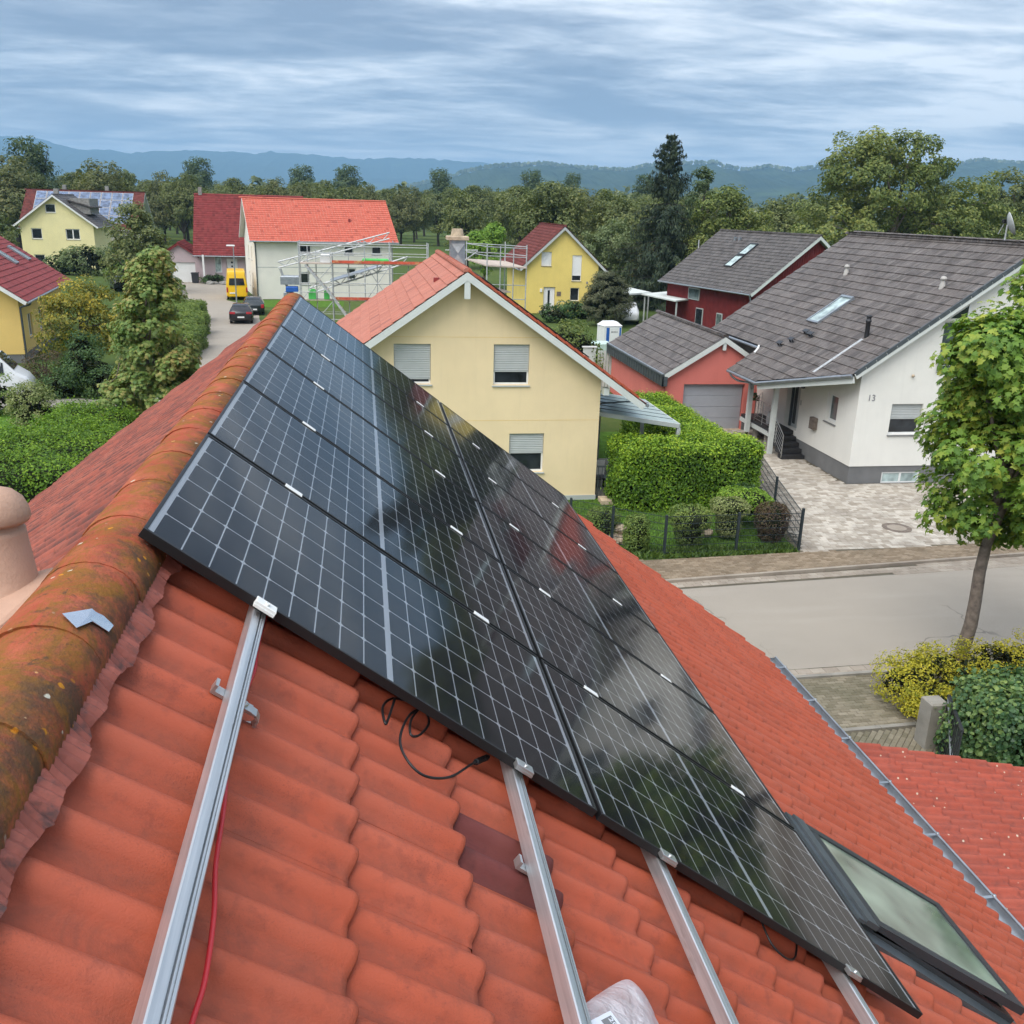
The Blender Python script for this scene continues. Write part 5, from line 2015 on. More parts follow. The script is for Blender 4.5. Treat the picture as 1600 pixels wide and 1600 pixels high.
def white_house():
    M = frame((17.27, 30.38, 0), 0)
    w, l = 11.76, 13.0
    tanp = 0.697
    CUT = []

    def clipL(x, s, p):
        y = p.y
        if y > 43.55:
            return False
        if y > 37.55:
            return p.x > 16.45
        if y > 34.65:
            return p.x > 15.12
        edge = 15.24 + (34.65 - y) * (1.50 / 4.57)
        if p.x < edge + 0.02 and p.x > edge - 0.62:
            CUT.append((x, s, p.copy()))
            return False
        if p.x < edge + 0.14:
            CUT.append((x, s, p.copy()))
            return False
        return p.x > edge
    T, wall, (c, s, az) = gable_house('white house number 13 with dark tiled roof and porch', M, w, l, 4.15, 4.15 + 5.88 * tanp, 'stucco_white', 'tile_dark_flat', 'flat', 0.43, 2.06, 0.7, 0.30, 290, lift=0.24, plinth=0.68, clipL=clipL, ridgem='tile_dark_flat', board='pale_wood_paint', bL=7.72)
    zt = lambda x: az - abs(x - 23.15) * tanp          # tile plane
    holes = []
    g = lambda x, z: wallM((x, 30.38, z), (1, 0, 0), (0, -1, 0))
    window(T, g(18.60, 1.86), 1.22, 1.12, shutter=0.48, hole=holes, inset=0.12, sillm='plinth_grey')
    window(T, g(20.12, 4.12), 1.75, 1.80, split=2, pane='pane_grey', hole=holes, sill=False, inset=0.10)
    sw = lambda y, z: wallM((17.27, y, z), (0, -1, 0), (-1, 0, 0))
    window(T, sw(32.62, 1.92), 0.85, 1.05, hole=holes, inset=0.14, pane='pane_grey', split=1, sillm='plinth_grey', fw=0.09)
    # front door in its recess
    DM = sw(36.05, 0.92)
    holes.append(((0, -0.6, 0), (1.2, 0.3, 2.12), DM))
    d = MB().box((0.10, -0.34, 0.0), (1.10, -0.28, 2.08), DM).obj('door', 'grey_paint', T)
    MB().box((0.20, -0.28, 0.15), (0.42, -0.262, 1.9), DM).obj('pane', 'pane_dark', d)
    MB().tube([DM @ Vector((0.98, -0.23, 0.7)), DM @ Vector((0.98, -0.23, 1.5))], 0.015, 6).obj('handle', 'steel', d)
    MB().box((0.0, -0.36, 0), (0.10, -0.2, 2.12), DM).box((1.10, -0.36, 0), (1.2, -0.2, 2.12), DM).obj('door_frame', 'zinc_dark', d)
    MB().box((0.0, -0.66, 0.0), (1.2, -0.62, 2.12), DM).obj('hall_backing', 'inner_dark', d)
    cut(wall, holes)
    # cellar window in the plinth
    pl = [o for o in T.children if o.name.startswith('plinth')][0]
    ph = []
    CM = wallM((18.62, 30.41, 0.02), (1, 0, 0), (0, -1, 0))
    window(T, CM, 1.50, 0.42, split=2, pane='pane_pale', sill=False, inset=0.02, hole=ph, fw=0.05)
    cut(pl, ph)
    # small triangular light under the verge
    tri = MB().prism([(20.30, 30.38, 6.02), (20.92, 30.38, 6.02), (20.92, 30.38, 6.46)], (0, -0.012, 0)).obj('window', 'pane_dark', T)
    MB().box((20.92, 30.355, 6.0), (21.0, 30.385, 6.5)).obj('window_frame', 'white_paint', tri)
    # railing in front of the tall window
    b = MB()
    for z in (4.72, 4.55, 4.38):
        b.tube([(20.05, 30.30, z), (21.92, 30.30, z)], 0.014, 6)
    for x in (20.05, 21.92):
        b.tube([(x, 30.30, 4.1), (x, 30.30, 4.74)], 0.018, 6)
    b.obj('window_railing', 'steel', T)
    text('13', wallM((17.60, 30.372, 3.10), (1, 0, 0), (0, -1, 0)) @ Matrix.Rotation(math.radians(90), 4, 'X'), 0.32, 'print_grey', T, 'house_number', 0.008)
    trim_tiles(T, CUT, c, s)
    # roof deck made from the roof outline
    out = [(23.15, 30.14), (23.15, 43.45), (16.66, 43.45), (16.66, 37.62), (15.34, 37.55), (15.34, 34.68), (16.86, 30.14)]
    top = [Vector((x, y, zt(x) - 0.03)) for x, y in out]
    MB().prism(top, (0, 0, -0.12)).obj('roof_deck', 'anthracite', T)
    # gutters along the stepped eave
    for (a, e) in (((16.55, 43.5), (16.55, 37.6)), ((15.20, 37.6), (15.20, 34.62)), ((15.20, 34.62), (16.76, 30.12))):
        MB().tube([(a[0], a[1], zt(a[0]) - 0.05), (e[0], e[1], zt(e[0]) - 0.05)], 0.065, 8).obj('gutter', 'zinc', T)
    for (a, e) in (((15.26, 34.66), (16.80, 30.12)),):
        MB().bar((a[0] + 0.05, a[1], zt(a[0]) - 0.22), (e[0] + 0.05, e[1], zt(e[0]) - 0.22), 0.04, 0.24).obj('fascia_board', 'pale_wood_paint', T)
    MB().bar((15.32, 37.55, zt(15.3) - 0.1), (16.6, 37.55, zt(16.6) - 0.1), 0.05, 0.16).obj('fascia_board', 'zinc_dark', T)
    downpipe(T, [(15.24, 37.3, 3.02), (15.24, 37.3, 2.82), (15.5, 37.1, 2.62), (15.95, 36.9, 2.55), (16.05, 36.85, 2.3)], 0.045)
    downpipe(T, [(16.55, 37.75, 4.0), (16.45, 37.6, 3.9), (16.2, 37.35, 3.75)], 0.045, 'white_paint')
    # verge cover along the near edge
    P = Vector((23.15, 30.06, az + 0.03))
    dd = Vector((-c, 0, -s))
    k = 0.0
    while k < 7.5:
        q = P + dd * k
        MB().box((0.0, 0.0, -0.13), (0.415, 0.07, 0.012), Matrix(((dd.x, 0, -s, q.x), (0, 1, 0, q.y), (dd.z, 0, c, q.z), (0, 0, 0, 1))) @ Matrix.Rotation(0.018, 4, 'Y')).obj('verge_tile', 'zinc_dark', T)
        k += 0.43
    # vents, flue, roof window, step tiles
    for (x, y) in ((20.85, 39.2), (20.87, 32.05)):
        z = zt(x)
        MB().lathe([(0.13, -0.1), (0.10, 0.10), (0.075, 0.22), (0.075, 0.26), (0.115, 0.27), (0.115, 0.31), (0.085, 0.38), (0.001, 0.40)], (x, y, z), 16).obj('roof_vent', 'stone_grey_pale', T)
    z = zt(18.23)
    MB().lathe([(0.085, -0.2), (0.085, 0.55), (0.105, 0.56), (0.105, 0.62), (0.085, 0.63), (0.085, 0.72), (0.10, 0.73), (0.10, 0.79), (0.06, 0.80)], (18.23, 32.15, z), 18).obj('flue', 'anthracite', T)
    n = Vector((-s, 0, c))
    RM = lambda x, y: Matrix(((-c, 0, n.x, x), (0, -1, 0, y), (-s, 0, n.z, zt(x) + 0.0), (0, 0, 0, 1)))
    B = RM(19.70, 37.0)
    b = MB().box((0, -0.02, 0.0), (0.10, 0.98, 0.13), B).box((0.10, -0.02, 0), (1.80, 0.06, 0.10), B).box((0.10, 0.90, 0), (1.80, 0.98, 0.10), B).box((1.70, 0.06, 0), (1.80, 0.90, 0.09), B)
    rw = b.obj('roof_window', 'zinc', T)
    MB().box((0.10, 0.06, 0.03), (1.70, 0.90, 0.06), B).obj('pane', 'pane_pale', rw)
    # pale zinc run below the flue
    q = RM(18.12, 32.25)
    for k in range(5):
        MB().box((0.02 + k * 0.43, 0.0, 0.022 - 0.0), (0.02 + k * 0.43 + 0.42, 0.17, 0.034), q).obj('metal_tile', 'scaffold_steel', T)
    # chimney sweep steps near the porch
    for (x, y) in ((16.95, 36.6), (17.25, 36.2), (17.75, 36.0), (17.7, 35.5)):
        q = RM(x, y)
        b = MB().box((-0.05, 0, 0.16), (0.12, 0.42, 0.18), q).box((0.05, 0.05, 0.02), (0.10, 0.09, 0.16), q).box((0.05, 0.33, 0.02), (0.10, 0.37, 0.16), q)
        b.obj('roof_step', 'anthracite', T)
    # letter box, bell, lamp, camera
    MB().cbox((17.10, 33.12, 1.40), (17.265, 33.50, 1.86), 0.02).obj('letter_box', 'bark', T)
    MB().box((17.25, 34.66, 2.05), (17.268, 34.76, 2.25)).obj('door_bell', 'grey_paint', T)
    MB().tube([(17.26, 34.2, 2.95), (17.05, 34.2, 3.0)], 0.02, 6).lathe([(0.03, 0), (0.09, 0.02), (0.06, 0.16), (0.001, 0.2)], (17.02, 34.2, 2.82), 10).obj('wall_lamp', 'anthracite', T)
    MB().box((17.75, 30.28, 4.42), (17.92, 30.378, 4.54)).obj('wall_lamp', 'white_paint', T)
    MB().lathe([(0.06, 0), (0.05, 0.03), (0.001, 0.04)], (19.2, 30.34, 4.0), 12, axis=Matrix.Rotation(math.radians(90), 4, 'X')).obj('wall_vent', 'stone_pale', T)
    # porch posts, platform, stairs, railings
    for (x, y, hgt, zb) in ((16.22, 34.85, 2.98, 0.0), (16.10, 37.05, 3.25, 0.42)):
        p = MB().box((x - 0.09, y - 0.09, zb), (x + 0.09, y + 0.09, zt(x) - 0.16)).obj('porch_post', 'pale_wood_paint', T)
        if zb:
            MB().box((x - 0.05, y - 0.05, 0.0), (x + 0.05, y + 0.05, 0.42)).obj('post_foot', 'black_plastic', p)
    MB().box((16.35, 35.35, 0.80), (17.27, 38.4, 0.92)).obj('porch_slab', 'step_stone', T)
    MB().box((16.30, 35.30, 0.62), (16.40, 38.4, 0.79)).obj('porch_beam', 'pale_wood_paint', T)
    for (x, y) in ((16.6, 37.2), (16.6, 36.0)):
        MB().lathe([(0.14, 0), (0.14, 0.64)], (x, y, 0.0), 16).obj('porch_pier', 'concrete', T)
    for k in range(5):
        y = 33.85 + k * 0.30
        z = 0.184 * (k + 1)
        MB().box((16.30, y, z - 0.16), (17.262, y + 0.36, z)).obj('stair_step', 'step_stone', T)
    MB().prism([(17.10, 33.95, 0.0), (17.10, 35.4, 0.0), (17.10, 35.4, 0.74), (17.10, 35.2, 0.74), (17.10, 33.95, 0.02)], (0.15, 0, 0)).obj('stair_string', 'step_stone', T)
    for (a, e, hh) in (((16.30, 33.9, 0.1), (16.30, 35.3, 0.95), 0.9), ((16.36, 35.4, 0.92), (16.36, 37.0, 0.92), 0.95), ((16.36, 37.0, 0.92), (17.2, 38.3, 0.92), 0.95)):
        b = MB()
        a, e = Vector(a), Vector(e)
        for k in range(6):
            dz = Vector((0, 0, 0.12 + (hh - 0.12) * k / 5))
            b.tube([a + dz, e + dz], 0.018 if k == 5 else 0.009, 6)
        for q in (a, (a + e) / 2, e):
            b.tube([q, q + Vector((0, 0, hh))], 0.018, 6)
        b.obj('railing', 'steel', T)
    # milk can and hanging basket by the door
    MB().lathe([(0.10, 0.92), (0.11, 1.2), (0.06, 1.32), (0.07, 1.42), (0.001, 1.43)], (16.75, 36.4, 0.0), 14).obj('milk_can', 'scaffold_steel', T)
    S = thing('hanging_plant', 'dark hanging plant on the porch of the white house', 'plant', (16.55, 37.6, 1.9))
    P_, N_ = crown_pts([(16.55, 37.6, 1.85, 0.16, 0.16, 0.18)], 160, np.random.default_rng(5), 10, 0.1)
    link('foliage', leaf_mesh('foliage', P_, N_, 0.10, 'diamond', 'leaf_dark', np.random.default_rng(6)), None, S)
    MB().tube([(16.55, 37.6, 1.95), (16.55, 37.6, 2.9)], 0.006, 5).obj('chain', 'zinc_dark', S)
    # dish on the ridge
    D = thing('satellite_dish', 'grey satellite dish on the ridge of the white house', 'satellite dish', (23.2, 32.2, 8.75))
    ax = Matrix.Rotation(math.radians(62), 4, 'Y') @ Matrix.Rotation(math.radians(0), 4, 'X')
    ax = Matrix.Rotation(math.radians(-28), 4, 'Z') @ Matrix.Rotation(math.radians(68), 4, 'Y')
    MB().lathe([(0.001, -0.10), (0.16, -0.085), (0.30, -0.04), (0.40, 0.02), (0.43, 0.05), (0.425, 0.055), (0.30, -0.03), (0.16, -0.075), (0.001, -0.09)], (23.28, 32.25, 9.22), 28, axis=ax).obj('dish', 'grey_paint', D)
    MB().tube([(23.2, 32.3, 8.6), (23.2, 32.3, 9.2)], 0.03, 8).tube([(23.12, 32.62, 8.85), (23.2, 32.45, 9.3)], 0.015, 6).obj('mast', 'scaffold_steel', D)
    MB().cbox((23.12, 32.42, 9.24), (23.24, 32.54, 9.38), 0.02).obj('receiver', 'black_plastic', D)
    return T


white_house()


def salmon_garage():
    M = frame((13.0, 39.08, 0), 0)
    T, wall, (c, s, az) = gable_house('salmon garage with dark tiles, zinc fascia and grey door', M, 4.98, 9.3, 2.50, 4.05, 'stucco_salmon', 'tile_dark_flat', 'flat', 0.43, 0.18, 0.35, 0.22, 200, lift=0.15, plinth=0.0, ridgem='tile_dark_flat', board='pale_wood_paint', name='garage', cat='garage', gutter='zinc_dark')
    DM = wallM((13.85, 39.08, 0.0), (1, 0, 0), (0, -1, 0))
    cut(wall, [((0, -0.30, -0.1), (2.83, 0.3, 2.10), DM)])
    d = MB().box((0.02, -0.24, 0.02), (2.81, -0.20, 2.09), DM).obj('garage_door', 'grey_door', T)
    for k in range(4):
        MB().box((0.03, -0.20, 0.03 + k * 0.515), (2.80, -0.185, 0.03 + k * 0.515 + 0.50), DM).obj('door_panel', 'grey_door', d)
    MB().box((-0.02, -0.24, 0.0), (2.85, 0.10, 0.04), DM).obj('threshold', 'stone_pale', T)
    MB().box((2.84, -0.02, 0.0), (4.14, 0.02, 0.42), DM).obj('plinth', 'plinth_grey', T)
    MB().box((3.55, -0.01, 1.15), (3.63, 0.025, 1.25), DM).box((3.55, -0.01, 1.35), (3.63, 0.025, 1.45), DM).obj('key_switch', 'black_plastic', T)
    MB().box((2.42, -0.20, 3.62), (2.56, -0.06, 4.0), M).obj('king_post', 'pale_wood_paint', T)
    # standing seam fascia along the left eave
    z1 = az - (2.49 + 0.18) * s / c
    x = 13.0 - 0.22
    fa = MB().box((x - 0.02, 38.84, z1 - 0.52), (x + 0.04, 48.6, z1 - 0.005)).obj('fascia', 'zinc_dark', T)
    n = 24
    for k in range(n + 1):
        y = 38.85 + (48.55 - 38.85) * k / n
        MB().box((x - 0.045, y, z1 - 0.515), (x - 0.021, y + 0.035, z1 - 0.02)).obj('seam', 'zinc_dark', fa)
    MB().box((x - 0.06, 38.82, z1 + 0.0), (x + 0.06, 48.62, z1 + 0.035)).obj('coping', 'zinc', fa)
    MB().box((x - 0.02, 38.84, z1 - 0.52), (13.0, 38.90, z1 - 0.1)).obj('fascia_return', 'zinc_dark', T)
    # pale fence panels behind the garage
    W_ = thing('garden_screen', 'pale wooden garden screen behind the salmon garage', 'fence', (12.7, 49.4, 0))
    for k in range(6):
        MB().box((12.3 + k * 0.16, 48.66, 0.0), (12.3 + k * 0.16 + 0.13, 48.70, 2.15)).obj('board', 'pale_wood_paint', W_)
    MB().box((11.5, 48.75, 0), (12.2, 48.82, 2.3)).obj('panel', 'pale_wood_paint', W_)
    MB().box((11.45, 48.7, 2.3), (12.25, 48.9, 2.36)).obj('cap_board', 'white_paint', W_)


salmon_garage()

# ------------------------------------------------------------------ red wooden house, far yellow house, row at the back
def red_house():
    M = frame((27.55, 64.70, 0), 13)
    T, wall, (c, s, az) = gable_house('dark red timber house with dark roof and two roof lights', M, 9.9, 11.9, 4.10, 7.72, 'red_wood', 'tile_dark_plain', 'flat', 0.36, 0.62, 0.5, 0.45, 250, lift=0.2, single_ridge=False, board='pale_wood_paint')
    # upright cover strips of the boarding
    b = MB()
    for k in range(60):
        b.box((-0.035, 0.1 + k * 0.198, 0), (-0.002, 0.145 + k * 0.198, 4.05), M)
    for k in range(49):
        x = 0.1 + k * 0.2
        z = 4.10 + (4.95 - abs(x - 4.95)) * (7.72 - 4.10) / 4.95
        b.box((x, -0.035, 0), (x + 0.045, -0.002, z - 0.05), M)
    o = b.obj('cover_strips', 'red_wood', T)
    o['kind'] = 'stuff'
    R = M.to_3x3()
    sw = lambda y, z: wallM(M @ Vector((-0.03, y, z)), R @ Vector((0, -1, 0)), R @ Vector((-1, 0, 0)))
    gw = lambda x, z: wallM(M @ Vector((x, -0.03, z)), R @ Vector((1, 0, 0)), R @ Vector((0, -1, 0)))
    holes = []
    for (y, z, w, h, pm) in ((8.5, 2.75, 1.6, 0.9, 'pane_grey'), (7.2, 0.1, 1.0, 2.1, 'pane_dark'), (4.3, 0.7, 0.75, 1.4, 'pane_grey')):
        f = MB().box((0, 0.0, 0), (w, 0.06, h), sw(y, z)).obj('window', 'grey_paint', T)
        MB().box((0.07, 0.061, 0.07), (w - 0.07, 0.075, h - 0.07), sw(y, z)).obj('pane', pm, f)
    f = MB().lathe([(0.42, 0), (0.42, 0.07), (0.36, 0.07), (0.36, 0.03)], gw(5.2, 5.9).translation, 24, axis=(R @ Matrix.Rotation(math.radians(90), 3, 'X')).to_4x4()).obj('window', 'stone_pale', T)
    MB().lathe([(0.36, 0.04), (0.001, 0.04)], gw(5.2, 5.9).translation, 24, axis=(R @ Matrix.Rotation(math.radians(90), 3, 'X')).to_4x4()).obj('pane', 'pane_grey', f)
    b = MB().box((2.6, -0.25, 4.35), (4.6, 0.0, 4.65), M)
    b.obj('awning_box', 'white_paint', T)
    # two roof lights stacked on the left slope
    d = R @ Vector((-c, 0, -s))
    al = R @ Vector((0, -1, 0))
    n = al.cross(-d)
    for k, (x, y) in enumerate(((3.75, 5.15), (2.55, 5.15))):
        q = M @ Vector((x, y + 1.0, az - (4.95 - x) * s / c))
        B = Matrix(((d.x, al.x, n.x, q.x), (d.y, al.y, n.y, q.y), (d.z, al.z, n.z, q.z), (0, 0, 0, 1)))
        f = MB().box((0, 0, 0.02), (1.38, 0.07, 0.12), B).box((0, 0.93, 0.02), (1.38, 1.0, 0.12), B).box((0, 0.07, 0.02), (0.1, 0.93, 0.14), B).box((1.30, 0.07, 0.02), (1.38, 0.93, 0.11), B).obj('roof_window', 'anthracite', T)
        MB().box((0.1, 0.07, 0.05), (1.3, 0.93, 0.08), B).obj('pane', 'pane_pale', f)
    for y in (8.6, 8.0):
        MB().box((3.95, y, az - 1.0 * s / c), (4.15, y + 0.25, az - 1.0 * s / c + 0.3), M).obj('roof_vent', 'zinc', T)
    MB().tube([M @ Vector((2.9, 12.25, az - 2.05 * s / c)), M @ Vector((2.9, 12.25, az - 2.05 * s / c + 0.7))], 0.05, 6).obj('stub_pipe', 'scaffold_steel', T)
    downpipe(T, [M @ Vector((-0.6, 0.6, 4.02)), M @ Vector((-0.55, 0.6, 3.85)), M @ Vector((-0.1, 0.2, 3.5)), M @ Vector((-0.08, 0.15, 0.2))], 0.05)
    # flat porch canopy and carport
    C_ = thing('carport', 'flat carport of pale boards in front of the red timber house', 'carport', (24.5, 75, 0))
    MB().prism([(24.1, 71.6, 2.62), (27.7, 74.9, 2.62), (26.6, 80.4, 2.62), (23.0, 77.4, 2.62)], (0, 0, 0.10)).obj('canopy', 'pale_wood_paint', C_)
    MB().prism([(21.3, 79.0, 2.35), (25.2, 81.6, 2.35), (24.6, 86.6, 2.35), (20.8, 84.0, 2.35)], (0, 0, 0.14)).obj('carport_roof', 'pale_wood_paint', C_)
    for (x, y, h) in ((24.3, 71.9, 2.6), (23.25, 77.1, 2.6), (27.3, 74.9, 2.6), (21.5, 79.4, 2.34), (21.1, 83.6, 2.34), (24.9, 81.5, 2.34)):
        MB().box((x - 0.05, y - 0.05, 0), (x + 0.05, y + 0.05, h)).obj('post', 'grey_paint', C_)
    MB().box((21.0, 86.4, 0), (24.6, 86.6, 2.2)).obj('back_wall', 'bark', C_)


red_house()


def far_yellow_house():
    M = frame((14.75, 86.7, 0), 0)
    T, wall, (c, s, az) = gable_house('bright yellow gabled house with brown-red roof and white front door', M, 6.75, 12.0, 4.42, 7.55, 'stucco_yellow', 'tile_brown_red', 'wave', 0.36, 0.75, 0.75, 0.40, 0, lift=0.18, single_ridge=False, board='grey_paint')
    g = lambda x, z: wallM((x, 86.7, z), (1, 0, 0), (0, -1, 0))
    holes = []
    window(T, g(16.10, 4.28), 0.95, 1.25, shutter=1.0, hole=holes, shmat='white_paint', sillm='plinth_grey')
    window(T, g(19.0, 2.98), 0.90, 2.30, shutter=0.78, hole=holes, shmat='white_paint', sillm='plinth_grey')
    window(T, g(18.92, 1.18), 0.85, 1.18, hole=holes, sillm='plinth_grey', pane='pane_dark')
    holes.append(((0, -0.3, 0), (1.1, 0.3, 2.15), g(16.40, 0.25)))
    cut(wall, holes)
    d = MB().box((0.03, -0.2, 0.0), (1.07, -0.14, 2.12), g(16.40, 0.25)).obj('door', 'white_paint', T)
    MB().box((0.42, -0.139, 0.35), (0.62, -0.125, 1.85), g(16.40, 0.25)).obj('pane', 'pane_dark', d)
    MB().box((-0.4, 0.0, -0.25), (2.0, 1.3, 0.0), g(16.40, 0.25)).obj('porch_slab', 'concrete', T)
    MB().box((0.0, 0.0, 1.35), (0.40, 0.03, 1.75), g(17.65, 0.25)).obj('notice_board', 'bark', T)
    MB().box((0.0, 0.0, 1.7), (0.2, 0.12, 2.0), g(16.05, 0.25)).obj('wall_lamp', 'white_paint', T)
    MB().box((0.0, 0.0, 0), (0.16, 0.05, 0.2), g(20.4, 2.75)).obj('wall_vent', 'stone_grey', T)
    b = MB()
    for z in (0.55, 0.9, 1.2):
        b.tube([(17.45, 85.4, z), (18.3, 85.4, z)], 0.02, 5)
    for x in (17.45, 18.3):
        b.tube([(x, 85.4, 0.25), (x, 85.4, 1.2)], 0.025, 5)
    b.obj('railing', 'scaffold_steel', T)
    MB().lathe([(0.16, 0), (0.2, 0.35), (0.001, 0.35)], (17.75, 85.9, 0.25), 10).obj('flower_pot', 'terracotta', T)


far_yellow_house()


def orange_house():
    # X = depth, Y = along the ridge to the left
    M = frame(Vector((-10.47, 96.77, 0)) + Matrix.Rotation(math.radians(12), 3, 'Z') @ Vector((13.75, 0, 0)), 12 + 90)
    T, wall, (c, s, az) = gable_house('long white house with bright orange new tile roof', M, 10.0, 13.75, 5.72, 9.30, 'stucco_offwhite', 'tile_orange_new', 'flat', 0.34, 0.55, 0.5, 0.5, 0, lift=0.2, single_ridge=False, board='white_paint')
    R = M.to_3x3()
    fw = lambda y, z: wallM(M @ Vector((0, y, z)), R @ Vector((0, -1, 0)), R @ Vector((-1, 0, 0)))
    gw = lambda x, z: wallM(M @ Vector((x, 13.75, z)), R @ Vector((-1, 0, 0)), R @ Vector((0, 1, 0)))
    holes = []
    for (y, z, w, h) in ((9.6, 4.35, 1.3, 0.9), (5.0, 4.35, 0.95, 0.8), (2.2, 4.35, 1.0, 0.8), (4.8, 1.9, 0.95, 1.1), (9.6, 1.4, 1.1, 1.2)):
        window(T, fw(y, z), w, h, hole=holes, pane='pane_dark', fw=0.09)
    for (x, z, w, h) in ((3.6, 3.6, 0.8, 1.3), (6.6, 3.6, 0.8, 1.3), (3.6, 0.9, 0.8, 1.4), (6.6, 0.9, 0.8, 1.4)):
        window(T, gw(x, z), w, h, hole=holes, pane='pane_grey')
    cut(wall, holes)
    MB().box((-0.012, 0.0, 3.05), (0.01, 13.75, 3.11), M).obj('joint_strip', 'grey_paint', T)
    downpipe(T, [M @ Vector((-0.55, 13.9, 5.6)), M @ Vector((-0.3, 13.8, 5.4)), M @ Vector((-0.08, 13.7, 5.1)), M @ Vector((-0.08, 13.7, 0.1))], 0.06, 'zinc_dark')
    downpipe(T, [M @ Vector((-0.55, 0.1, 5.6)), M @ Vector((-0.1, 0.1, 5.2)), M @ Vector((-0.08, 0.1, 0.1))], 0.06, 'zinc')
    MB().box((2.0, 3.9, az - 2.9 * s / c), (2.2, 4.1, az - 2.9 * s / c + 0.3), M).obj('roof_vent', 'tile_wine', T)


orange_house()


def dark_red_house():
    M = frame(Vector((-18.78, 115.3, 0)) + Matrix.Rotation(math.radians(4), 3, 'Z') @ Vector((11.5, 0, 0)), 94)
    T, wall, (c, s, az) = gable_house('pale pink house with tall dark red roof at the street end', M, 12.4, 11.5, 3.55, 9.55, 'stucco_pink', 'tile_wine', 'wave', 0.36, 0.75, 0.6, 0.6, 0, lift=0.2, single_ridge=False, board='red_wood')
    R = M.to_3x3()
    fw = lambda y, z: wallM(M @ Vector((0, y, z)), R @ Vector((0, -1, 0)), R @ Vector((-1, 0, 0)))
    holes = []
    window(T, fw(9.8, 1.2), 0.75, 2.1, hole=holes, pane='pane_pale')
    window(T, fw(6.4, 1.3), 1.0, 2.0, hole=holes, pane='pane_grey')
    holes.append(((0, -0.3, 0), (1.25, 0.3, 2.3), fw(8.5, 0.5)))
    cut(wall, holes)
    d = MB().box((0.03, -0.2, 0), (1.22, -0.12, 2.28), fw(8.5, 0.5)).obj('door', 'white_paint', T)
    for k in range(4):
        MB().box((0.5, -0.119, 0.4 + k * 0.45), (0.72, -0.105, 0.6 + k * 0.45), fw(8.5, 0.5)).obj('pane', 'pane_dark', d)
    MB().box((6.0, 11.2, az - 0.1), (6.4, 11.6, az + 0.8), M).obj('chimney', 'stone_grey', T)
    MB().box((-0.9, 10.9, 0), (-0.7, 11.1, 3.2), M).obj('corner_post', 'white_paint', T)
    # garage at its left
    G = frame((-23.6, 115.8, 0), 4)
    Tg, wall2, _ = gable_house('small pink garage with red roof left of the pink house', G, 5.0, 7.0, 2.7, 4.3, 'stucco_pink', 'tile_wine', 'wave', 0.36, 0.3, 0.3, 0.3, 0, lift=0.12, single_ridge=False, board='red_wood', name='garage', cat='garage')
    DM = wallM(G @ Vector((1.3, 0, 0)), G.to_3x3() @ Vector((1, 0, 0)), G.to_3x3() @ Vector((0, -1, 0)))
    cut(wall2, [((0, -0.3, -0.1), (2.9, 0.3, 2.25), DM)])
    MB().box((0.02, -0.2, 0), (2.88, -0.14, 2.24), DM).obj('garage_door', 'white_paint', Tg)
    # bin and stone border
    B = thing('wheelie_bin', 'black wheelie bin beside the pink garage', 'bin', (-19.3, 115.0, 0))
    MB().prism([(-19.65, 114.7, 0.05), (-19.0, 114.7, 0.05), (-18.95, 114.65, 1.1), (-19.7, 114.65, 1.1)], (0, 0.7, 0)).obj('body', 'anthracite', B)
    MB().cbox((-19.75, 114.6, 1.1), (-18.9, 115.4, 1.2), 0.04).obj('lid', 'anthracite', B)
    rng = np.random.default_rng(12)
    for k in range(14):
        c0 = (-18.0 + k * 0.32 + rng.normal() * 0.1, 113.8 + rng.normal() * 0.3, 0.1)
        rock('boulder', 'grey boulder in the rockery before the pink house', c0, rng.uniform(0.25, 0.45), 'stone_grey', k + 40, 'rockery stones')


def rock(name, label, c, r, mat, seed, group=None):
    rng = np.random.default_rng(seed)
    vs, fs = [], []
    n, m = 9, 6
    for j in range(m + 1):
        th = math.pi * j / m
        for i in range(n):
            a = 2 * math.pi * i / n
            k = r * rng.uniform(0.78, 1.12)
            vs.append((c[0] + k * math.sin(th) * math.cos(a) * 1.2, c[1] + k * math.sin(th) * math.sin(a), c[2] + k * math.cos(th) * 0.75))
    for j in range(m):
        fs += [(j * n + i, j * n + (i + 1) % n, (j + 1) * n + (i + 1) % n, (j + 1) * n + i) for i in range(n)]
    o = MB().add(vs, [f[::-1] for f in fs]).obj(name, mat)
    tag(o, label, 'stone', group)


dark_red_house()


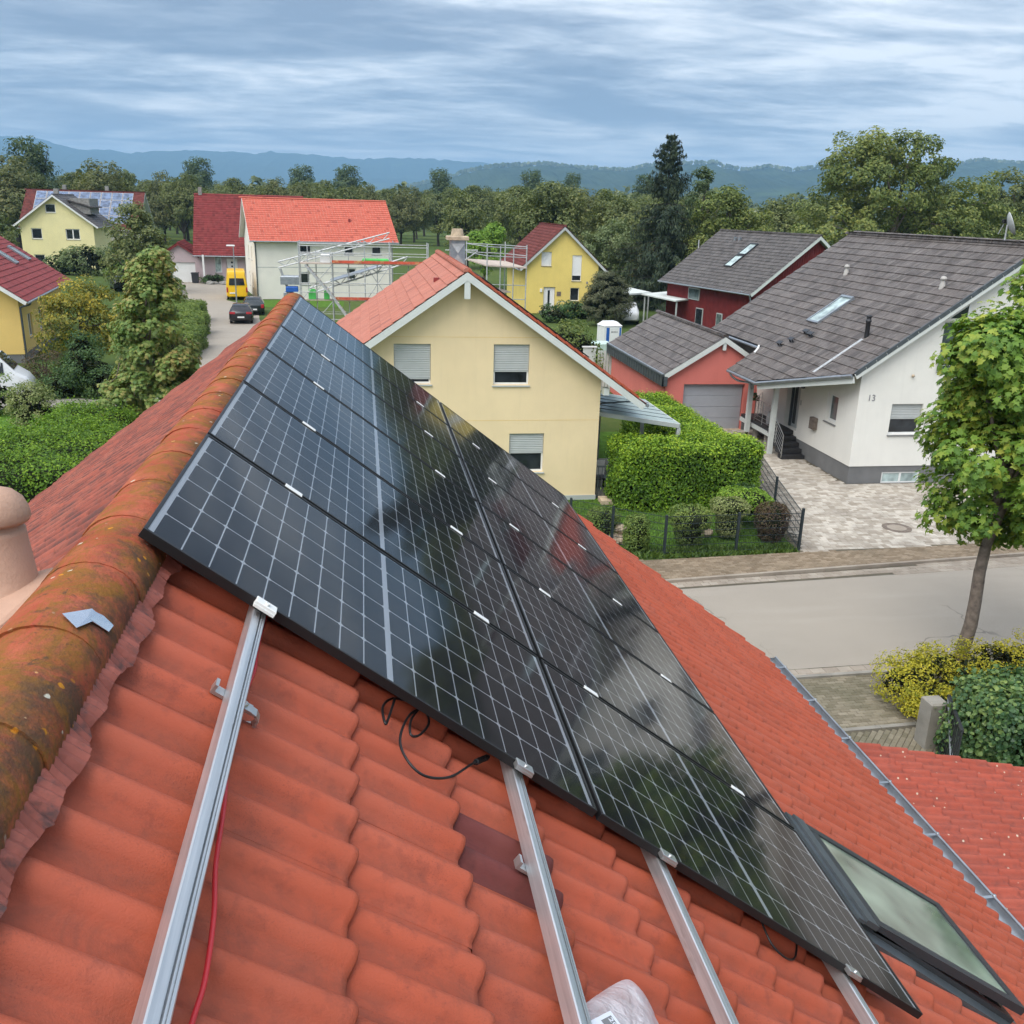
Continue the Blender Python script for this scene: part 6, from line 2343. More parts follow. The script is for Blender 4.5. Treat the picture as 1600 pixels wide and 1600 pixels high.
def left_houses():
    # warm yellow house at the left edge, ridge running away from us
    M = frame(Vector((-19.44, 57.45, 0)) + Matrix.Rotation(math.radians(7.5), 3, 'Z') @ Vector((-9.6, 0, 0)), 7.5)
    T, wall, (c, s, az) = gable_house('warm yellow house with wine red roof at the left edge', M, 9.6, 14.5, 3.75, 7.1, 'stucco_warm_yellow', 'tile_wine', 'flat', 0.40, 0.6, 0.62, 0.75, 200, lift=0.18, plinth=0.5, single_ridge=False, board='white_paint')
    R = M.to_3x3()
    sw = lambda y, z: wallM(M @ Vector((9.6, y, z)), R @ Vector((0, 1, 0)), R @ Vector((1, 0, 0)))
    holes = []
    window(T, sw(2.0, 1.2), 1.2, 1.35, hole=holes, pane='pane_grey', split=2)
    window(T, sw(5.4, 1.2), 1.2, 1.35, hole=holes, pane='pane_grey', split=2)
    cut(wall, holes)
    downpipe(T, [M @ Vector((10.3, -0.3, 3.45)), M @ Vector((10.15, -0.1, 3.3)), M @ Vector((9.70, 0.05, 3.15)), M @ Vector((9.66, 0.06, 2.8)), M @ Vector((9.66, 0.06, 0.2))], 0.055, 'zinc_dark')
    d = R @ Vector((c, 0, -s))
    al = R @ Vector((0, 1, 0))
    n = al.cross(-d)
    for y in (8.2, 12.3):
        q = M @ Vector((6.9, y, az - 2.1 * s / c))
        B = Matrix(((d.x, al.x, n.x, q.x), (d.y, al.y, n.y, q.y), (d.z, al.z, n.z, q.z), (0, 0, 0, 1)))
        f = MB().box((0, 0, 0.02), (1.5, 0.09, 0.13), B).box((0, 0.8, 0.02), (1.5, 0.89, 0.13), B).box((0, 0.09, 0.02), (0.1, 0.8, 0.13), B).box((1.4, 0.09, 0.02), (1.5, 0.8, 0.13), B).obj('roof_window', 'zinc', T)
        MB().box((0.1, 0.09, 0.05), (1.4, 0.8, 0.08), B).obj('pane', 'pane_pale', f)
    # pale yellow house farther back
    M = frame((-44.2, 135, 0), 2)
    T, wall, (c, s, az) = gable_house('pale yellow gabled house before the big solar roof', M, 9.0, 10.0, 5.75, 9.15, 'stucco_pale_yellow', 'tile_dark_plain', 'flat', 0.36, 0.75, 0.75, 0.6, 0, lift=0.15, single_ridge=False, board='white_paint')
    R = M.to_3x3()
    g = lambda x, z: wallM(M @ Vector((x, 0, z)), R @ Vector((1, 0, 0)), R @ Vector((0, -1, 0)))
    holes = []
    for (x, z, w, h) in ((1.3, 3.72, 1.3, 1.35), (5.5, 3.72, 1.75, 1.35), (3.3, 7.05, 1.3, 1.1), (5.7, 0.5, 1.7, 1.25), (1.3, 0.5, 1.3, 1.25)):
        window(T, g(x, z), w, h, hole=holes, pane='pane_dark', split=2 if w > 1.4 else 1, fw=0.1)
    cut(wall, holes)
    MB().box((3.3, 5.0, az - 0.6), (3.9, 5.6, az + 0.75), M).obj('chimney', 'stone_grey', T)
    MB().box((6.0, 2.0, az - 2.4), (8.4, 7.0, az - 0.4), M).obj('dormer', 'stone_grey', T)
    MB().prism([M @ Vector(q) for q in ((5.6, 1.7, az - 0.55), (8.8, 1.7, az - 1.45), (8.8, 1.7, az - 1.6), (5.6, 1.7, az - 0.7))], R @ Vector((0, 5.6, 0))).obj('dormer_roof', 'tile_dark_plain', T)
    # house behind carrying the large solar field
    M = frame(Vector((-33.0, 150.0, 0)), 92)
    T, wall, (c, s, az) = gable_house('long house behind with brown roof full of blue-grey solar panels', M, 12.0, 15.5, 4.9, 9.75, 'stucco_offwhite', 'tile_brown_red', 'wave', 0.36, 0.6, 0.6, 0.6, 0, lift=0.15, single_ridge=False)
    R = M.to_3x3()
    d = R @ Vector((-c, 0, -s))
    al = R @ Vector((0, -1, 0))
    n = al.cross(-d)
    o = M @ Vector((6.0, 14.6, az)) + d * 0.35 + n * 0.06
    for i in range(4):
        for j in range(9):
            q = o + d * (i * 1.72) + al * (j * 1.52)
            B = Matrix(((d.x, al.x, n.x, q.x), (d.y, al.y, n.y, q.y), (d.z, al.z, n.z, q.z), (0, 0, 0, 1)))
            P = MB().box((0, 0, 0), (1.64, 1.44, 0.04), B).obj('solar_panel', 'scaffold_steel')
            tag(P, 'blue-grey solar panel in the grid on the far brown roof', 'solar panel', 'panels on the far brown roof')
            MB().box((0.05, 0.05, 0.041), (1.59, 1.39, 0.05), B).obj('cover_glass', 'pane_blue', P)
    for y in (4.6, 10.6):
        MB().box((6.0, y, az - 0.4), (6.5, y + 0.5, az + 0.8), M).obj('chimney', 'stone_grey', T)


left_houses()


# ------------------------------------------------------------------ vehicles
def car(name, label, M, st, paint, glass_spans, wheels, wr=0.33, lights_rear=None, lights_front=None, plate=None, group=None, cat='car', roofm=None, rear_glass=None, front_glass=None):
    """st: stations along the length: (y, z_sill, z_belt, z_roof, half width low, half width belt, half width roof)"""
    T = thing(name, label, cat, matrix=M, world=False, group=group)
    ring = lambda q: [(-q[4] * 0.86, q[0], q[1]), (-q[4], q[0], q[1] + 0.14), (-q[5], q[0], q[2]), (-q[6], q[0], q[3] - 0.03), (-q[6] * 0.8, q[0], q[3]), (q[6] * 0.8, q[0], q[3]), (q[6], q[0], q[3] - 0.03), (q[5], q[0], q[2]), (q[4], q[0], q[1] + 0.14), (q[4] * 0.86, q[0], q[1])]
    n = 10
    vs, fs = [], []
    for q in st:
        vs += ring(q)
    for i in range(len(st) - 1):
        fs += [(i * n + k, i * n + (k + 1) % n, (i + 1) * n + (k + 1) % n, (i + 1) * n + k) for k in range(n)]
    fs.append(tuple(range(n))[::-1])
    fs.append(tuple((len(st) - 1) * n + k for k in range(n)))
    b = MB().add(vs, [f[::-1] for f in fs], True)
    o = b.obj('body', paint, T)
    ms = o.modifiers.new('es', 'EDGE_SPLIT')
    ms.split_angle = math.radians(38)
    # side glass follows the stations
    for (ya, yb) in glass_spans:
        def at(y):
            for q, r in zip(st[:-1], st[1:]):
                if q[0] <= y <= r[0]:
                    t = (y - q[0]) / max(r[0] - q[0], 1e-6)
                    return [q[k] + (r[k] - q[k]) * t for k in range(7)]
            return list(st[-1])
        for sg in (-1, 1):
            P = []
            for y in (ya, yb):
                q = at(y)
                lo, hi = 0.10, 0.86
                P.append([(sg * ((q[5] + (q[6] - q[5]) * t) + 0.006), y, q[2] + (q[3] - 0.03 - q[2]) * t) for t in (lo, hi)])
            fc = [P[0][0], P[1][0], P[1][1], P[0][1]]
            MB().poly(fc if sg > 0 else fc[::-1]).obj('side_window', 'pane_dark', T)
    if rear_glass:
        MB().poly(rear_glass).obj('rear_window', 'pane_dark', T)
    if front_glass:
        MB().poly(front_glass).obj('windscreen', 'pane_dark', T)
    ax = Matrix.Rotation(math.radians(90), 4, 'Y')
    for (x, y) in wheels:
        sg = 1 if x > 0 else -1
        wl = MB().lathe([(wr * 0.62, -0.1), (wr * 0.97, -0.1), (wr, -0.07), (wr, 0.07), (wr * 0.97, 0.1), (wr * 0.62, 0.1)], (x, y, wr), 20, axis=ax, smooth=False).obj('wheel', 'rubber', T)
        MB().lathe([(wr * 0.62, 0.075 * sg), (wr * 0.5, 0.06 * sg), (wr * 0.18, 0.07 * sg), (0.001, 0.075 * sg)], (x, y, wr), 14, axis=ax, smooth=False).obj('rim', 'steel', wl)
    for (a, c) in (lights_rear or []):
        MB().cbox(a, c, 0.01).obj('tail_light', 'tail_light', T)
    for (a, c) in (lights_front or []):
        MB().cbox(a, c, 0.02).obj('headlight', 'head_light', T)
    if plate:
        MB().box(*plate).obj('licence_plate', 'plate_white', T)
    return T


def hatch(y0=0.0):
    return [(0.0, 0.42, 0.80, 0.86, 0.80, 0.80, 0.74), (0.10, 0.30, 0.90, 0.98, 0.88, 0.86, 0.74), (0.28, 0.24, 0.95, 1.18, 0.90, 0.88, 0.66), (0.62, 0.22, 0.95, 1.42, 0.905, 0.88, 0.60), (1.3, 0.20, 0.94, 1.47, 0.91, 0.88, 0.61), (2.3, 0.20, 0.93, 1.45, 0.91, 0.88, 0.61), (2.75, 0.20, 0.93, 1.28, 0.91, 0.88, 0.64), (3.25, 0.20, 0.92, 0.98, 0.91, 0.87, 0.72), (3.9, 0.22, 0.84, 0.90, 0.90, 0.84, 0.68), (4.22, 0.28, 0.70, 0.76, 0.84, 0.78, 0.60), (4.32, 0.36, 0.56, 0.62, 0.74, 0.70, 0.52)]


RG = [(-0.60, 0.02 + 0.22, 1.02), (0.60, 0.24, 1.02), (0.52, 0.55, 1.38), (-0.52, 0.55, 1.38)]


def vehicles():
    W4 = [(-0.78, 0.78), (0.78, 0.78), (-0.78, 3.42), (0.78, 3.42)]
    car('car', 'black hatchback parked nearest on the side street, rear to us', frame((-9.62, 76.4, 0), 5), hatch(), 'car_black', [(0.75, 1.35), (1.42, 2.4)], W4,
        lights_rear=[((-0.83, -0.02, 0.80), (-0.42, 0.14, 0.96)), ((0.42, -0.02, 0.80), (0.83, 0.14, 0.96))], plate=((-0.26, -0.03, 0.50), (0.26, 0.02, 0.61)), rear_glass=[(x, y - 0.02, z + 0.02) for x, y, z in RG], group='parked cars')
    car('car', 'dark estate car half hidden in front of the black hatchback', frame((-9.3, 82.6, 0), 6), [(q[0], q[1], q[2], q[3] - 0.03, q[4], q[5], q[6]) for q in hatch()], 'car_green_black', [(0.75, 1.35), (1.42, 2.4)], W4,
        lights_rear=[((-0.84, -0.02, 0.62), (-0.60, 0.14, 0.92)), ((0.60, -0.02, 0.62), (0.84, 0.14, 0.92))], rear_glass=[(x, y - 0.02, z - 0.01) for x, y, z in RG], plate=((-0.26, -0.03, 0.45), (0.26, 0.02, 0.56)), group='parked cars')
    V_ = [(0.0, 0.38, 1.35, 2.45, 0.90, 0.94, 0.74), (0.10, 0.30, 1.38, 2.66, 0.98, 0.98, 0.78), (0.5, 0.28, 1.40, 2.74, 1.0, 0.99, 0.82), (3.9, 0.28, 1.40, 2.76, 1.0, 0.99, 0.82), (4.5, 0.28, 1.38, 2.60, 1.0, 0.98, 0.80), (5.2, 0.28, 1.30, 1.72, 0.99, 0.96, 0.78), (5.7, 0.30, 1.05, 1.20, 0.96, 0.92, 0.76), (5.95, 0.36, 0.80, 0.92, 0.88, 0.84, 0.66)]
    wv = [(-0.86, 1.15), (0.86, 1.15), (-0.86, 4.75), (0.86, 4.75)]
    car('van', 'yellow high-roof delivery van parked by the white house wall', frame((-12.22, 95.5, 0), 8), V_, 'car_yellow', [(4.3, 5.0)], wv, 0.35,
        lights_rear=[((-0.98, -0.03, 0.75), (-0.84, 0.1, 1.22)), ((0.84, -0.03, 0.75), (0.98, 0.1, 1.22))], rear_glass=[(-0.74, -0.035, 1.42), (0.74, -0.035, 1.42), (0.66, 0.002, 2.12), (-0.66, 0.002, 2.12)], plate=((-0.70, -0.04, 0.62), (-0.20, 0.0, 0.74)), cat='van')
    car('van', 'white van at the left edge behind the clipped bush', frame((-20.9, 46.3, 0), -78), [(0, .38, 1.2, 2.0, .9, .95, .85), (.1, .3, 1.25, 2.2, .97, .97, .88), (3.6, .28, 1.25, 2.25, .97, .96, .88), (3.9, .28, 1.25, 2.15, .97, .96, .86), (4.55, .28, 1.2, 1.42, .97, .95, .86), (5.0, .30, 1.0, 1.12, .95, .92, .8), (5.2, .36, .75, .85, .9, .86, .7)], 'car_white', [(3.0, 4.1)], [(x, y * 0.85) for x, y in wv], 0.34,
        front_glass=[(-0.80, 4.53, 1.47), (-0.76, 3.93, 2.155), (0.76, 3.93, 2.155), (0.80, 4.53, 1.47)], lights_front=[((-0.85, 4.80, 0.72), (-0.55, 5.0, 0.92)), ((0.55, 4.80, 0.72), (0.85, 5.0, 0.92))], cat='van')
    car('car', 'dark car parked behind the leafy street tree at left', frame((-24.5, 103.0, 0), 20), hatch(), 'car_black', [(0.75, 1.35), (1.42, 2.4)], W4, group='parked cars')
    S_ = [(q[0], q[1] + 0.06, q[2] + 0.12, q[3] + 0.22, q[4], q[5], q[6]) for q in hatch()]
    car('car', 'white compact car under the carport of the red house', frame((23.4, 82.6, 0), 166), S_, 'car_white', [(0.75, 1.35), (1.42, 2.4)], W4, 0.34,
        lights_front=[((-0.80, 4.08, 0.72), (-0.45, 4.24, 0.88)), ((0.45, 4.08, 0.72), (0.80, 4.24, 0.88))], front_glass=[(-0.70, 3.22, 1.10), (0.70, 3.22, 1.10), (0.60, 2.62, 1.60), (-0.60, 2.62, 1.60)], group='parked cars')


vehicles()


# ------------------------------------------------------------------ building site between the houses
def scaffold():
    T = thing('scaffold', 'steel scaffold with plank decks and red toe boards behind the cream house', 'scaffold', (0.5, 55, 0))
    xs = [-3.55, -1.75, 0.05, 1.45, 3.6]
    for i, x in enumerate(xs):
        for y in (54.4, 55.5):
            MB().tube([(x, y, 0), (x, y, 7.25 if i != 1 else 6.6)], 0.035, 6).obj('standard', 'scaffold_steel', T)
        for z in (2.0, 4.0, 6.0):
            MB().tube([(x, 54.4, z), (x, 55.5, z)], 0.028, 6).obj('transom', 'scaffold_steel', T)
    for k, z in enumerate((2.0, 4.0, 6.0)):
        for j in range(len(xs) - 1):
            if k == 2 and j in (0,):
                continue
            MB().box((xs[j] + 0.04, 54.45, z + 0.03), (xs[j + 1] - 0.04, 55.1, z + 0.09)).obj('deck', 'deck_board', T)
        for dz in (0.5, 1.0):
            MB().tube([(xs[0], 54.38, z + dz), (xs[-1], 54.38, z + dz)], 0.022, 6).obj('guard_rail', 'scaffold_steel', T)
        if k:
            MB().box((xs[1], 54.30, z + 0.10), (xs[-1] + 0.3, 54.34, z + 0.25)).obj('toe_board', 'toe_board', T)
    MB().tube([(xs[1], 54.42, 2.0), (xs[2], 54.42, 4.0)], 0.024, 6).obj('brace', 'scaffold_steel', T)
    MB().tube([(xs[2], 54.42, 4.0), (xs[3], 54.42, 6.0)], 0.024, 6).obj('brace', 'scaffold_steel', T)
    # inner row, closer ledgers and braces of the stair tower and lift bay
    for i, x in enumerate((-3.1, -2.65, -0.85, 0.75, 2.5)):
        MB().tube([(x, 54.9, 0), (x, 54.9, 7.0 - 0.2 * i)], 0.03, 6).obj('standard', 'scaffold_steel', T)
    for z in (2.6, 3.3, 4.9, 5.5, 6.6, 7.1):
        MB().tube([(xs[0], 54.44, z), (xs[2], 54.44, z)], 0.02, 6).obj('ledger', 'scaffold_steel', T)
        MB().tube([(xs[0], 55.46, z), (xs[-1], 55.46, z)], 0.02, 6).obj('ledger', 'scaffold_steel', T)
    for (a, e) in (((-3.55, 54.4, 4.0), (-1.75, 54.4, 6.0)), ((-1.75, 54.4, 4.0), (-3.55, 54.4, 2.0)), ((1.45, 55.5, 4.0), (3.6, 55.5, 6.0)), ((0.05, 55.5, 6.0), (1.45, 55.5, 4.0)), ((-3.55, 55.5, 6.0), (-1.75, 55.5, 7.1))):
        MB().tube([a, e], 0.022, 6).obj('brace', 'scaffold_steel', T)
    MB().box((-3.5, 54.3, 6.03), (-1.8, 55.3, 6.09)).obj('deck', 'deck_board', T)
    # stair flights
    for (a, e) in (((-3.2, 54.0, 6.0), (-1.6, 54.0, 4.1)), ((-1.6, 53.6, 4.1), (-0.2, 53.6, 2.1))):
        a, e = Vector(a), Vector(e)
        MB().bar(a, e, 0.04, 0.12).bar(a + Vector((0, 0.55, 0)), e + Vector((0, 0.55, 0)), 0.04, 0.12).obj('stair_string', 'scaffold_steel', T)
        for k in range(8):
            q = a + (e - a) * ((k + 0.5) / 8)
            MB().box((q.x - 0.1, q.y, q.z - 0.02), (q.x + 0.1, q.y + 0.55, q.z + 0.02)).obj('stair_tread', 'deck_board', T)
    # lattice lift leaning across
    L = thing('ladder_lift', 'inclined lattice ladder lift in front of the orange-roofed house', 'ladder lift', (-4.8, 58, 0))
    for (a, e, nm) in (((-5.0, 58, 5.55), (1.55, 58, 7.35), 'upper'), ((-3.2, 57.6, 4.1), (2.6, 57.6, 6.0), 'lower')):
        a, e = Vector(a), Vector(e)
        up = Vector((0, 0, 0.34))
        dp = Vector((0, 0.4, 0))
        b = MB()
        for o in (Vector((0, 0, 0)), up, dp, up + dp):
            b.tube([a + o, e + o], 0.035, 6)
        n = 16
        for k in range(n):
            p, q = a + (e - a) * (k / n), a + (e - a) * ((k + 1) / n)
            b.tube([p, q + up] if k % 2 else [p + up, q], 0.016, 5)
            b.tube([p + dp, q + up + dp] if k % 2 else [p + up + dp, q + dp], 0.016, 5)
        b.obj('lattice_arm', 'scaffold_steel', L)
    MB().tube([(-4.9, 58.2, 5.5), (-4.4, 58.2, 4.0), (-4.2, 58.2, 0.4)], 0.07, 8).obj('mast', 'scaffold_steel', L)
    MB().cbox((-4.9, 57.9, 4.6), (-3.8, 58.6, 5.1), 0.06).cbox((-4.75, 57.9, 3.3), (-4.2, 58.5, 4.2), 0.06).obj('drive_unit', 'zinc', L)
    MB().cbox((-4.6, 57.8, 4.2), (-3.9, 58.4, 4.5), 0.05).cbox((-4.3, 57.9, 3.6), (-3.9, 58.3, 3.9), 0.05).obj('motor', 'blue_plastic', L)
    MB().cbox((-4.9, 57.4, 0.3), (-2.6, 59.0, 0.9), 0.08).obj('trailer', 'zinc_dark', L)
    for y in (57.5, 58.9):
        MB().lathe([(0.3, -0.1), (0.33, -0.06), (0.33, 0.06), (0.3, 0.1)], (-3.8, y, 0.33), 16, axis=Matrix.Rotation(math.radians(90), 4, 'X')).obj('wheel', 'rubber', L)
    # tilted load platform
    MB().prism([(-1.9, 57.2, 4.85), (1.0, 57.2, 5.75), (0.9, 58.4, 5.80), (-2.0, 58.4, 4.9)], (0, 0, 0.05)).obj('load_platform', 'zinc', L)
    # packs of material on the decks
    for (lab, x0, y0, z0, x1, y1, z1, m) in (('green and white sack pile on the scaffold deck', -0.1, 54.5, 6.1, 1.4, 55.0, 6.36, 'tarpaulin_green'), ('white foil-wrapped pack on the scaffold stair tower', -2.4, 54.6, 6.1, -1.85, 55.2, 6.55, 'white_paint'), ('green crate low on the scaffold stair tower', -3.1, 54.5, 4.1, -2.7, 54.9, 4.65, 'tarpaulin_green'), ('second green crate beside the scaffold stair', -2.25, 54.5, 4.1, -1.95, 54.9, 4.6, 'tarpaulin_green')):
        o = MB().cbox((x0, y0, z0), (x1, y1, z1), 0.07).obj('material_pack', m)
        tag(o, lab, 'pack')
    o = MB().cbox((0.2, 62.0, 0), (3.4, 64.0, 1.4), 0.1).cbox((0.3, 62.0, 1.4), (1.1, 63.8, 2.6), 0.1).cbox((1.3, 62.2, 1.4), (3.2, 63.6, 2.4), 0.05)
    tag(o.obj('skip_container', 'concrete'), 'grey-white loaded skip standing behind the scaffold', 'skip')
    o = MB().cbox((-1.6, 61.0, 0.0), (-0.4, 62.0, 1.3), 0.1)
    tag(o.obj('tool_box', 'blue_plastic'), 'blue tool box on the ground behind the scaffold', 'box')
    # guard-rail platform right of the chimney
    S = thing('scaffold', 'white scaffold platform with guard rails right of the chimney', 'scaffold', (7.8, 56, 0))
    P = {(0, 0): (6.9, 54.0), (1, 0): (9.3, 54.8), (0, 1): (6.2, 58.5), (1, 1): (8.7, 59.3)}
    for key, (x, y) in P.items():
        MB().tube([(x, y, 0), (x, y, 7.28)], 0.04, 6).obj('standard', 'scaffold_steel', S)
    MB().tube([(7.7, 54.27, 3), (7.7, 54.27, 7.2)], 0.035, 6).obj('standard', 'scaffold_steel', S)
    MB().tube([(8.5, 54.53, 0), (8.5, 54.53, 7.1)], 0.035, 6).obj('standard', 'scaffold_steel', S)
    MB().prism([(6.85, 53.95, 6.10), (9.35, 54.75, 5.95), (8.75, 59.35, 6.05), (6.15, 58.55, 6.2)], (0, 0, 0.07)).obj('deck', 'deck_board', S)
    MB().prism([(6.85, 54.2, 4.6), (8.4, 54.6, 4.6), (8.0, 57.0, 4.6), (6.5, 56.5, 4.6)], (0, 0, 0.07)).obj('deck', 'deck_board', S)
    for dz in (6.65, 7.15):
        for (a, e) in (((0, 0), (1, 0)), ((1, 0), (1, 1)), ((0, 0), (0, 1)), ((0, 1), (1, 1))):
            MB().tube([(*P[a], dz + 0.02), (*P[e], dz - 0.08 if e[0] else dz)], 0.026, 6).obj('guard_rail', 'scaffold_steel', S)
    for dz in (2.5, 4.3, 5.1):
        MB().tube([(*P[(0, 0)], dz), (*P[(1, 0)], dz - 0.1)], 0.026, 6).obj('ledger', 'scaffold_steel', S)
    MB().tube([(5.6, 54.6, 6.3), (6.4, 54.3, 6.9)], 0.035, 6).tube([(4.6, 54.8, 6.9), (6.4, 54.3, 6.95)], 0.03, 6).obj('tie_bar', 'scaffold_steel', S)


scaffold()


def small_site_things():
    # portable toilet cabin
    T = thing('toilet_cabin', 'white and blue portable toilet cabin behind the garage', 'toilet cabin', (16.3, 60.6, 0))
    M = frame((15.55, 60.2, 0), 10)
    MB().cbox((0, 0, 0), (1.25, 1.15, 2.05), 0.04, M).obj('body', 'white_paint', T)
    vs = [M @ Vector(q) for q in ((-0.04, -0.04, 2.05), (1.29, -0.04, 2.05), (1.29, 1.19, 2.05), (-0.04, 1.19, 2.05), (0.25, 0.25, 2.32), (1.0, 0.25, 2.32), (1.0, 0.9, 2.32), (0.25, 0.9, 2.32))]
    MB().add(vs, [(0, 1, 5, 4), (1, 2, 6, 5), (2, 3, 7, 6), (3, 0, 4, 7), (4, 5, 6, 7)]).obj('roof', 'white_paint', T)
    MB().box((0.16, -0.03, 0.1), (0.36, -0.002, 1.95), M).box((1.10, -0.03, 0.1), (1.2, -0.002, 1.95), M).obj('stripe', 'blue_plastic', T)
    d = MB().box((0.38, -0.02, 0.1), (1.08, -0.002, 1.92), M).obj('door', 'white_paint', T)
    MB().prism([M @ Vector(q) for q in ((0.40, -0.025, 0.12), (1.06, -0.025, 0.12), (1.06, -0.025, 1.35), (0.40, -0.025, 0.85))], (0, -0.003, 0)).obj('print_area', 'sky_blue_plastic', d)
    # blurred lettering strokes at their place on the door
    for k, x in enumerate((0.50, 0.58, 0.67, 0.76, 0.88)):
        MB().box((x, -0.028, 1.62), (x + 0.055, -0.022, 1.72), M).obj('lettering', 'print_grey', d)
    # pale green water tank in a cage
    K = thing('water_tank', 'pale green water tank in a wire cage beside the toilet cabin', 'tank', (15.0, 58.0, 0))
    MB().cbox((14.2, 57.5, 0.12), (15.4, 58.5, 1.35), 0.12).obj('tank', 'mint_plastic', K)
    b = MB()
    for k in range(7):
        x = 14.17 + k * 0.21
        b.tube([(x, 57.46, 0.1), (x, 57.46, 1.3)], 0.012, 5)
    for z in (0.15, 0.5, 0.9, 1.28):
        b.tube([(14.15, 57.45, z), (15.45, 57.45, z)], 0.012, 5)
    b.obj('cage', 'scaffold_steel', K)
    MB().box((14.15, 57.45, 0), (15.45, 58.55, 0.12)).obj('pallet', 'bark', K)
    # street lamp by the parked cars
    Lp = thing('street_lamp', 'slim grey street lamp beside the yellow van', 'street lamp', (-11.94, 92.5, 0))
    MB().tube([(-11.94, 92.5, 0), (-11.94, 92.5, 5.2)], [0.07, 0.045], 8).obj('pole', 'zinc', Lp)
    MB().cbox((-12.55, 92.35, 5.2), (-11.8, 92.65, 5.32), 0.04).obj('lamp_head', 'white_paint', Lp)
    o = MB().box((-6.9, 93.0, 0), (-6.8, 93.1, 0.9)).obj('marker_post', 'scaffold_steel')
    tag(o, 'short grey post on the lawn strip behind the cars', 'post')


small_site_things()


# ------------------------------------------------------------------ wire mesh fence and garden around it
def fence():
    pts = [(5.9, 25.6), (6.97, 24.75), (8.26, 23.80), (10.44, 23.88), (12.36, 23.86), (13.16, 27.45), (14.02, 31.0)]
    T = thing('wire_fence', 'dark green wire mesh fence around the front garden', 'fence', (10, 24, 0))
    H = 1.18
    for (x, y) in pts:
        MB().box((x - 0.032, y - 0.032, 0), (x + 0.032, y + 0.032, H + (0.12 if abs(x - 12.36) < 0.01 else 0.03))).obj('post', 'fence_green', T)
    for (a, c) in zip(pts[:-1], pts[1:]):
        A_, B_ = Vector((*a, 0)), Vector((*c, 0))
        L = (B_ - A_).length
        d = (B_ - A_) / L
        b = MB()
        n = int(L / 0.05)
        s = Vector((-d.y, d.x, 0))
        for k in range(1, n):
            q = A_ + d * (L * k / n)
            b.bar(q + Vector((0, 0, 0.06)), q + Vector((0, 0, H)), 0.0045, 0.0045, up=d)
        for k in range(6):
            z = 0.08 + k * 0.215
            for o in (-0.008, 0.008):
                b.bar(A_ + s * o + Vector((0, 0, z)), B_ + s * o + Vector((0, 0, z)), 0.008, 0.008)
        b.obj('wire_mesh', 'fence_green', T)


fence()

# ------------------------------------------------------------------ hedges, shrubs and trees near the street
hedge('hedge', 'thick clipped bright green hedge across the front garden', [(7.95, 27.75, 0, 12.85, 29.35, 2.15)], 560, 0.095, 'leaf_hedge', 2, 0.35, 0.07, lit_top=True)
hedge('hedge', 'long low-topped green hedge running back past the terrace to the garage', [(10.95, 29.2, 0, 12.75, 38.6, 1.85)], 380, 0.095, 'leaf_hedge', 3, 0.35, 0.08, lit_top=True)


def topiary():
    specs = [
        ('yellow-green square clipped shrub at the fence beside pale stones', (7.55, 24.25), [(7.55, 24.25, 0.62, 0.36, 0.34, 0.46, 1), (7.55, 24.25, 0.30, 0.34, 0.32, 0.30, 1)], 2600, 0.05, 'leaf_hedge_soft', 21),
        ('round green shrub with brown top, middle of the wire fence', (9.25, 24.6), [(9.25, 24.6, 0.85, 0.60, 0.46, 0.36, 2), (9.25, 24.6, 0.40, 0.42, 0.36, 0.36, 1)], 3200, 0.05, 'leaf_hedge_soft', 22),
        ('mushroom-shaped pale green shrub right of the middle fence post', (10.62, 25.05), [(10.62, 25.05, 1.00, 0.56, 0.50, 0.26, 2), (10.62, 25.05, 0.50, 0.36, 0.34, 0.42, 1)], 3000, 0.05, 'leaf_variegated', 23),
        ('brownish-red trimmed shrub in the fence corner', (11.85, 24.75), [(11.85, 24.75, 0.72, 0.48, 0.44, 0.46, 2), (11.85, 24.75, 0.3, 0.36, 0.34, 0.3, 1)], 2600, 0.05, 'leaf_brown', 24),
        ('loose bright green shrub behind the fence corner', (11.75, 26.1), [(11.75, 26.1, 0.75, 0.62, 0.6, 0.42, 2), (11.4, 26.7, 0.6, 0.5, 0.5, 0.5, 1)], 2600, 0.06, 'leaf_lime', 25),
        ('small dark shrub below the big hedge end', (12.0, 27.3), [(12.0, 27.3, 0.5, 0.5, 0.45, 0.5, 1)], 1500, 0.06, 'leaf_dark', 26),
        ('grey-green shrub at the left end of the wire fence', (6.85, 25.35), [(6.85, 25.35, 0.5, 0.5, 0.42, 0.46, 1)], 1800, 0.05, 'leaf_hedge_soft', 27),
        ('grey-violet lavender clump along the side fence', (12.75, 28.2), [(12.75, 28.2, 0.32, 0.3, 0.9, 0.3, 1)], 1300, 0.05, 'leaf_silver', 28),
    ]
    for (lab, (x, y), bl, n, sz, m, sd) in specs:
        clipped('shrub', lab, (x, y, 0), bl, int(n * 1.5), sz * 1.25, m, seed=sd)
    rng = np.random.default_rng(31)
    for k, (x, y, z, r) in enumerate(((7.15, 25.05, 0.12, 0.24), (7.45, 25.25, 0.16, 0.26), (7.0, 24.8, 0.10, 0.18), (7.35, 24.85, 0.12, 0.2), (7.3, 25.1, 0.38, 0.2), (10.05, 25.3, 0.12, 0.2))):
        rock('boulder', 'pale sandstone boulder beside the clipped garden shrubs', (x, y, z), r, 'stone_pale', 60 + k, 'sandstone boulders in the front garden')


topiary()


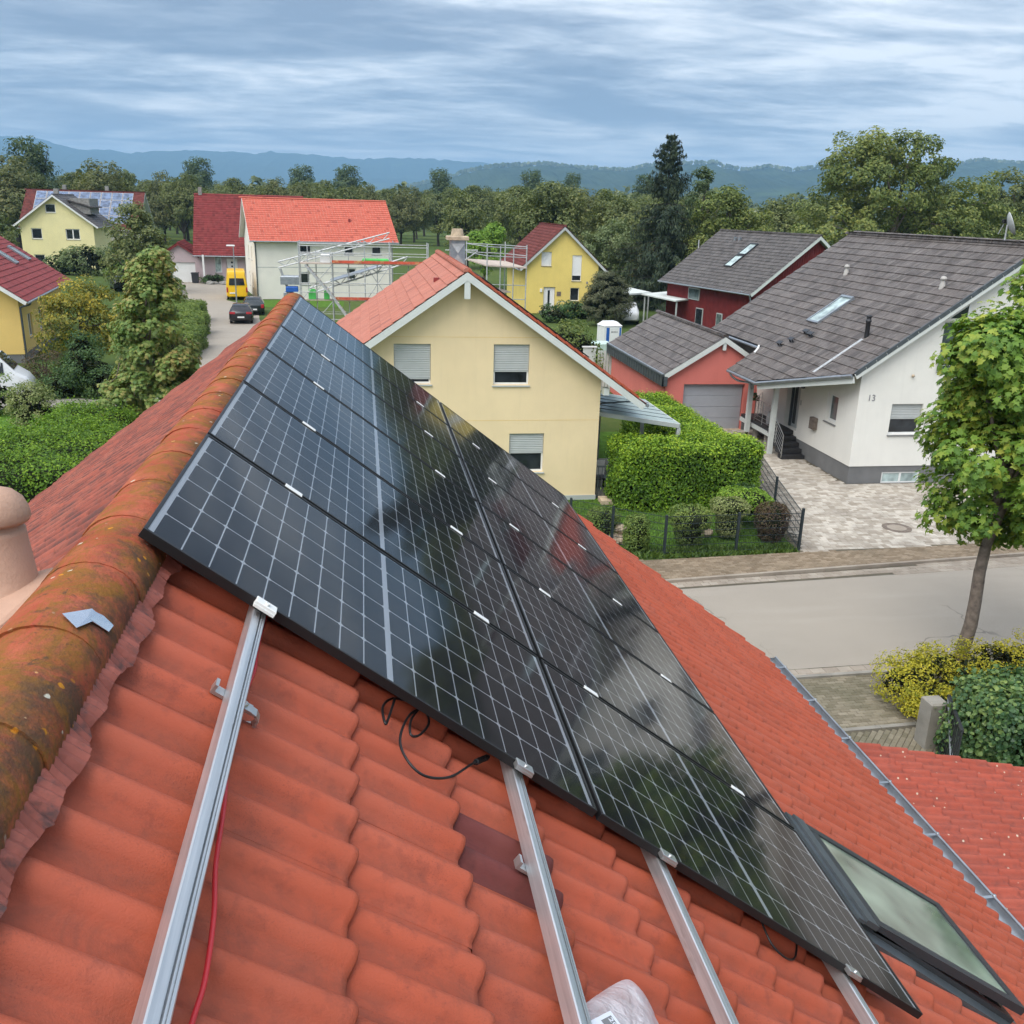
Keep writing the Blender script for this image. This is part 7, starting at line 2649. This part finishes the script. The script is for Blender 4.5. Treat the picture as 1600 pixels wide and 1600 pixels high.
def blades_up():
    # grass blades stand upright: build them directly
    rng = np.random.default_rng(78)
    for nm, lab, N, (xa, xb, ya, yb), h, ok in (
            ('grass', 'short green lawn grass behind the wire fence', 30000, (4.0, 13.2, 23.6, 29.1), 0.05, lambda x, y: (y > SWT(x) + 0.15) & ~((x > 7.9) & (x < 12.9) & (y > 27.7)) & (x < 12.3 + (y - 23.8) * 0.22)),
            ('ground_cover', 'ragged ivy and weeds along the foot of the wire fence', 2600, (5.5, 12.3, 23.6, 24.3), 0.12, lambda x, y: (y > SWT(x) + 0.02))):
        x, y = rng.uniform(xa, xb, N), rng.uniform(ya, yb, N)
        k = ok(x, y)
        x, y = x[k], y[k]
        n = len(x)
        a = rng.uniform(0, 2 * np.pi, n)
        hh = h * rng.uniform(0.5, 1.4, n)
        wd = 0.012 if nm == 'grass' else 0.035
        dx, dy = np.cos(a) * wd, np.sin(a) * wd
        lx, ly = rng.normal(size=n) * hh * 0.6, rng.normal(size=n) * hh * 0.6
        co = np.stack([np.c_[x - dx, y - dy, np.full(n, 0.0)], np.c_[x + dx, y + dy, np.full(n, 0.0)], np.c_[x + lx, y + ly, hh]], axis=1)
        me = np_mesh(nm, co.reshape(-1, 3), np.arange(n * 3), np.full(n, 3), 'leaf_grass')
        o = link(nm, me, None)
        o['kind'] = 'stuff'
        o['label'] = lab
        o['category'] = 'grass'


blades_up()

# near right: maple, golden shrub, laurel hedge, gate
tree('maple_tree', 'leafy green street maple with slim trunk at the right edge', (12.55, 16.35, 0), 2.9, 0.155,
     [(13.02, 16.5, 3.75, 1.43, 1.46, 0.85, 1.2), (12.67, 16.4, 4.9, 1.55, 1.55, 0.99, 1.5), (12.82, 16.5, 6.2, 1.3, 1.38, 1.08, 1.3), (13.32, 16.6, 7.5, 1.05, 1.12, 1.17, 1.0), (11.87, 16.3, 6.9, 0.63, 0.69, 0.72, 0.45), (14.12, 16.7, 5.6, 1.43, 1.38, 1.71, 1.3), (13.62, 16.7, 8.8, 0.76, 0.77, 0.72, 0.5)],
     25000, 0.155, 'maple', 'leaf_maple', seed=41, clumps=250, crad=0.44, limbs=16, inner=0.5, lean=(0.06, 0.02), outw=0.7, upw=0.8, rndw=0.6, droop=0.12)
shrub('shrub', 'golden yellow leafy shrub at the foot of the street maple', (11.0, 15.3, 0), [(10.75, 15.15, 0.55, 0.85, 0.75, 0.50, 2), (11.7, 15.6, 0.55, 0.8, 0.6, 0.48, 1.6), (12.8, 15.8, 0.5, 0.8, 0.6, 0.45, 1.2), (13.8, 16.0, 0.5, 0.8, 0.6, 0.45, 1.0), (10.75, 14.55, 0.35, 0.6, 0.4, 0.32, 1)], 15000, 0.055, 'diamond', 'leaf_yellow', seed=42, clumps=230, crad=0.17, inner=0.7, stems=10, rndw=0.9)
hedge('laurel_hedge', 'dark glossy green hedge block in the right foreground', [(10.15, 11.9, 0, 14.6, 13.45, 1.70)], 620, 0.085, 'leaf_laurel', 43, 0.4, 0.10, shape='round', noise=0.09)


def iron_gate():
    T = thing('iron_gate', 'dark iron gate standing open before the laurel hedge', 'gate', (9.9, 12.9, 0))
    a, e = Vector((9.72, 12.30, 0)), Vector((10.22, 13.45, 0))
    d = (e - a).normalized()
    for z in (0.12, 1.18):
        MB().bar(a + Vector((0, 0, z)), e + Vector((0, 0, z)), 0.05, 0.05).obj('rail', 'anthracite', T)
    for k in range(11):
        q = a + (e - a) * (k / 10)
        MB().bar(q + Vector((0, 0, 0.1)), q + Vector((0, 0, 1.2)), 0.022, 0.022, up=d).obj('bar', 'anthracite', T)
    MB().bar(a + Vector((0, 0, 0.2)), e + Vector((0, 0, 1.15)), 0.05, 0.03).obj('brace', 'zinc', T)
    b = MB().cbox((10.0, 13.55, 0), (10.35, 13.9, 0.95), 0.03)
    tag(b.obj('gate_pillar', 'concrete'), 'low concrete gate pillar between golden shrub and laurel hedge', 'pillar')


iron_gate()

# left garden
tree('maple_tree', 'tall columnar street maple with tan-tinged leaves left of the ridge', (-8.7, 39.0, 0), 1.6, 0.13,
     [(-8.75, 39, 2.0, 1.75, 1.7, 1.1, 1.3), (-8.5, 39, 3.3, 1.55, 1.6, 1.1, 1.3), (-8.45, 39, 4.5, 1.35, 1.4, 1.1, 1.2), (-8.25, 39, 5.6, 1.05, 1.1, 1.0, 0.9), (-8.15, 39, 6.7, 0.75, 0.8, 0.75, 0.5), (-9.9, 38.2, 1.6, 1.0, 1.0, 0.8, 0.6), (-7.6, 38.6, 2.5, 1.0, 1.1, 1.0, 0.7)],
     18000, 0.17, 'maple', 'leaf_maple_tan', seed=51, clumps=210, crad=0.36, limbs=14, inner=0.5, outw=0.7, upw=0.75, rndw=0.6, droop=0.10)
hedge('hedge', 'large soft green hedge below the left roof slope', [(-12.4, 27.6, 0, -8.0, 33.5, 1.75)], 300, 0.09, 'leaf_hedge', 52, 0.6, 0.20, noise=0.13)
hedge('hedge', 'green garden hedge continuing towards the columnar maple', [(-12.0, 33.8, 0, -8.9, 39.2, 1.45)], 300, 0.09, 'leaf_hedge', 53, 0.5, 0.18, noise=0.13)
shrub('shrub', 'rounded variegated clipped bush on the lawn at left', (-13.6, 40.2, 0), [(-13.6, 40.2, 0.85, 0.98, 0.9, 0.95, 2), (-13.6, 40.2, 1.35, 0.75, 0.75, 0.65, 1)], 5200, 0.085, 'diamond', 'leaf_variegated', seed=54, clumps=150, crad=0.2, inner=0.8)
shrub('shrub', 'dark green bush at the left edge in front of the white van', (-16.4, 43.6, 0), [(-16.2, 43.4, 0.85, 1.3, 0.9, 0.85, 1), (-18.0, 43.9, 0.8, 1.3, 0.8, 0.8, 1)], 4200, 0.11, 'diamond', 'leaf_hedge_soft', seed=55, clumps=120, crad=0.25, inner=0.75)
shrub('shrub', 'dense dark green shrub behind the lawn path', (-13.2, 47.8, 0), [(-13.3, 47.8, 1.2, 1.5, 1.2, 1.2, 2), (-12.4, 47.2, 0.7, 1.2, 1.0, 0.75, 1), (-13.6, 48.2, 2.2, 1.0, 0.9, 0.8, 1), (-14.6, 47.4, 0.6, 1.0, 0.9, 0.65, 1)], 7500, 0.12, 'diamond', 'leaf_dark', seed=56, clumps=170, crad=0.3, inner=0.7)
shrub('shrub', 'bare reddish brown shrub beside the warm yellow house', (-16.3, 50.5, 0), [(-16.3, 50.5, 1.0, 1.0, 0.8, 0.9, 1)], 2200, 0.09, 'diamond', 'leaf_brown', seed=57, clumps=70, crad=0.25, core=0, stems=14)
tree('small_tree', 'broad yellow-green autumn tree before the warm yellow house', (-15.4, 54.5, 0), 1.1, 0.11,
     [(-15.5, 54.8, 2.6, 2.0, 1.8, 1.5, 2), (-15.4, 55.0, 3.9, 1.5, 1.5, 1.1, 1.3), (-16.8, 54.6, 2.3, 1.2, 1.2, 1.2, 1), (-14.2, 54.6, 2.4, 1.2, 1.2, 1.3, 1)], 8500, 0.17, 'diamond', 'leaf_autumn', seed=58, clumps=170, crad=0.42, limbs=16, rndw=0.9, barkmat='bark_dark')
hedge('hedge', 'trimmed bright green hedge along the side street kerb', [(-12.0, 58.5, 0, -10.4, 64.5, 1.45), (-13.4, 64.5, 0, -11.3, 72.0, 1.45), (-15.0, 72.0, 0, -12.6, 80.0, 1.5)], 160, 0.13, 'leaf_hedge_soft', 59, 0.4, 0.08)
shrub('shrub', 'light green shrub before the pale yellow house', (-33.5, 124.0, 0), [(-33.5, 124, 1.8, 3.2, 2.0, 1.8, 2), (-36.5, 125, 1.4, 2.2, 1.6, 1.4, 1)], 3600, 0.32, 'diamond', 'leaf_silver', seed=60, clumps=110, crad=0.6)
shrub('shrub', 'trimmed dark hedge ball beside the pale yellow house wall', (-31.5, 128.0, 0), [(-31.0, 128, 1.7, 1.5, 1.5, 1.8, 2)], 2200, 0.28, 'diamond', 'leaf_dark', seed=61, clumps=80, crad=0.5)
tree('evergreen_tree', 'broad dark green bushy tree right of the pale yellow house', (-23.0, 102, 0), 1.2, 0.2,
     [(-23.2, 102, 3.2, 3.2, 2.8, 2.6, 2), (-22.9, 102, 5.6, 2.5, 2.4, 2.2, 1.6), (-22.6, 102, 7.6, 1.3, 1.4, 1.4, 0.8), (-21.2, 101.5, 4.4, 1.8, 1.6, 2.4, 1)], 9000, 0.30, 'diamond', 'leaf_orchard', seed=62, clumps=200, crad=0.6, limbs=8, inner=0.6)
tree('evergreen_tree', 'dark bushy tree at the left edge before the pale yellow house', (-43.5, 124, 0), 1.0, 0.2,
     [(-43.6, 124, 3.0, 2.6, 2.4, 2.6, 2), (-45.5, 124, 5.2, 2.6, 2.4, 2.6, 2), (-42.6, 124, 4.6, 1.6, 1.6, 2.2, 1)], 6000, 0.34, 'diamond', 'leaf_orchard', seed=63, clumps=150, crad=0.6, limbs=8, inner=0.6)
shrub('shrub', 'green shrub and hedge row by the pink house garage', (-24.3, 118.5, 0), [(-25.0, 120, 2.2, 2.6, 1.5, 1.2, 1), (-26.5, 112, 1.0, 2.0, 1.5, 1.0, 1)], 2600, 0.3, 'diamond', 'leaf_hedge_soft', seed=64, clumps=90, crad=0.5)
shrub('shrub', 'low green planting in the rockery before the pink house', (-17.2, 114.3, 0), [(-17.2, 114.2, 0.5, 1.4, 0.7, 0.5, 1)], 1200, 0.2, 'diamond', 'leaf_dark', seed=65, clumps=40, crad=0.3)

# middle ground
shrub('shrub', 'leafy green bush behind the cream house roof edge', (11.2, 50.0, 0), [(11.1, 50, 1.9, 1.5, 1.4, 1.7, 2), (11.9, 49.5, 1.2, 1.2, 1.1, 1.2, 1), (10.5, 50.5, 1.2, 1.2, 1.0, 1.2, 1)], 5200, 0.15, 'diamond', 'leaf_walnut', seed=71, clumps=150, crad=0.32)
shrub('shrub', 'yellow-green low bushes in front of the toilet cabin', (14.3, 54.8, 0), [(14.3, 54.8, 0.55, 1.8, 0.8, 0.6, 2), (12.6, 53.5, 0.5, 1.2, 0.7, 0.5, 1)], 3200, 0.12, 'diamond', 'leaf_lime', seed=72, clumps=90, crad=0.25)
shrub('shrub', 'big round olive-grey bush beside the bright yellow house', (20.2, 77.5, 0), [(20.2, 77.5, 2.1, 1.95, 1.8, 2.1, 3), (20.2, 77.5, 3.3, 1.5, 1.5, 1.3, 1)], 11000, 0.30, 'needle', 'leaf_olive', seed=73, clumps=330, crad=0.28, inner=0.82, upw=0.9)
shrub('shrub', 'dark low shrubs below the bright yellow house wall', (18.0, 83.0, 0), [(18.6, 83, 0.7, 2.2, 1.0, 0.8, 2), (16.2, 80.0, 0.8, 1.4, 1.0, 0.9, 1)], 3000, 0.2, 'diamond', 'leaf_dark', seed=74, clumps=90, crad=0.35)
tree('willow_tree', 'silvery green bushy tree right of the bright yellow house', (25.0, 97.0, 0), 1.4, 0.2,
     [(24.4, 97, 3.4, 2.8, 2.4, 2.6, 2), (25.6, 97, 6.0, 2.2, 2.2, 2.4, 2), (23.6, 96.5, 5.4, 1.6, 1.6, 2.2, 1.2), (27.0, 96, 3.2, 2.2, 2.0, 2.2, 1)], 9500, 0.27, 'diamond', 'leaf_silver', seed=75, clumps=210, crad=0.6, limbs=8)
tree('small_tree', 'autumn-tinged shrubby tree left of the red house roof', (29.2, 96.0, 0), 1.2, 0.14,
     [(29.0, 96, 3.6, 2.4, 2.0, 2.4, 2), (30.4, 96, 5.0, 1.8, 1.8, 1.8, 1.2)], 5500, 0.25, 'diamond', 'leaf_autumn', seed=76, clumps=130, crad=0.5, limbs=8)
tree('small_tree', 'fresh lime green tree behind the chimney', (14.0, 112, 0), 1.4, 0.16,
     [(14.0, 112, 4.2, 2.4, 2.2, 2.4, 2), (15.0, 112, 6.2, 1.3, 1.3, 1.4, 1), (12.8, 112, 5.4, 1.2, 1.2, 1.4, 1)], 6500, 0.28, 'diamond', 'leaf_lime', seed=77, clumps=150, crad=0.5, limbs=8)
tree('small_tree', 'yellow-green maple between spruce and walnut tree', (35.0, 90, 0), 2.2, 0.22,
     [(34.4, 90, 6.2, 3.6, 3.2, 3.2, 2), (33.8, 90, 9.2, 2.6, 2.4, 2.2, 1.4), (37.0, 90, 7.6, 2.4, 2.2, 2.2, 1.2), (35.0, 90, 10.6, 1.6, 1.6, 1.1, 0.7), (32.2, 89.5, 4.2, 1.8, 1.6, 2.0, 0.8)], 15000, 0.29, 'diamond', 'leaf_walnut', seed=78, clumps=240, crad=0.62, limbs=10)
tree('walnut_tree', 'huge spreading walnut tree behind the white house', (56.5, 100, 0), 3.2, 0.5,
     [(56.5, 100, 7.6, 9.8, 6.5, 4.4, 3), (55.6, 100, 12.4, 7.4, 5.6, 4.2, 2.6), (58.6, 100, 15.2, 4.6, 4.4, 2.9, 1.3), (52.0, 99.5, 14.4, 3.6, 3.6, 3.0, 1.0), (63.2, 99.5, 9.2, 4.6, 4.2, 4.2, 1.3), (49.4, 99.0, 7.6, 4.2, 3.8, 4.2, 1.3), (55.4, 100, 16.6, 2.8, 2.8, 1.6, 0.6), (66.0, 99, 6.5, 4.2, 3.8, 3.8, 1.0), (66.5, 100, 10.6, 4.4, 4.2, 3.6, 1.1), (71.0, 99, 6.0, 3.6, 3.2, 3.4, 0.8)], 52000, 0.36, 'diamond', 'leaf_walnut', seed=79, clumps=500, crad=0.95, limbs=22, inner=0.5)
tree('tall_tree', 'dark green tree at the right edge beyond the walnut', (79.0, 112, 0), 3.0, 0.35,
     [(79, 112, 7.6, 5.6, 5.0, 5.2, 2), (80, 112, 12.2, 3.6, 3.6, 2.9, 1.2), (84, 112, 8.6, 4.0, 4.0, 5.0, 1.2)], 12000, 0.42, 'diamond', 'leaf_orchard', seed=80, clumps=220, crad=0.9, limbs=8)
tree('poplar_tree', 'slender feathery green tree right of the spruce', (36.0, 99.5, 0), 2.0, 0.22,
     [(35.6, 99.5, 6.0, 3.2, 2.8, 4.0, 2), (35.4, 99.5, 10.6, 1.7, 1.7, 3.0, 1.2), (37.9, 99.5, 8.6, 1.4, 1.4, 3.2, 1.0), (35.6, 99.5, 13.0, 0.7, 0.7, 1.2, 0.3)], 9500, 0.28, 'diamond', 'leaf_silver_dark', seed=81, clumps=210, crad=0.5, limbs=10)


def spruce():
    rng = np.random.default_rng(90)
    bx, by = 29.3, 92.0
    H = 16.6
    T = thing('spruce_tree', 'tall dark spruce with drooping twigs behind the red house', 'tree', (bx, by, 0))
    b = MB()
    limb(b, (bx, by, 0), (bx, by, H - 0.3), 0.32, 0.03, rng, 8, 0.004)
    P, Nn = [], []
    z = 1.2
    while z < H - 0.4:
        t = (z - 1.2) / (H - 1.6)
        R = 6.1 * (1 - t) ** 0.72 * (0.86 + 0.14 * math.sin(z * 2.3)) + 0.3
        nb = int(7 + 5 * (1 - t))
        a0 = rng.uniform(0, 6.28)
        for k in range(nb):
            a = a0 + 6.283 * k / nb + rng.normal() * 0.18
            L = R * rng.uniform(0.55, 1.15)
            sag = 0.22 * L if t < 0.6 else -0.25 * L
            e = np.array([bx + math.cos(a) * L, by + math.sin(a) * L, z - sag + 0.12 * L])
            s = np.array([bx, by, z])
            limb(b, s, e, 0.05 * (1 - t) + 0.015, 0.008, rng, 2, 0.02)
            m = int(40 + 95 * (1 - t))
            q = rng.uniform(0.18, 1.0, m)
            side = np.array([-math.sin(a), math.cos(a), 0])
            base = s[None, :] + (e - s)[None, :] * q[:, None]
            off = rng.normal(size=m) * 0.16 * L * (1.15 - q)
            pts = base + side[None, :] * off[:, None]
            pts[:, 2] -= rng.uniform(0, 1, m) ** 1.6 * (0.75 if t < 0.75 else 0.2) + np.abs(off) * 0.25
            P.append(pts)
            Nn.append(np.array([math.cos(a), math.sin(a), 0.9])[None, :] + rng.normal(size=(m, 3)) * 0.6)
        z += rng.uniform(0.42, 0.66)
    b.obj('trunk', 'bark_dark', T)
    P, Nn = np.concatenate(P), np.concatenate(Nn)
    link('crown', leaf_mesh('crown', P, Nn, 0.5, 'needle', 'leaf_spruce', rng, up=(0, 0, 1)), None, T)


spruce()


# ------------------------------------------------------------------ orchard rows and woodland behind
def orchard():
    protos = []
    for k, (bl, n, m, size) in enumerate((
            ([(0, 0, 6.6, 4.6, 4.4, 3.6, 2), (1.6, 0.6, 9.0, 3.2, 3.0, 2.8, 1.2), (-2.2, -0.8, 8.0, 2.8, 2.8, 2.8, 1), (0.4, -1.0, 10.8, 2.0, 2.0, 1.6, 0.6)], 8500, 'leaf_orchard', 0.42),
            ([(0, 0, 6.0, 5.0, 4.6, 3.2, 2), (-1.6, 0.5, 8.6, 3.4, 3.0, 2.8, 1.2), (2.6, 0.0, 7.4, 2.8, 2.8, 2.8, 1), (-0.6, 1.0, 10.2, 2.4, 2.2, 1.8, 0.7)], 8500, 'leaf_orchard', 0.42),
            ([(0, 0, 6.4, 4.4, 4.4, 3.8, 2), (0.6, 0.6, 10.0, 2.6, 2.6, 2.8, 1), (-2.0, -1.4, 7.0, 2.6, 2.6, 3.2, 1), (2.4, 1.0, 6.0, 2.6, 2.4, 3.0, 1)], 8500, 'leaf_walnut_dull', 0.42),
            ([(0, 0, 7.2, 3.6, 3.6, 5.0, 2), (0.4, 0, 12.0, 2.4, 2.4, 3.2, 1), (-1.2, 0.3, 9.6, 2.4, 2.4, 3.0, 0.8)], 7000, 'leaf_silver_dark', 0.45))):
        rng = np.random.default_rng(100 + k)
        P, Nn = crown_pts(bl, n, rng, 210, 0.95, 0.5)
        cme = leaf_mesh('crown', P, Nn, size, 'diamond', m, rng)
        b = MB()
        limb(b, (0, 0, -0.1), (0.1, 0.1, 2.6), 0.34, 0.26, rng, 3, 0.02)
        for j in range(7):
            q = bl[j % len(bl)]
            limb(b, (0.1, 0.1, 2.5), (q[0] + rng.normal() * 1.6, q[1] + rng.normal() * 1.6, q[2] + rng.uniform(-1, 1)), 0.2, 0.04, rng, 4, 0.05)
        tme = b.mesh('trunk')
        tme.materials.append(MATS['bark_dark'])
        protos.append((cme, tme))

    def plant(name, lab, grp, x, y, k, sc, rot):
        T = bpy.data.objects.new(name, None)
        T.empty_display_size = 0.3
        COL.objects.link(T)
        T.matrix_world = Matrix.Translation((x, y, 0)) @ Matrix.Rotation(rot, 4, 'Z') @ Matrix.Diagonal((sc[0], sc[0], sc[1], 1))
        T['label'], T['category'], T['group'] = lab, 'tree', grp
        for nm, me in (('trunk', protos[k][1]), ('crown', protos[k][0])):
            o = bpy.data.objects.new(nm, me)
            COL.objects.link(o)
            o.parent = T
    rng = np.random.default_rng(123)
    # orchard rows behind the houses
    for row, y in enumerate((196, 214, 232, 252, 276, 304)):
        x = -110 + row * 3.3
        while x < 92:
            xx, yy = x + rng.normal() * 0.9, y + rng.normal() * 1.2
            # grassy clearing right of the orange roof
            gap = yy < 226 and 1.0 < xx < 22.0
            s = seen((xx, yy, 7))
            if not gap and s and -60 < s[0] < 1150:
                k = int(rng.choice([0, 1, 2], p=[0.4, 0.4, 0.2]))
                h = rng.uniform(0.92, 1.16)
                plant('orchard_tree', 'dark green orchard tree in the dense rows behind the houses', 'orchard trees behind the houses', xx, yy, k, (rng.uniform(0.9, 1.1), h), rng.uniform(0, 6.28))
            x += rng.uniform(8.6, 10.4)
    # taller loose trees standing over the orchard
    for (x, y, k, sw, sh) in ((-90, 236, 3, 1.5, 1.30), (-78, 190, 0, 1.3, 1.15), (-60, 182, 2, 1.5, 1.25), (-46, 186, 2, 1.35, 1.22), (-64, 205, 3, 1.4, 1.35), (-52, 330, 3, 1.6, 1.5), (-20, 345, 3, 1.5, 1.45), (-5, 350, 3, 1.6, 1.5), (28, 352, 3, 1.4, 1.5), (62, 355, 3, 1.5, 1.55), (75, 350, 3, 1.2, 1.5), (100, 340, 3, 1.5, 1.5)):
        plant('tall_tree', 'taller feathery tree standing above the orchard rows', 'taller trees above the orchard', x, y, k, (sw, sh), rng.uniform(0, 6.28))
    # belt behind the right-hand houses
    for (x, y, k, sw, sh) in ((44, 150, 1, 1.0, 0.95), (40, 128, 0, 0.9, 0.85), (31, 118, 1, 0.9, 0.95), (23, 118, 0, 0.95, 1.0), (48, 132, 2, 1.0, 0.9), (62, 140, 1, 1.1, 1.0), (72, 150, 0, 1.1, 1.0), (92, 150, 1, 1.2, 1.1), (34, 150, 2, 1.0, 1.0), (54, 170, 0, 1.1, 1.0), (16, 150, 1, 0.95, 0.95), (26, 160, 0, 1.0, 1.0), (86, 128, 0, 1.0, 1.0)):
        plant('broadleaf_tree', 'mid green broadleaf tree in the belt behind the right-hand houses', 'trees behind the right-hand houses', x, y, k, (sw, sh), rng.uniform(0, 6.28))


orchard()


def woodland():
    rng = np.random.default_rng(140)
    P, Nn = [], []
    for k in range(900):
        y = rng.uniform(360, 1500)
        x = rng.uniform(-0.62, 0.95) * y
        r = rng.uniform(4, 8)
        h = rng.uniform(9, 19)
        m = int(120 * 380 / y) + 22
        d = rng.normal(size=(m, 3))
        d /= np.linalg.norm(d, axis=1, keepdims=True)
        d[:, 2] = np.abs(d[:, 2])
        q = np.array([x, y, h * 0.35]) + d * np.array([r, r, h * 0.65]) * rng.uniform(0.75, 1.05, (m, 1))
        P.append(q)
        Nn.append(d + rng.normal(size=(m, 3)) * 0.5)
    P, Nn = np.concatenate(P), np.concatenate(Nn)
    o = link('woodland', leaf_mesh('woodland', P, Nn, 2.3, 'round', 'leaf_far', rng), None)
    o['kind'] = 'stuff'
    o['label'] = 'far belt of green woodland below the blue hills'
    o['category'] = 'woodland'


woodland()


def forest_on_hills():
    """tree tops breaking the skyline of the nearer hills"""
    rng = np.random.default_rng(150)
    hp = [(83, 53), (279, 93), (377, 127), (501, 154), (702, 170), (830, 160), (1038, 157), (1089, 173), (1219, 187), (1378, 197), (1433, 184), (1515, 172), (1622, 190), (1706, 178), (1842, 195), (2121, 206), (2434, 226), (2547, 245), (2636, 238), (2755, 237), (3052, 254)]
    xs = rng.uniform(83, 3052, 1500)
    zs = np.interp(xs, [p[0] for p in hp], [p[1] for p in hp])
    P = np.c_[xs, 3785 + rng.normal(size=1500) * 12, zs + rng.uniform(2, 10, 1500)]
    nn = rng.normal(size=P.shape) * np.array([0.4, 0.3, 0.2]) + np.array([0, -1, 0.2])
    o = link('forest', leaf_mesh('forest', P, nn, 15.0, 'round', 'leaf_far', rng), None)
    o['kind'] = 'stuff'
    o['label'] = 'tree tops along the crest of the nearer wooded hills'
    o['category'] = 'forest'


forest_on_hills()


# ------------------------------------------------------------------ the air between us and the hills
def haze():
    b = MB().box((-9000, -2500, -1.5), (11000, 12600, 560))
    me = b.mesh('haze')
    m = bpy.data.materials.new('haze')
    m.use_nodes = True
    m.node_tree.nodes.clear()
    t = NT(m.node_tree)
    out = t.n('ShaderNodeOutputMaterial')
    v = t.n('ShaderNodeVolumePrincipled')
    v.inputs['Color'].default_value = (0.38, 0.68, 1.0, 1)
    v.inputs['Density'].default_value = HAZE
    v.inputs['Anisotropy'].default_value = 0.0
    t.l(v.outputs[0], out.inputs['Volume'])
    me.materials.append(m)
    o = bpy.data.objects.new('haze', me)
    COL.objects.link(o)
    o['kind'] = 'stuff'
    o['label'] = 'thin blue haze over the valley'
    o['category'] = 'haze'


HAZE = 0.00016
haze()
